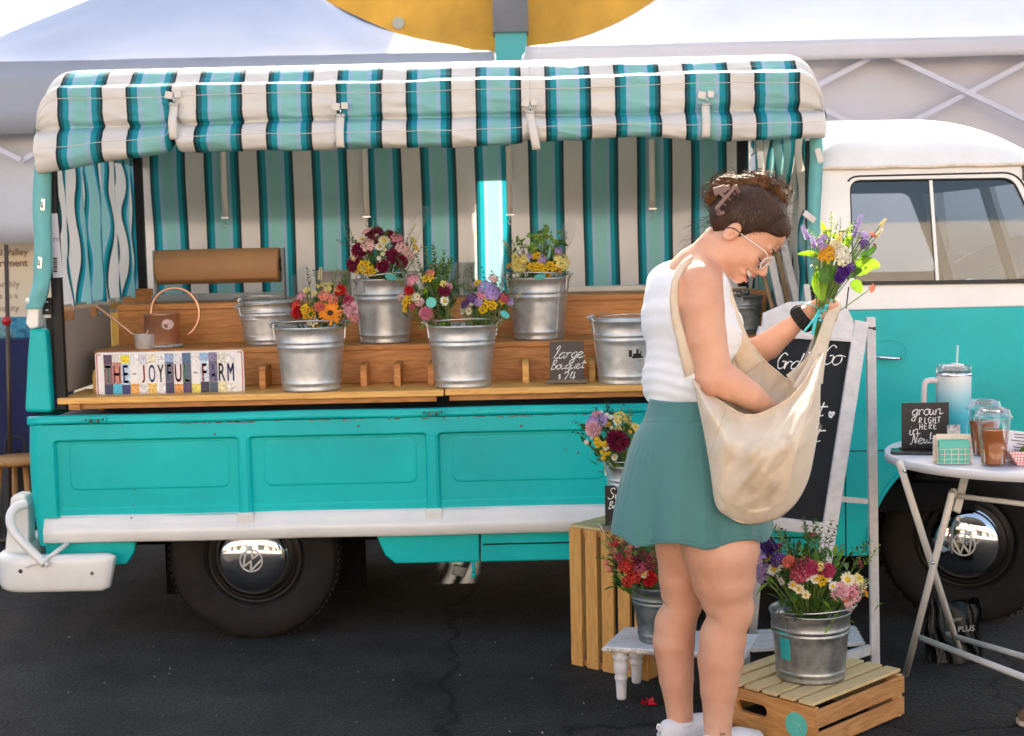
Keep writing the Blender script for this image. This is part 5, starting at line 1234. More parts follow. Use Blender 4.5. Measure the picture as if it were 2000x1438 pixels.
def bloom(root, kind, col, size, pos, direc, spin=0):
    v = rnd.randrange(3); key = (kind, col, v)
    if key not in _cache: _cache[key] = mk(kind, col, 1.0 * .02, v)
    o = bpy.data.objects.new(NAMES[kind], _cache[key]); COL.objects.link(o); o.parent = root
    o.location = Vector(pos) - root.location; o.rotation_mode = 'QUATERNION'
    o.rotation_quaternion = Vector(direc).to_track_quat('Z', 'Y') @ Quaternion((0, 0, 1), spin); s = size / .02 * BS.get(kind, 1.3); o.scale = (s, s, s); return o
def bouquet(label, cpx, cpy, Y, rpx, base, items, fill=(), nleaf=26, leafcol=None, ratio=1.0, seed=1, group='cut flower bouquets', name='bouquet', leafsize=.035, stemr=.0022):
    """items: (px,py,kind,col,size_m); fill: (kind,col,size,n)"""
    rr = random.Random(seed); c = P(cpx, cpy, Y); Rm = rpx * px2m(Y); base = Vector(base)
    t = thing(name, label, 'bouquet', base, group=group); ends = []
    def surf(px, py, depth=1.0):
        p = P(px, py, Y); dx, dz = (p.x - c.x), (p.z - c.z) / ratio; d2 = min(.96, (dx * dx + dz * dz) / (Rm * Rm)); yy = Y - Rm * .85 * math.sqrt(1 - d2) * depth; return P(px, py, yy)
    for (px, py, kind, col, size) in items:
        p = surf(px, py); dr = (p - (c + Vector((0, .02, -Rm * .7)))).normalized(); dr = (dr + Vector((rr.uniform(-.15, .15), -.25, rr.uniform(-.1, .1)))).normalized()
        if kind in ('spike', 'snap', 'sprig', 'leaf', 'tail'): dr = (p - base).normalized() + Vector((rr.uniform(-.1, .1), 0, 0)); dr = (dr + Vector(((p.x - c.x) / Rm * .35, 0, .2))).normalized(); p = p - dr * size * 1.2
        bloom(t, kind, col, size, p, dr, rr.uniform(0, 6.28)); ends.append(p)
    for (kind, col, size, n_) in fill:
        for k in range(n_):
            a = rr.uniform(0, 2 * math.pi); e = rr.random() ** .6; th = rr.uniform(.1, 1.35)
            d = Vector((math.cos(a) * math.sin(th), math.sin(a) * math.sin(th), math.cos(th))); p = c + Vector((d.x * Rm, d.y * Rm * .85, d.z * Rm * ratio * .9)) * rr.uniform(.70, .95)
            if kind in ('spike', 'snap', 'sprig', 'tail', 'leaf'): p = p - d * size * 1.5
            bloom(t, kind, col, size * rr.uniform(.85, 1.15), p, d, rr.uniform(0, 6.28)); ends.append(p)
    b = MB()
    for e in ends:
        m_ = base.lerp(e, .55) + Vector((rr.uniform(-.006, .006), rr.uniform(-.006, .006), 0)); m_.x = lerp(base.x, e.x, .35); m_.y = lerp(base.y, e.y, .35)
        bs = base + Vector((rr.uniform(-.015, .015), rr.uniform(-.015, .015), 0)); b.tube([bs, m_, e], stemr, 4, 0, False)
    for k in range(nleaf * 2):   # inner mass of foliage behind the blooms
        d = Vector((rr.gauss(0, 1), rr.gauss(0, 1), rr.gauss(0, 1))).normalized() * rr.random() ** .4 * .8; o = c + Vector((d.x * Rm, d.y * Rm * .8 + Rm * .1, d.z * Rm * ratio * .9 - .15 * Rm))
        dd = (o - base).normalized() + Vector((rr.uniform(-.6, .6), rr.uniform(-.6, .4), rr.uniform(-.3, .4))); leaf(b, o, dd, leafsize * rr.uniform(.7, 1.3), leafsize * .40, rr.choice((1, 3, 3, 1, 2)))
    for k in range(nleaf):
        e = rr.choice(ends); t_ = rr.uniform(.45, .95); o = base.lerp(e, t_); o += Vector((rr.gauss(0, 1), rr.gauss(0, 1), rr.gauss(0, .6))) * Rm * .22
        d = Vector((rr.uniform(-1, 1), rr.uniform(-1, .5), rr.uniform(-.2, 1))).normalized(); leaf(b, o, d, leafsize * rr.uniform(.6, 1.3), leafsize * .36, rr.choice((1, 1, 2, 3)))
    b.build('foliage', [STEMM, LEAFM, LEAFL, LEAFD] if not leafcol else [STEMM] + leafcol, t)
    return t
CELLO = glassy('cellophane', (.985, .99, .99), .12, .02, .22)
def wrap(t, cpx, cpy, Y, rpx, base, h0, lean=0, open_=1.0, zt=None):
    c = P(cpx, cpy, Y); r_ = rpx * px2m(Y); base = Vector(base); b = MB(); rr = random.Random(cpx)
    ph = rr.uniform(0, 6)
    def fn(u, v):
        a = u * 2 * math.pi; rad = lerp(.03, r_ * (1 + .10 * math.sin(3 * a + ph) + .05 * math.sin(8 * a)), v ** .8)
        z = lerp(base.z + h0, c.z + (.6 + .3 * math.sin(2 * a + ph) + .12 * math.sin(5 * a)) * r_, v)
        return Vector((lerp(base.x, c.x, v) + rad * math.cos(a), lerp(base.y, Y, v) + rad * .8 * math.sin(a), z + .004 * math.sin(30 * u + 5 * v)))
    b.grid(fn, 48, 10, wrapu=True); return b.build('cellophane_wrap', CELLO, t)
def mintdot(t, px, py, Y, r, tilt=(0, 0), mats=None):
    b = MB(); p = P(px, py, Y); rot = Matrix.Rotation(tilt[0], 3, 'Z') @ Matrix.Rotation(tilt[1], 3, 'X')
    poly = [rot @ Vector((r * math.cos(k * .2094), 0, r * math.sin(k * .2094))) for k in range(30)]; nn = rot @ Vector((0, -1, 0))
    b.prism(poly, p, p - nn * .0015)
    xa, ya = rot @ Vector((1, 0, 0)), rot @ Vector((0, 0, 1)); ps = p + nn * .0008
    for (dz, pts) in ((.12, ((-.5, 0), (-.3, .25), (-.15, -.1), (.05, .22), (.2, -.05), (.4, .2), (.5, 0))), (-.28, ((-.6, 0), (-.4, .2), (-.25, -.05), (-.1, .15), (.1, -.1), (.3, .18), (.55, .02)))):
        b.tube([ps + xa * x * r + ya * (z + dz) * r for x, z in pts], r * .022, 4, 1)
    b.build('mint_sticker', [MINT, M('mint_pale', (.35, .70, .62), .5)], t)
def top(B, dz=-.02): x, y, z = B['top']; return Vector((x, y, z + dz))
def inb(B, dx=0, dy=0, h=.05): return Vector((B.location.x + dx, B.location.y + dy, B.location.z + h))

# 1: orange & red, front left
q1 = bouquet('wrapped bouquet with a big orange daisy and red blooms', 640, 600, 5.13, 62, inb(B1, .01), [
 (645, 612, 'sunflower', 'org', .036), (683, 604, 'puff', 'lpk', .022), (692, 618, 'cluster', 'pnk', .018), (583, 612, 'puff', 'red', .018), (578, 596, 'cluster', 'red', .016), (664, 568, 'puff', 'red', .016), (604, 614, 'yarrow', 'gld', .020), (612, 628, 'yarrow', 'cre', .018), (596, 604, 'yarrow', 'yel', .015), (590, 578, 'cluster', 'pnk', .015), (600, 568, 'yarrow', 'lyl', .012), (634, 578, 'cluster', 'cor', .018), (650, 585, 'cluster', 'cor', .014), (680, 588, 'puff', 'dpk', .014), (625, 600, 'puff', 'cor', .014), (618, 640, 'yarrow', 'gld', .014), (660, 636, 'leaf', 'lyl', .03), (705, 605, 'leaf', 'lyl', .035),
 (625, 545, 'spike', 'cre', .009), (605, 560, 'sprig', 'grn', .014), (650, 556, 'sprig', 'lyl', .013), (660, 566, 'yarrow', 'lyl', .012), (640, 566, 'yarrow', 'lyl', .012)], [('sprig', 'grn', .013, 4), ('cluster', 'cor', .014, 4), ('yarrow', 'lyl', .012, 5)], 40, seed=3)
wrap(q1, 640, 585, 5.13, 70, inb(B1), .13)
# 2: maroon & pink, upper
q2 = bouquet('tall wrapped bouquet of maroon, pink and cream blooms on the second shelf', 742, 502, 5.46, 68, inb(B2), [
 (702, 490, 'puff', 'mar', .022), (692, 518, 'puff', 'mar', .022), (731, 458, 'puff', 'mar', .016), (765, 500, 'puff', 'mar', .020), (748, 520, 'puff', 'mar', .018), (785, 512, 'puff', 'mar', .018), (718, 480, 'cluster', 'lpk', .022), (775, 465, 'cluster', 'pnk', .018), (785, 485, 'cluster', 'lpk', .020), (798, 498, 'cluster', 'lpk', .018), (708, 468, 'daisy', 'cre', .016), (750, 470, 'daisy', 'cre', .018), (742, 482, 'daisy', 'whi', .016), (735, 460, 'button', 'whi', .010), (712, 522, 'yarrow', 'yel', .022), (724, 530, 'yarrow', 'yel', .018), (700, 528, 'yarrow', 'yel', .014), (740, 505, 'button', 'whi', .010), (748, 497, 'button', 'cre', .010), (752, 488, 'button', 'cre', .009), (738, 528, 'button', 'cre', .009), (744, 512, 'button', 'cre', .009), (690, 505, 'cluster', 'cre', .013), (806, 470, 'yarrow', 'lyl', .013), (810, 484, 'yarrow', 'yel', .012), (725, 448, 'tail', 'grn', .012), (690, 465, 'sprig', 'grn', .010), (812, 500, 'sprig', 'grn', .012), (800, 458, 'sprig', 'lyl', .010), (720, 505, 'sprig', 'grn', .013)], [('cluster', 'lpk', .016, 5), ('puff', 'mar', .016, 6), ('sprig', 'grn', .010, 2), ('sprig', 'blk', .012, 4)], 30, seed=5)
wrap(q2, 748, 488, 5.46, 84, inb(B2), .16); mintdot(q2, 764, 541, 5.30, .022, (.35, -1.0))
# 3: left one in B3 with sticker
q3 = bouquet('leafy green wrapped bouquet bearing a round mint sticker', 848, 575, 5.12, 60, inb(B3, -.04, 0, .05), [
 (806, 548, 'cluster', 'pnk', .018), (800, 568, 'puff', 'red', .014), (836, 545, 'yarrow', 'yel', .018), (840, 535, 'cluster', 'cor', .014), (797, 590, 'yarrow', 'yel', .020), (793, 603, 'yarrow', 'yel', .014), (812, 582, 'cluster', 'cre', .014), (806, 596, 'cluster', 'dpk', .014), (832, 612, 'puff', 'pnk', .018), (868, 588, 'daisy', 'whi', .014), (868, 568, 'puff', 'mar', .016), (875, 560, 'cluster', 'pnk', .013), (866, 556, 'yarrow', 'lyl', .012), (783, 580, 'cluster', 'lpk', .012), (820, 590, 'cluster', 'lpk', .013),
 (838, 520, 'sprig', 'lyl', .015), (852, 525, 'sprig', 'grn', .016), (866, 530, 'sprig', 'grn', .016), (824, 530, 'sprig', 'grn', .014), (876, 535, 'sprig', 'lyl', .014), (792, 530, 'sprig', 'grn', .013), (808, 520, 'sprig', 'lyl', .013), (850, 510, 'sprig', 'grn', .014), (786, 556, 'sprig', 'lyl', .012)], [('sprig', 'grn', .014, 8), ('sprig', 'lyl', .013, 3)], 60, seed=7, leafsize=.045)
wrap(q3, 845, 560, 5.12, 66, inb(B3, -.04), .14); mintdot(q3, 842, 591, 5.005, .0185, (0.06, .0))
q4 = bouquet('lavender, purple and yellow wrapped bouquet in the shared bucket', 957, 590, 5.13, 52, inb(B3, .045, 0, .05), [
 (948, 563, 'cluster', 'lav', .022), (960, 575, 'cluster', 'lav', .020), (942, 575, 'cluster', 'pnk', .016), (963, 545, 'cluster', 'lpk', .014), (922, 583, 'cluster', 'pur', .016), (935, 590, 'cluster', 'lav', .014), (908, 595, 'cluster', 'pur', .013), (955, 590, 'yarrow', 'yel', .018), (962, 598, 'yarrow', 'yel', .014), (944, 605, 'yarrow', 'yel', .014), (906, 598, 'daisy', 'whi', .014), (904, 608, 'daisy', 'whi', .012), (921, 594, 'button', 'whi', .010), (916, 608, 'daisy', 'whi', .012), (984, 582, 'cluster', 'dpk', .015), (996, 590, 'cluster', 'lav', .012), (980, 590, 'yarrow', 'yel', .010), (934, 555, 'yarrow', 'yel', .013), (925, 548, 'sprig', 'blk', .012), (978, 558, 'sprig', 'blk', .013), (990, 562, 'sprig', 'blk', .012), (1003, 560, 'sprig', 'lyl', .012), (1010, 580, 'spike', 'cre', .006), (1006, 598, 'sprig', 'lyl', .009)], [('cluster', 'lav', .014, 5), ('sprig', 'blk', .012, 5), ('sprig', 'grn', .010, 4)], 55, seed=9, leafsize=.028)
wrap(q4, 962, 572, 5.13, 58, inb(B3, .045), .14); mintdot(q4, 986, 614, 5.03, .0185, (.7, -.75))
# 5: yellow at B4
q5 = bouquet('pale and bright yellow bouquet with green bells on the second shelf', 1052, 508, 5.46, 60, inb(B4), [
 (1015, 518, 'puff', 'lyl', .022), (1008, 516, 'cluster', 'cre', .018), (1096, 512, 'cluster', 'lyl', .026), (1052, 524, 'yarrow', 'yel', .018), (1062, 528, 'yarrow', 'yel', .018), (1075, 522, 'yarrow', 'yel', .018), (1040, 522, 'yarrow', 'yel', .016), (1068, 538, 'yarrow', 'yel', .014), (1088, 528, 'yarrow', 'gld', .018), (1022, 505, 'cluster', 'lyl', .014), (1058, 506, 'cluster', 'lav', .013), (1048, 500, 'yarrow', 'yel', .014), (1090, 490, 'cluster', 'lav', .013), (1035, 500, 'cluster', 'lav', .010), (994, 520, 'yarrow', 'gld', .010), (1005, 500, 'yarrow', 'lyl', .010),
 (1040, 472, 'bell', 'grn', .020), (1055, 480, 'bell', 'grn', .022), (1068, 470, 'bell', 'grn', .020), (1045, 488, 'bell', 'grn', .020), (1080, 482, 'bell', 'grn', .016), (1076, 462, 'tail', 'blk', .008), (1062, 468, 'tail', 'blk', .007), (1018, 490, 'sprig', 'lyl', .010), (1010, 492, 'sprig', 'grn', .012), (1000, 500, 'sprig', 'grn', .010), (990, 480, 'spike', 'cre', .006), (996, 505, 'sprig', 'blk', .010)], [('bell', 'grn', .018, 6), ('cluster', 'lyl', .014, 4), ('sprig', 'grn', .010, 6)], 30, seed=11)
wrap(q5, 1052, 492, 5.46, 74, inb(B4), .16); mintdot(q5, 1055, 540, 5.32, .021, (-.3, -1.0))
# ================================================================== FRONT PROPS
# ---- upright slatted crate (stands on end) left of the woman
def yaw_basis(a): return Vector((math.cos(a), math.sin(a), 0)), Vector((-math.sin(a), math.cos(a), 0))
def local_thing(name, label, cat, origin, ang, group=None):
    return thing(name, label, cat, origin, ang, group)
Yc1 = 4.62; cA = P(1113, 1297, Yc1); cA.z = 0
# solve so that the front bottom left corner sits on the ground
def ground(px, py):
    d = _F * FPX + _R * (px - 1000) + _U * (719 - py); t = -CAM_H / d.z; return Vector((d.x * t, d.y * t, 0))
gA = ground(1118, 1297); gB = ground(1262, 1329)
ang1 = math.atan2(gB.y - gA.y, gB.x - gA.x); Wc = (gB - gA).length * 1.03
topz = P(1113, 1030, gA.y).z
cr1 = local_thing('crate', 'tall honey coloured slatted crate standing on end beside the truck', 'crate', gA, ang1, 'pine crates')
D1 = .215; Hc = topz
n_s = 5; gap = .018; sw = (Wc - gap * (n_s - 1)) / n_s
for k in range(n_s):
    q = MB(); q.box((sw / 2 + k * (sw + gap), .0, Hc / 2), (sw, .012, Hc)); q.build('slat', CRATEW, cr1, local=True, bevel=.0015)
for k in range(4):
    q = MB(); q.box((-.0 + .006, .032 + k * (D1 - .05) / 3, Hc / 2), (.012, .042, Hc - .004)) ; q.build('slat', CRATEW, cr1, local=True, bevel=.0015)
    q = MB(); q.box((Wc - .006, .032 + k * (D1 - .05) / 3, Hc / 2), (.012, .042, Hc - .004)) ; q.build('slat', CRATEW, cr1, local=True, bevel=.0015)
for z in (.01, Hc - .012):
    q = MB(); q.box((Wc / 2, D1 / 2 + .008, z), (Wc - .026, D1, .02)); q.build('end_board', CRATEX, cr1, local=True, bevel=.0015)
for k in range(4):
    q = MB(); q.box((Wc / 2, .030 + k * .054, Hc + .004), (Wc + .004, .046, .010)); q.build('slat', wood('pale_slat%d' % k, (.55, .42, .20), (.45, .33, .14), 'x'), cr1, local=True, bevel=.0015)
q = MB()
for k in range(n_s):
    for z in (.012, .03, Hc - .012, Hc - .03): q.ball((sw / 2 + k * (sw + gap) + (.018 if z % .02 < .01 else -.018), -.0065, z), (.002, .001, .002), 6, 4)
q.build('nails', GRIME, cr1, local=True)
# small bucket on the upright crate
tc = cr1.matrix_basis if False else None
def loc2w(o, p):
    a = o.rotation_euler.z; return Vector((o.location.x + p[0] * math.cos(a) - p[1] * math.sin(a), o.location.y + p[0] * math.sin(a) + p[1] * math.cos(a), o.location.z + p[2]))
ctop = Hc + .0095
bp = loc2w(cr1, (Wc * .68, .125, 0)); bp.x = P(1236, 960, bp.y).x; Y9 = bp.y
B9 = thing('bucket', 'small bucket of yellow, pink and maroon flowers on the tall crate', 'bucket', (bp.x, Y9, ctop), group='galvanised flower buckets'); bucket_parts(B9, .088, .068, P(1238, 905, Y9).z - ctop, ZINC, .1, R(160)); B9['top'] = (bp.x, Y9, P(1238, 905, Y9).z)
q6 = bouquet('bouquet of yellow buttons, pink phlox and a maroon bloom against the truck side', 1192, 862, Y9 - .02, 66, (bp.x, Y9, ctop + .05), [
 (1160, 838, 'puff', 'lpk', .020), (1158, 826, 'cluster', 'lav', .018), (1174, 822, 'cluster', 'lav', .018), (1165, 812, 'cluster', 'pnk', .014), (1184, 812, 'button', 'whi', .011), (1193, 816, 'button', 'whi', .010), (1174, 806, 'button', 'whi', .009), (1207, 862, 'puff', 'mar', .026), (1198, 856, 'puff', 'mar', .018), (1166, 858, 'button', 'yel', .010), (1170, 865, 'button', 'yel', .010), (1176, 868, 'button', 'yel', .010), (1163, 865, 'button', 'yel', .009), (1168, 872, 'button', 'yel', .009), (1182, 866, 'button', 'yel', .009), (1184, 873, 'daisy', 'cre', .010), (1176, 883, 'button', 'yel', .009), (1183, 887, 'button', 'yel', .009), (1190, 886, 'button', 'yel', .009), (1179, 895, 'button', 'yel', .009), (1200, 893, 'daisy', 'whi', .009), (1146, 864, 'button', 'whi', .010), (1156, 856, 'button', 'whi', .007), (1211, 816, 'cluster', 'lyl', .018), (1206, 826, 'daisy', 'whi', .012), (1222, 818, 'cluster', 'lyl', .014), (1241, 834, 'daisy', 'lyl', .013), (1230, 844, 'button', 'yel', .008), (1240, 842, 'button', 'yel', .007), (1188, 830, 'yarrow', 'gld', .008), (1194, 836, 'button', 'cre', .007),
 (1128, 818, 'leaf', 'grn', .045), (1126, 845, 'leaf', 'grn', .040), (1135, 826, 'leaf', 'grn', .03), (1226, 836, 'sprig', 'grn', .014), (1186, 806, 'tail', 'blk', .008), (1178, 842, 'sprig', 'blk', .012), (1216, 842, 'sprig', 'grn', .012)], [('sprig', 'blk', .012, 9), ('cluster', 'lyl', .012, 3), ('cluster', 'mar', .014, 3)], 46, seed=13)
# chalk sign on the crate (Sweet Bouquet)
Ys = loc2w(cr1, (.17, .0, 0)).y + .012
cs_ = thing('chalk_sign', 'small black chalk sign on the tall crate, half hidden by the skirt', 'sign', P(1210, 1030, Ys), group='handwritten chalk signs')
a_, c_ = P(1181, 949, Ys), P(1250, 949, Ys); bz = ctop + .014
q = MB(); q.box(((a_.x + c_.x) / 2, Ys, (a_.z + bz) / 2), (c_.x - a_.x, .006, a_.z - bz)); q.build('board', M('slate_black', (.016, .016, .017), .5), cs_, bevel=.001)
q = MB(); q.box(((a_.x + c_.x) / 2, Ys, ctop + .007), (c_.x - a_.x + .03, .04, .014)); q.build('foot', wood('grey_wood_foot', (.24, .20, .16), (.15, .12, .09)), cs_, bevel=.002)
q = MB(); k = px2m(Ys); write(q, 'Sweet', P(1186, 976, Ys - .0045), (1, 0, .02), (0, 0, 1), 24 * k, 1.1 * k, .55, .2); write(q, 'Bouquet', P(1188, 994, Ys - .0045), (1, 0, .02), (0, 0, 1), 15 * k, 1.1 * k, .55, .2); q.build('lettering', CHALK, cs_)

# ---- little white stool with turned legs, bucket of red flowers on it
sL = ground(1200, 1362); sR_ = ground(1272, 1336); stz = P(1182, 1262, sL.y - .03).z
stl = thing('stool', 'small white footstool with turned legs in front of the tall crate', 'stool', (sL.x, sL.y, 0))
q = MB(); ux = Vector((1, -.30, 0)).normalized(); uy = Vector((.38, 1, 0)).normalized()
p0 = P(1178, 1268, sL.y - .035); p0.z = 0
def sp(u, v): return p0 + ux * u + uy * v
ctr = [sp(0, 0), sp(.43, 0), sp(.43, .24), sp(0, .24)]
q.prism([Vector((p.x, p.y, 0)) for p in ctr], (0, 0, stz - .018), (0, 0, stz)); q.build('top', WPAINT, stl, bevel=.003)
q = MB()
for k in range(46):
    for (A, B) in ((ctr[0], ctr[1]), (ctr[0], ctr[3])):
        p = A.lerp(B, (k + .5) / 46); q.ball((p.x, p.y, stz - .010), (.006, .006, .007), 6, 4)
q.build('beaded_trim', M('worn_trim', (.58, .52, .45), .6, nz=(60, .4)), stl)
legp = [(0, .0, .030), (.010, .022, 0)]
def turned(b, x, y, h):
    pr = [(.0, 0), (.014, 0), (.015, .005), (.017, .05), (.018, .060), (.021, .064), (.021, .070), (.018, .074), (.0185, .08), (.022, h * .55), (.023, h * .72), (.020, h * .80), (.026, h * .84), (.026, h * .88), (.020, h * .90), (.018, h)]
    b.lathe(pr, (x, y, 0), 20)
for (u, v) in ((.045, .035), (.385, .035), (.385, .205), (.045, .205)):
    p = sp(u, v); q = MB(); turned(q, p.x, p.y, stz - .017); q.build('leg', WPAINT, stl)
B10c = sp(.195, .13)
bt = P(1270, 1140, B10c.y)
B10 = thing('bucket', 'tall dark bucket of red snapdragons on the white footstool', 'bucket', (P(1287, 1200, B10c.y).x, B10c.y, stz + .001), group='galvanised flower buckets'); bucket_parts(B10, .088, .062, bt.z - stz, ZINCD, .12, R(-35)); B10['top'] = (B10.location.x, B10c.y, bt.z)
Yb = B10c.y
q7 = bouquet('bouquet of red and rust snapdragons with leafy tips by the footstool', 1246, 1102, Yb, 74, (B10.location.x, Yb, stz + .06), [
 (1206, 1088, 'snap', 'cor', .014), (1215, 1096, 'snap', 'dpk', .014), (1232, 1090, 'snap', 'cor', .014), (1245, 1100, 'snap', 'mar', .014), (1222, 1105, 'cluster', 'red', .018), (1268, 1130, 'puff', 'red', .018), (1256, 1120, 'daisy', 'cre', .013), (1238, 1126, 'cluster', 'red', .018), (1226, 1136, 'cluster', 'red', .014), (1250, 1108, 'cluster', 'dpk', .016), (1184, 1100, 'button', 'cor', .010), (1190, 1113, 'button', 'cor', .011), (1246, 1062, 'cluster', 'lav', .012), (1200, 1075, 'button', 'lyl', .008), (1272, 1100, 'cluster', 'mar', .016), (1230, 1070, 'button', 'cor', .010),
 (1212, 1056, 'sprig', 'grn', .014), (1232, 1062, 'sprig', 'grn', .014), (1258, 1066, 'sprig', 'grn', .015), (1272, 1076, 'sprig', 'grn', .014), (1196, 1080, 'sprig', 'lyl', .011), (1202, 1122, 'leaf', 'grn', .055), (1190, 1116, 'leaf', 'grn', .045), (1214, 1136, 'leaf', 'grn', .05), (1178, 1040, 'tail', 'cre', .011), (1224, 1050, 'tail', 'cre', .010)], [('snap', 'dpk', .012, 5), ('snap', 'cor', .012, 4), ('sprig', 'grn', .013, 8), ('cluster', 'red', .014, 5)], 40, seed=17, leafsize=.045)
# fallen red petal
fp = ground(1266, 1378); pet = thing('fallen_flower', 'single fallen red blossom lying on the asphalt by the footstool', 'flower', (fp.x, fp.y, .004))
q = MB(); rr = random.Random(3)
for k in range(6): d = Vector((rr.uniform(-1, .6), rr.uniform(-.6, .6), rr.uniform(.05, .7))).normalized(); petal(q, Vector((fp.x, fp.y, .005)), d, d.orthogonal().normalized(), .024, .02, .4)
q.tube([Vector((fp.x, fp.y, .006)), Vector((fp.x + .028, fp.y - .004, .005))], [.005, .003], 6, 0); q.build('petals', fm('red'), pet)

# ---- low crate with round sticker
gC = ground(1592, 1476); 
c0 = P(1592, 1375, gC.y)
# ground corner under the near vertical edge
for it in range(20):
    zt_ = P(1592, 1376, gC.y).z
    break
gL = ground(1448, 1418); gR = ground(1762, 1398)
Hl = P(1762, 1308, gR.y).z
near = None
best = None
for Yn in np.arange(3.4, 4.2, .005):
    p = P(1592, 1376, float(Yn))
    if best is None or abs(p.z - Hl) < abs(best.z - Hl): best = p
gN = Vector((best.x, best.y, 0))
dirR = (gR - gN); wR = dirR.length; dirR.normalize(); dirL = Vector((-dirR.y, dirR.x, 0)); angR = math.atan2(dirR.y, dirR.x)
Lf = .36
cr2 = thing('crate', 'low pine crate with a mint round sticker and hand hole, under a bucket', 'crate', gN, angR, 'pine crates')
# local x along the slatted long side, local y along the hand-hole end
end = MB(); end.box((.009, Lf / 2, Hl / 2 - .006), (.018, Lf, Hl - .012)); eo = end.build('end_board', wood('crate_end', (.62, .31, .10), (.42, .18, .05), 'y', .9), cr2, local=True)
cut = MB(); cut.prism([Vector((0, Lf * .60 + a, Hl * .56 + b_)) for a, b_ in rrect(.105, .034, .0165, 6)], (-.05, 0, 0), (.06, 0, 0)); co = cut.build('cut', DARKU); 
eo.parent = None; bake(eo, [co]); eo.parent = cr2
m_ = eo.modifiers.new('b', 'BEVEL'); m_.width = .002; m_.limit_method = 'ANGLE'
q = MB(); q.box((wR - .009, Lf / 2, Hl / 2 - .006), (.018, Lf, Hl - .012)); q.build('end_board', CRATEY, cr2, local=True, bevel=.002)
for z in (Hl * .24, Hl * .70):
    for y in (.0, Lf):
        q = MB(); q.box((wR / 2, y - .004 if y == 0 else y + .004, z), (wR, .008, Hl * .37)); q.build('slat', CRATEX, cr2, local=True, bevel=.0015)
for k in range(6):
    q = MB(); q.box((wR / 2 , .030 + k * (Lf - .05) / 5, Hl - .003), (wR + .002, .048, .009)); q.build('slat', CRATEY if False else wood('crate_top%d' % k, (.72, .54, .28), (.60, .42, .19), 'x', 1.2), cr2, local=True, bevel=.0015)
for y in (.012, Lf - .012):
    q = MB(); q.box((wR - .035, y, Hl / 2 - .006), (.03, .02, Hl - .02)); q.build('corner_post', CRATEX, cr2, local=True)
q = MB(); q.prism([Vector((0, .0365 * math.cos(k * .2094), .0365 * math.sin(k * .2094))) for k in range(30)], (-.0015, .062, Hl * .47), (.0005, .062, Hl * .47), 0)
for (dz, pts) in ((.35, ((-.7, .0), (-.3, .02), (.0, 0))), (.1, ((-.5, 0), (-.3, .2), (-.15, -.05), (.05, .2), (.2, -.05), (.5, .15))), (-.2, ((-.6, 0), (-.4, .25), (-.25, -.1), (-.1, .2), (.1, -.15), (.3, .25), (.6, .0))), (-.5, ((-.3, 0), (.1, .05), (.3, 0)))):
    q.tube([Vector((-.0022, .062 - x * .030, Hl * .47 + (z + dz) * .030)) for x, z in pts], .0007, 4, 1)
q.build('round_sticker', [MINT, M('mint_pale', (.35, .70, .62), .5)], cr2, local=True)
# bucket on it
bc = P(1583, 1326, gN.y + .22); Yk = gN.y + .20
for Yn in np.arange(3.7, 4.4, .005):
    p = P(1583, 1318, float(Yn))
    if abs(p.z - Hl - .002) < .004: Yk = float(Yn); bc = p; break
k = px2m(Yk)
B11 = thing('bucket', 'large galvanised bucket with a teal tag standing on the low stickered crate', 'bucket', (bc.x, Yk, Hl + .003), group='galvanised flower buckets'); hB = P(1583, 1190, Yk).z - Hl; bucket_parts(B11, 79 * k, 66 * k, hB, M('galvanised_worn', (.36, .38, .39), .38, .85, nz=(32, .3), bump=(40, .12)), .1, R(215)); B11['top'] = (bc.x, Yk, Hl + hB); B11['rt'] = 79 * k
q = MB(); patch(B11, R(205), R(226), hB * .33, hB * .74, 0, q, add=.0018); s_ = q.build('teal_tag', M('teal_tag', (.03, .42, .45), .5)); s_.data.transform(Matrix.Translation(-Vector(B11.location))); s_.parent = B11
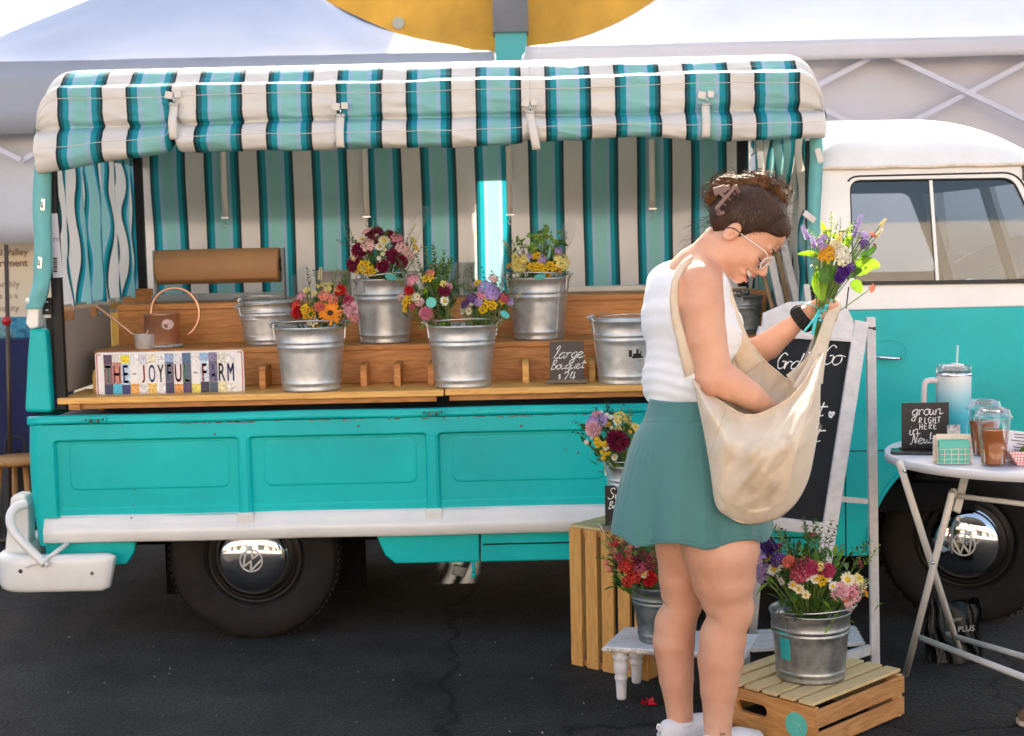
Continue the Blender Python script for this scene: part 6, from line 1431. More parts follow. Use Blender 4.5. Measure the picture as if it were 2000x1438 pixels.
q8 = bouquet('big mixed bunch of pink, white, purple and maroon flowers in the crate bucket', 1590, 1130, Yk, 100, (bc.x, Yk, Hl + .06), [
 (1490, 1110, 'cluster', 'lav', .016), (1492, 1126, 'cluster', 'lav', .018), (1502, 1082, 'spike', 'pur', .014), (1512, 1070, 'spike', 'pur', .014), (1520, 1094, 'cluster', 'pur', .018), (1502, 1090, 'daisy', 'lyl', .010), (1512, 1112, 'daisy', 'whi', .018), (1526, 1098, 'daisy', 'whi', .014), (1486, 1088, 'cluster', 'lav', .014), (1541, 1098, 'puff', 'cor', .014), (1562, 1120, 'cluster', 'dpk', .022), (1585, 1110, 'puff', 'dpk', .016), (1560, 1106, 'cluster', 'mar', .018), (1617, 1115, 'puff', 'dpk', .016), (1576, 1128, 'daisy', 'whi', .010), (1592, 1132, 'daisy', 'whi', .011), (1616, 1130, 'daisy', 'whi', .010), (1604, 1134, 'yarrow', 'yel', .014), (1627, 1145, 'daisy', 'whi', .011), (1549, 1143, 'daisy', 'cre', .011), (1561, 1151, 'daisy', 'cre', .012), (1574, 1162, 'daisy', 'cre', .010), (1638, 1155, 'puff', 'lpk', .020), (1660, 1150, 'cluster', 'pnk', .020), (1670, 1162, 'cluster', 'lpk', .016), (1658, 1180, 'cluster', 'lpk', .016), (1655, 1132, 'daisy', 'cre', .018), (1668, 1136, 'daisy', 'cre', .016), (1681, 1150, 'snap', 'cre', .012), (1678, 1130, 'daisy', 'lyl', .014), (1690, 1160, 'yarrow', 'gld', .009), (1650, 1166, 'cluster', 'cor', .012), (1600, 1106, 'cluster', 'lyl', .012), (1528, 1140, 'spike', 'whi', .007),
 (1508, 1060, 'sprig', 'lyl', .016), (1530, 1060, 'sprig', 'lyl', .012), (1545, 1085, 'sprig', 'grn', .013), (1570, 1096, 'sprig', 'lyl', .010), (1596, 1096, 'sprig', 'grn', .015), (1610, 1100, 'leaf', 'grn', .05), (1630, 1104, 'sprig', 'grn', .014), (1668, 1106, 'sprig', 'grn', .016), (1690, 1100, 'sprig', 'lyl', .014), (1648, 1112, 'leaf', 'grn', .05), (1590, 1150, 'leaf', 'grn', .06), (1606, 1175, 'leaf', 'grn', .06), (1642, 1160, 'leaf', 'grn', .04)], [('sprig', 'grn', .014, 8), ('cluster', 'mar', .014, 5), ('sprig', 'blk', .014, 10)], 90, seed=19, leafsize=.045)

# ---- A-frame chalkboard
af = thing('chalkboard_easel', 'tall white A-frame chalkboard easel reading Grab & Go behind the woman', 'easel', (P(1600, 1200, 4.5).x, 4.5, 0))
Yt, Yb_ = 4.50, 4.32     # the board leans: top further back
def AP(px, py):          # on the leaning plane
    f = (py - 600) / 700.0; return P(px, py, lerp(Yt, Yb_, f))
def abar(a, b, w_, d=.02, name='rail', dy=0):
    q = MB(); A, B = AP(*a), AP(*b); A.y += dy; B.y += dy; q.bar(A, B, w_, d, (0, 1, 0)); return q.build(name, WPAINT, af, bevel=.002)
k = px2m(4.42)
abar((1494, 640), (1400, 1090), 26 * k); 
abar((1682, 628), (1608, 1106), 29 * k, .022, 'stile')
hd = [AP(*p_) for p_ in ((1490, 612), (1540, 590), (1600, 588), (1655, 604), (1664, 622), (1672, 662), (1486, 655))]
q = MB(); nrm = Vector((0, -1, 0)); q.prism(hd, (0, -.009, 0), (0, .009, 0)); q.build('head_board', WPAINT, af, bevel=.002)
abar((1478, 652), (1674, 664), 9 * k, .024); 
abar((1400, 1008), (1618, 1034), 24 * k)
abar((1400, 1020), (1590, 1086), 2 * k, .01) if False else None
bd = [AP(*p_) for p_ in ((1492, 660), (1672, 668), (1612, 1022), (1410, 1000))]
q = MB(); q.prism(bd, (0, .002, 0), (0, .008, 0)); q.build('chalkboard', CHALKB, af)
q = MB(); F1 = [AP(*p_) for p_ in ((1488, 668), (1660, 668), (1612, 1018), (1405, 1000))]
def on_board(px, py): p = AP(px, py); p.y -= .0008; return p
k3 = px2m(4.46); ux_ = (AP(1660, 700) - AP(1560, 697)).normalized(); uz_ = (AP(1600, 650) - AP(1600, 800)).normalized()
write(q, 'Grab', on_board(1512, 720), ux_, uz_, 34 * k3, 1.3 * k3, .42, .35); write(q, 'Go', on_board(1600, 712), ux_, uz_, 42 * k3, 1.3 * k3, .46, .4); write(q, '&', on_board(1576, 700), ux_, uz_, 18 * k3, 1.2 * k3)
write(q, 'rt', on_board(1578, 812), ux_, uz_, 34 * k3, 1.5 * k3, .40, .3); write(q, '*', on_board(1616, 818), ux_, uz_, 24 * k3, 2.2 * k3); write(q, 'et', on_board(1566, 862), ux_, uz_, 40 * k3, 1.5 * k3, .42, .3)
q.build('lettering', CHALK, af)
def rear_leg(a, b, w_): q = MB(); q.bar(P(*a), P(*b), w_, .022, (0, 1, 0)); q.build('rear_leg', WPAINT, af, bevel=.002)
rear_leg((1700, 620, 4.55), (1709, 1297, 4.42 if False else ground(1709, 1297).y), 18 * k)
rear_leg((1520, 620, 4.57), (1470, 1240, 4.95), 16 * k)
abar((1645, 980), (1702, 985), 10 * k, .018, 'rail', .05)
q = MB(); q.tube([P(1694, 640, 4.49), P(1708, 642, 4.47)], .0035, 6); q.ball(P(1708, 642, 4.47), .006); q.build('bolt', GRIME, af)
# slatted lower shelf of the easel
Lz = .20
def onz(px, py, z):
    d = _F * FPX + _R * (px - 1000) + _U * (719 - py); t = (z - CAM_H) / d.z; return Vector((d.x * t, d.y * t, z))
zsf = P(1700, 1262, ground(1709, 1297).y).z
for kk in range(5):
    f0 = kk / 5; A = onz(lerp(1478, 1462, f0), lerp(1236, 1276, f0), zsf); Bq = onz(lerp(1672, 1702, f0 * .6), lerp(1228, 1262, f0), zsf); A.z = Bq.z = zsf
    q = MB(); q.bar(A, Bq, .034, .012, (0, 0, 1)); q.build('shelf_slat', WPAINT, af, bevel=.001)
q = MB(); q.bar(onz(1700, 1268, zsf - .012), onz(1600, 1300, zsf - .012), .02, .03, (0, 0, 1)); q.build('shelf_rail', WPAINT, af)
q = MB(); q.bar(onz(1470, 1300, .10), onz(1530, 1322, .10), .03, .02, (0, 0, 1)); q.build('shelf_rail', WPAINT, af)

# folded white wooden frames standing in the truck bed behind her
fr = thing('picture_frame', 'tall white wooden frame leaning inside the truck near the cab', 'frame', P(1560, 640, 5.3))
def fbar(a, b, w_, Y=5.35, m_=WPAINT, nm='frame_bar'): q = MB(); q.bar(P(a[0], a[1], Y), P(b[0], b[1], Y), w_, .018, (0, 1, 0)); q.build(nm, m_, fr, bevel=.002)
fbar((1520, 378), (1548, 372), .02); fbar((1547, 370), (1535, 470), .02); fbar((1528, 395), (1522, 470), .014)
fbar((1500, 480), (1528, 610), .026); fbar((1528, 470), (1562, 610), .026); fbar((1482, 500), (1510, 610), .014, 5.37, wood('twig', (.35, .22, .12), (.2, .12, .06), 'z'), 'wood_slat'); fbar((1514, 475), (1544, 612), .02, 5.38, wood('twig2', (.40, .28, .18), (.25, .16, .09), 'z'), 'wood_slat'); fbar((1590, 460), (1608, 620), .018); fbar((1576, 572), (1610, 572), .012)

# ---- round folding table
zT = P(1737, 893, 4.15).z
tcx = P(2005, 893, 4.2).x; rT = tcx - P(1737, 893, 4.2).x; tb2 = thing('folding_table', 'round white folding bistro table at the right edge', 'table', (tcx, 4.2, 0))
TW = M('white_enamel', (.66, .66, .69), .4, nz=(5, .05))
q = MB(); q.lathe([(0, -.012), (rT - .02, -.012), (rT - .015, -.026), (rT, -.026), (rT + .001, -.004), (rT - .003, 0), (rT - .012, -.001), (0, -.001)], (tcx, 4.2, zT), 96); q.build('top', TW, tb2)
LEGM = M('leg_enamel', (.62, .60, .57), .4, nz=(5, .08))
def tt(pts, r=.0105, name='leg', m_=LEGM): q = MB(); q.tube([P(*p) for p in pts], r, 12); return q.build(name, m_, tb2)
g1, g2 = ground(1768, 1322), ground(1880, 1292)
tt([(1757, 905, 4.05), (1880, 1292, g2.y)])
tt([(1860, 962, 4.10), (1768, 1322, g1.y)])
q = MB(); A = P(1885, 930, 4.18); q.bar(A, P(1868, 1000, 4.12), .022, .008, (0, 1, 0)); q.build('hinge_plate', LEGM, tb2)
tt([(1864, 968, 4.13), (2060, 992, 3.95)], .008, 'crossbar'); tt([(1795, 1245, lerp(4.10, g1.y, .8)), (2060, 1346, 3.55)], .0095, 'crossbar'); tt([(1846, 1238, g2.y), (2060, 1300, 3.95)], .009, 'crossbar')
tt([(2062, 1000, 3.95), (2048, 1420, 3.45)]); tt([(2080, 920, 3.9), (2090, 1330, 3.95)])
q = MB(); p = P(1891, 1303, 3.80); tt([(1867, 962, 4.12), (1858, 962, 4.12)], .012, 'joint')
q = MB(); c1 = P(1879, 1276.5, 3.872); 
a1, b1 = P(1795, 1245, lerp(4.10, g1.y, .8)), P(2060, 1346, 3.55); dd = (b1 - a1).normalized(); m0 = a1.lerp(b1, .36); 
q.bar(m0 - dd * .03 + Vector((0, -.0098, 0)), m0 + dd * .035 + Vector((0, -.0098, 0)), .012, .001, (0, 1, 0)); q.build('sticker_label', M('label_blue', (.35, .42, .48), .5, nz=(150, .6)), tb2)
q = MB(); q.ball(P(1822, 1099, 4.05), .006); q.ball(P(1767, 920, 4.04), .006); q.build('bolt', HOOK, tb2)

# things on the table
zt1 = zT + .0005
def on_table(px, py): return onz(px, py, zt1)
def grow(py_base, px): return on_table(px, py_base)
# chalk sign
p = on_table(1800, 882); Yq = p.y; sg2 = thing('chalk_sign', 'black chalk sign on the round table reading grown RIGHT HERE in Newberg', 'sign', (p.x, Yq, zt1), group='handwritten chalk signs')
a_, c_ = P(1761, 790, Yq), P(1853, 792, Yq)
q = MB(); q.box(((a_.x + c_.x) / 2, Yq, (a_.z + zt1) / 2 + .004), (c_.x - a_.x, .005, a_.z - zt1)); q.build('board', M('slate_black2', (.016, .016, .017), .5), sg2, bevel=.001)
q = MB(); q.box(((a_.x + c_.x) / 2, Yq, zt1 + .006), (c_.x - a_.x + .01, .03, .012)); q.build('foot', BLACKM, sg2)
q = MB(); k = px2m(Yq); yq = Yq - .0035
write(q, 'grown', P(1779, 812, yq), (1, 0, .02), (0, 0, 1), 25 * k, 1.05 * k, .46, .12); write(q, 'RIGHT', P(1794, 827, yq), (1, 0, .02), (0, 0, 1), 12 * k, .9 * k, .75, .05); write(q, 'HERE', P(1795, 839, yq), (1, 0, .02), (0, 0, 1), 12 * k, .9 * k, .78, .05); write(q, 'in', P(1771, 850, yq), (1, 0, .02), (0, 0, 1), 24 * k, 1.05 * k, .4, .15); write(q, 'Newberg', P(1780, 867, yq), (1, 0, .02), (0, 0, 1), 22 * k, 1.05 * k, .50, .12); q.build('lettering', CHALK, sg2)
# phone
ph = thing('phone', 'black phone lying flat at the left rim of the round table', 'phone', on_table(1790, 885), R(-14))
q = MB(); q.prism([Vector((x, y, 0)) for x, y in rrect(.150, .072, .010)], (0, 0, 0), (0, 0, .009)); q.build('case', M('phone_case', (.02, .025, .03), .35, coat=.3), ph, local=True, bevel=.002)
q = MB(); q.prism([Vector((x, y, 0)) for x, y in rrect(.142, .066, .008)], (0, 0, .0092), (0, 0, .0096)); q.build('screen', M('phone_screen', (.008, .009, .010), .05), ph, local=True)
# wire basket with mint cards
p = on_table(1862, 905); bk = thing('card_basket', 'small cream wire basket holding mint cards and a tiny photo', 'basket', p, R(-6)); CR = M('cream_wire', (.72, .64, .52), .5)
q = MB(); k = px2m(p.y); w_, h_ = 66 * k, 30 * k
for z in (.002, h_ * .33, h_ * .66, h_): q.tube([(-w_ / 2, -.02, z), (w_ / 2, -.02, z), (w_ / 2, .028, z), (-w_ / 2, .028, z), (-w_ / 2, -.02, z)], .0013, 5)
for j in range(6):
    x = lerp(-w_ / 2, w_ / 2, j / 5); q.tube([(x, .028, h_ * 1.3), (x, .028, 0), (x, -.02, 0), (x, -.02, h_)], .0013, 5)
q.build('wire_frame', CR, bk, local=True)
q = MB(); q.box((0, .012, h_ * .95), (w_ * .95, .004, h_ * 1.9), Matrix.Rotation(-.1, 3, 'X')); q.box((0, .022, h_ * .9), (w_ * 1.1, .01, h_ * 1.75), None, 1); q.build('back_plate', [CR, CR], bk, local=True)
q = MB()
for j in range(6): q.prism([Vector((x, 0, z + h_ * .76)) for x, z in rrect(w_ * .88, h_ * 1.45, .004)], (0, -.014 + .0035 * j, .0008 * j), (0, -.0125 + .0035 * j, .0008 * j))
q.build('cards', MINT, bk, local=True)
q = MB(); q.box((.004, .016, h_ * 2.1), (.036, .0012, .034), Matrix.Rotation(-.06, 3, 'Y')); q.build('tiny_photo', M('bw_photo', (.10, .10, .11), .4, nz=(60, .3), col2=(.70, .70, .74)), bk, local=True)
# tumbler
p = on_table(1862, 868); tm = thing('tumbler', 'tall white to teal fading insulated tumbler with handle and straw', 'tumbler', p)
k = px2m(p.y); rt_ = 33.5 * k; H_ = P(1862, 728, p.y).z - zt1
m = M('ombre_tumbler', (.6, .6, .6), .35, coat=.2); t_ = m.node_tree; tcn = t_.nodes.new('ShaderNodeTexCoord'); sxn = t_.nodes.new('ShaderNodeSeparateXYZ'); t_.links.new(tcn.outputs['Object'], sxn.inputs[0]); dvn = t_.nodes.new('ShaderNodeMath'); dvn.operation = 'DIVIDE'; dvn.inputs[1].default_value = H_; t_.links.new(sxn.outputs[2], dvn.inputs[0]); rp = t_.nodes.new('ShaderNodeValToRGB'); rp.color_ramp.elements[0].position = .2; rp.color_ramp.elements[0].color = (.01, .30, .36, 1); rp.color_ramp.elements[1].position = .98; rp.color_ramp.elements[1].color = (.72, .70, .68, 1); e = rp.color_ramp.elements.new(.45); e.color = (.05, .42, .50, 1); e = rp.color_ramp.elements.new(.7); e.color = (.34, .58, .64, 1); t_.links.new(dvn.outputs[0], rp.inputs[0]); t_.links.new(rp.outputs[0], t_.nodes['Principled BSDF'].inputs['Base Color'])
q = MB(); q.lathe([(0, 0), (rt_ * .76, 0), (rt_ * .78, .003), (rt_ * .80, H_ * .26), (rt_ * .97, H_ * .36), (rt_, H_ * .40), (rt_, H_ * .96)], (0, 0, 0), 48); q.build('body', m, tm, local=True)
q = MB(); q.lathe([(rt_, H_ * .96), (rt_ + .001, H_ * .965), (rt_ + .001, H_ * .995), (rt_ - .002, H_)], (0, 0, 0), 48); q.build('steel_rim', CHROME, tm, local=True)
q = MB(); q.lathe([(rt_ - .002, H_ * .99), (rt_ + .0015, H_ + .002), (rt_ + .0015, H_ * 1.10), (rt_ - .003, H_ * 1.105), (rt_ - .004, H_ * 1.02), (0, H_ * 1.02)], (0, 0, 0), 40); q.build('clear_lid', GLS, tm, local=True)
q = MB(); q.box((-.016, -.0, H_ * 1.07), (.03, .03, .018)); q.box((.012, -.0, H_ * 1.08), (.032, .03, .02), Matrix.Rotation(.1, 3, 'Y')); q.build('lid_slider', M('white_plastic', (.72, .71, .70), .4), tm, local=True, bevel=.003)
q = MB(); q.tube([(0.008, 0, H_ * .9), (0.012, 0, H_ * 1.38)], .0030, 10); q.build('straw', M('pale_straw', (.5, .62, .60), .3), tm, local=True)
hx = 29 * k; q = MB(); q.tube(catmull([(-rt_ * .95, -.004, H_ * .90), (-rt_ - hx * .55, -.004, H_ * .90), (-rt_ - hx * .85, -.004, H_ * .83), (-rt_ - hx * .85, -.004, H_ * .45), (-rt_ - hx * .5, -.004, H_ * .36), (-rt_ * .95, -.004, H_ * .36)], 6), .0085, 12); q.build('handle', M('pale_pink_handle', (.66, .58, .57), .45), tm, local=True)
q = MB(); q.box((-rt_ - .004, -.004, H_ * .385), (.016, .02, .012)); q.build('handle_band', CHROME, tm, local=True)
# iced tea cups
TEA = M('iced_tea', (.27, .075, .010), .15, spec=.2)
CUPM = glassy('clear_plastic', (.97, .975, .975), .05, .02, .3)
for (px, py, ypx, wt, hh, lab) in ((1940, 908, 0, 66, 112, 'front clear plastic cup of iced tea with a domed lid'), (1922, 888, 0, 64, 108, 'rear clear plastic cup of iced tea, partly hidden by the front cup')):
    p = on_table(px, py); k = px2m(p.y); rt_ = wt / 2 * k; rb_ = rt_ * .70; H_ = hh * k * .84
    cp = thing('cup', lab, 'cup', p, group='iced tea cups')
    q = MB(); q.lathe([(0, .001), (rb_, .001), (rb_ + .001, .003), (rb_ + .002, .012), (rb_ + .0005, .014), (lerp(rb_, rt_, .8), H_ * .80), (rt_ * .96, H_ * .82), (rt_, H_), (rt_ + .003, H_ + .001)], (0, 0, 0), 48); q.build('cup_wall', CUPM, cp, local=True)
    f = .74; q = MB(); q.lathe([(0, .003), (rb_ - .001, .003), (rb_ - .0005, .012), (lerp(rb_, rt_, f) - .0012, H_ * f), (0, H_ * f)], (0, 0, 0), 48); q.build('iced_tea', TEA, cp, local=True)
    q = MB(); q.lathe([(rt_ + .004, H_ - .003), (rt_ + .005, H_ + .004), (rt_ + .001, H_ + .006), (rt_ * .96, H_ + .012), (rt_ * .90, H_ + .024), (rt_ * .80, H_ + .026), (rt_ * .78, H_ + .016), (0, H_ + .015)], (0, 0, 0), 48); q.build('lid', glassy('lid_plastic', (.92, .94, .94), .08, .10, .5), cp, local=True)
# paper food boat with list
p = on_table(2010, 905); bo = thing('paper_food_boat', 'red checked paper food tray with a printed list at the frame edge', 'food tray', p)
m = M('red_check', (.7, .6, .58), .6); t_ = m.node_tree; ck = t_.nodes.new('ShaderNodeTexBrick'); ck.inputs['Scale'].default_value = 60; ck.inputs['Color1'].default_value = (.74, .66, .64, 1); ck.inputs['Color2'].default_value = (.74, .66, .64, 1); ck.inputs['Mortar'].default_value = (.60, .06, .05, 1); ck.inputs['Mortar Size'].default_value = .06; ck.offset = 0; ck.inputs['Brick Width'].default_value = .5; ck.inputs['Row Height'].default_value = .5
tcn = t_.nodes.new('ShaderNodeTexCoord'); mp_ = t_.nodes.new('ShaderNodeMapping'); mp_.inputs['Rotation'].default_value = (R(90), 0, 0); t_.links.new(tcn.outputs['Object'], mp_.inputs[0]); t_.links.new(mp_.outputs[0], ck.inputs[0]); t_.links.new(ck.outputs[0], t_.nodes['Principled BSDF'].inputs['Base Color'])
q = MB(); q.add([(-.045, -.04, 0), (.09, -.04, 0), (.09, .05, 0), (-.045, .05, 0), (-.075, -.055, .042), (.12, -.055, .042), (.12, .065, .042), (-.075, .065, .042)], [(0, 1, 2, 3), (0, 1, 5, 4), (1, 2, 6, 5), (2, 3, 7, 6), (3, 0, 4, 7)]); q.build('tray', m, bo, local=True, solid=.0008)
q = MB(); q.grid(lambda u, v: Vector((lerp(-.065, .07, u) , .0 + .02 * v + .006 * math.sin(u * 4), lerp(.010, .095, v) - .02 * u)), 6, 4); q.build('printed_list', M('list_paper', (.70, .70, .78), .6), bo, local=True)
q = MB(); 
for j in range(7): q.box((-.022 + .006 * (j % 2), .0115 - .0 , .080 - .009 * j), (.030 + .01 * (j % 3), .0006, .0022), Matrix.Rotation(R(7), 3, 'Y'))
for v in q.v: v.y = .0 + .02 * ((v.z + .02 * .35 - .010) / .085) - .0022 + .002
q.build('printed_lines', BLK, bo, local=True)
q = MB()
for j in range(7): leaf(q, Vector((-.03 + .012 * j, -.02, .03)), Vector((rnd.uniform(-.6, .6), -.3, 1)), .035, .014)
q.build('herb_leaves', LEAFM, bo, local=True)
# dark bag of goods under the table
pg = ground(1862, 1288); bgx = thing('plastic_bag', 'clear black plastic bag printed PLUS under the folding table', 'bag', (pg.x, pg.y, 0))
q = MB(); k = px2m(pg.y); hw, hb = 55 * k, (P(1862, 1175, pg.y).z)
def fnb(u, v):
    a = u * 2 * math.pi; s = 1 - .1 * v + .05 * math.sin(5 * a + 4 * v) + .04 * math.sin(11 * a + v * 9); dpt = .05 * (1 - v) ** .6 + .006
    return Vector((hw * s * math.copysign(abs(math.cos(a)) ** .7, math.cos(a)) + .006 * math.sin(v * 9), dpt * math.sin(a) * s + .008 * math.sin(9 * a + 7 * v), hb * v * (1 + .05 * math.sin(2 * a)) + .002))
q.grid(fnb, 60, 16, wrapu=True); q.build('film', glassy('dark_film', (.10, .09, .09), .35, .02, .12), bgx, local=True)
q = MB(); 
for j in range(26): q.ball((rnd.uniform(-.6, .6) * hw, rnd.uniform(-.02, .02), rnd.uniform(.02, hb * .5)), (rnd.uniform(.010, .022), .016, rnd.uniform(.01, .02)), 8, 6)
q.build('contents', M('dark_contents', (.03, .022, .018), .35, nz=(20, .6)), bgx, local=True)
q = MB(); put_text(q, 'PLUS', .026, (-.005, -.060, hb * .56), (1, 0, .06), (0, 0, 1), bold=.0004); put_text(q, 'mylar', .018, (-.03, -.060, hb * .74), (1, 0, .1), (0, 0, 1)); q.build('print', M('pale_print', (.35, .35, .35), .5), bgx, local=True)
# brown shoe at the edge
sg_ = ground(2004, 1415); sh2 = thing('shoe', 'brown suede shoe toe entering at the lower right edge', 'shoe', (sg_.x + .03, sg_.y, 0))
q = MB()
def fns(u, v):
    a = v * math.pi; x = lerp(-.055, .20, u); w_ = .043 * (min(1, (u + .02) * 5.5)) ** .5; h_ = lerp(.035, .075, sstep(.1, .8, u)) * (min(1, (u + .02) * 7)) ** .5
    return Vector((x, w_ * math.cos(a), .016 + h_ * math.sin(a)))
q.grid(fns, 24, 16); q.build('upper', M('brown_suede', (.13, .07, .04), .85, nz=(30, .3)), sh2, local=True)
q = MB(); q.prism([Vector((-.055 + .26 * t, s * .046 * min(1, (t + .02) * 5) ** .5, 0)) for s in (1, -1) for t in ([i / 12 for i in range(13)] if s == 1 else [1 - i / 12 for i in range(13)])], (0, 0, 0), (0, 0, .018)); q.build('sole', M('pale_sole', (.5, .42, .34), .6), sh2, local=True, bevel=.003)
# ================================================================== THE WOMAN
class Field:
    def __init__(s, xs, ys, zs): s.xs, s.ys, s.zs = [np.asarray(a, np.float32) for a in (xs, ys, zs)]; s.F = np.full((len(xs), len(ys), len(zs)), .06, np.float32)
    def sl(s, lo, hi):
        i = [np.searchsorted(a, l) for a, l in zip((s.xs, s.ys, s.zs), lo)]; j = [np.searchsorted(a, h) for a, h in zip((s.xs, s.ys, s.zs), hi)]
        return tuple(slice(a, b) for a, b in zip(i, j))
    def pts(s, sl): return s.xs[sl[0]][:, None, None], s.ys[sl[1]][None, :, None], s.zs[sl[2]][None, None, :]
    def put(s, sl, d, k, mode='add'):
        a = s.F[sl]
        if a.size == 0: return
        if mode == 'add':
            h = np.clip(.5 + .5 * (a - d) / k, 0, 1); s.F[sl] = a * (1 - h) + d * h - k * h * (1 - h)
        else:
            d = -d; h = np.clip(.5 - .5 * (a - d) / k, 0, 1); s.F[sl] = a * (1 - h) + d * h + k * h * (1 - h)
    def cone(s, a, b, ra, rb, k=.015, mode='add'):
        a, b = Vector(a), Vector(b); m = max(ra, rb) + k + .012; lo = [min(a[i], b[i]) - m for i in range(3)]; hi = [max(a[i], b[i]) + m for i in range(3)]
        sl = s.sl(lo, hi); X_, Y_, Z_ = s.pts(sl); d = b - a; L2 = max(d.length_squared, 1e-9)
        px_, py_, pz_ = X_ - a.x, Y_ - a.y, Z_ - a.z; t = np.clip((px_ * d.x + py_ * d.y + pz_ * d.z) / L2, 0, 1)
        dist = np.sqrt((px_ - t * d.x) ** 2 + (py_ - t * d.y) ** 2 + (pz_ - t * d.z) ** 2) - (ra + (rb - ra) * t); s.put(sl, dist, k, mode)
    def ell(s, c, r, rot=None, k=.015, mode='add'):
        c = Vector(c); m = max(r) + k + .012; sl = s.sl([c[i] - m for i in range(3)], [c[i] + m for i in range(3)]); X_, Y_, Z_ = s.pts(sl); x, y, z = X_ - c.x, Y_ - c.y, Z_ - c.z
        if rot is not None: Rt = rot.transposed(); x, y, z = [Rt[i][0] * x + Rt[i][1] * y + Rt[i][2] * z for i in range(3)]
        k0 = np.sqrt((x / r[0]) ** 2 + (y / r[1]) ** 2 + (z / r[2]) ** 2); k1 = np.sqrt((x / r[0] ** 2) ** 2 + (y / r[1] ** 2) ** 2 + (z / r[2] ** 2) ** 2) + 1e-6
        s.put(sl, k0 * (k0 - 1) / k1, k, mode)
    def chain(s, pts, k=.015):
        for (a, ra), (b, rb) in zip(pts, pts[1:]): s.cone(a, b, ra, rb, k)
    def mesh(s, name, F=None):
        F = s.F if F is None else F; I = F < 0; nx, ny, nz_ = F.shape; cx = [(0, 0, 0), (1, 0, 0), (0, 1, 0), (1, 1, 0), (0, 0, 1), (1, 0, 1), (0, 1, 1), (1, 1, 1)]
        cnt = sum(I[a:nx - 1 + a, b:ny - 1 + b, c:nz_ - 1 + c].astype(np.int8) for a, b, c in cx); act = np.argwhere((cnt > 0) & (cnt < 8)); idx = np.full((nx - 1, ny - 1, nz_ - 1), -1, np.int32); idx[tuple(act.T)] = np.arange(len(act))
        acc = np.zeros((len(act), 3)); n = np.zeros(len(act)); ed = [(a, b) for a in range(8) for b in range(a + 1, 8) if bin(a ^ b).count('1') == 1]
        off = np.array([[(v & 1), (v >> 1) & 1, (v >> 2) & 1] for v in range(8)]); ax = (s.xs, s.ys, s.zs)
        for a, b in ed:
            A, B = act + off[a], act + off[b]; fa, fb = F[tuple(A.T)], F[tuple(B.T)]; m = (fa < 0) != (fb < 0); t = np.where(m, fa / np.where(m, fa - fb, 1), 0)
            pa = np.stack([ax[i][A[:, i]] for i in range(3)], 1); pb = np.stack([ax[i][B[:, i]] for i in range(3)], 1); acc += np.where(m[:, None], pa + (pb - pa) * t[:, None], 0); n += m
        V = acc / n[:, None]; Q = []
        for d in range(3):
            u, v = [(1, 2), (2, 0), (0, 1)][d]; s0 = [slice(None)] * 3; s1 = [slice(None)] * 3; s0[d] = slice(0, -1); s1[d] = slice(1, None); for_u = [slice(None)] * 3
            cr = np.argwhere(I[tuple(s0)] != I[tuple(s1)]); cr = cr[(cr[:, u] > 0) & (cr[:, v] > 0) & (cr[:, u] < F.shape[u] - 1) & (cr[:, v] < F.shape[v] - 1)]
            eu = np.eye(3, dtype=int)[u]; ev = np.eye(3, dtype=int)[v]; q_ = np.stack([idx[tuple((cr - eu - ev).T)], idx[tuple((cr - ev).T)], idx[tuple(cr.T)], idx[tuple((cr - eu).T)]], 1); fl = ~I[tuple(cr.T)]; q_[fl] = q_[fl][:, ::-1]; Q.append(q_)
        Q = np.concatenate(Q); Q = Q[(Q >= 0).all(1)]
        me = bpy.data.meshes.new(name); me.vertices.add(len(V)); me.vertices.foreach_set('co', V.astype(np.float32).ravel()); me.loops.add(len(Q) * 4); me.loops.foreach_set('vertex_index', Q.ravel().astype(np.int32)); me.polygons.add(len(Q)); me.polygons.foreach_set('loop_start', np.arange(0, len(Q) * 4, 4, dtype=np.int32)); me.polygons.foreach_set('loop_total', np.full(len(Q), 4, np.int32)); me.update(calc_edges=True); me.polygons.foreach_set('use_smooth', np.ones(len(Q), bool)); me.validate(); return me
def put_mesh(me, name, mat, parent, smooth=0):
    me.transform(Matrix.Translation(-rootloc(parent))); me.materials.append(mat); o = bpy.data.objects.new(name, me); COL.objects.link(o); o.parent = parent
    if smooth: m_ = o.modifiers.new('sm', 'SMOOTH'); m_.iterations = smooth; m_.factor = .5
    return o
wo = thing('person', 'woman in a white tank top and teal skirt looking down at her cream bag', 'person', (P(1370, 1438, 3.95).x, 3.97, 0))
SKIN = M('skin', (.66, .36, .25), .50, nz=(6, .05), sss=.10, bump=(220, .18), spec=.4)
sn = SKIN.node_tree.nodes[SKIN['_ramp']]; sn.color_ramp.elements[0].color = (.61, .29, .18, 1); sn.color_ramp.elements[1].color = (.70, .40, .275, 1)
YT_ = 4.00; yaw = R(32); RZ = Matrix.Rotation(yaw, 3, 'Z')
# grid
x0_, x1_ = P(1215, 700, 4.0).x, P(1665, 700, 3.95).x
zs = np.concatenate([np.arange(-.07, .96, .0055), np.arange(.96, 1.64, .0027)])
fb_ = Field(np.arange(x0_, x1_, .0034), np.arange(3.70, 4.34, .0038), zs)
tor = Field(fb_.xs, fb_.ys, np.arange(.86, 1.45, .0045))
def both(fn): fn(fb_); fn(tor)
both(lambda f: f.ell(P(1343, 625, YT_), (.100, .158, .142), RZ, .02)); both(lambda f: f.ell(P(1341, 556, YT_), (.068, .150, .066), RZ, .03)); both(lambda f: f.ell(P(1340, 745, YT_), (.100, .142, .14), RZ, .04))
both(lambda f: f.ell(P(1344, 860, YT_), (.104, .148, .12), RZ, .04)); both(lambda f: f.ell(P(1404, 650, YT_ - .05), (.062, .062, .070), RZ, .04)); both(lambda f: f.ell(P(1386, 648, YT_ + .09), (.062, .062, .068), RZ, .04))
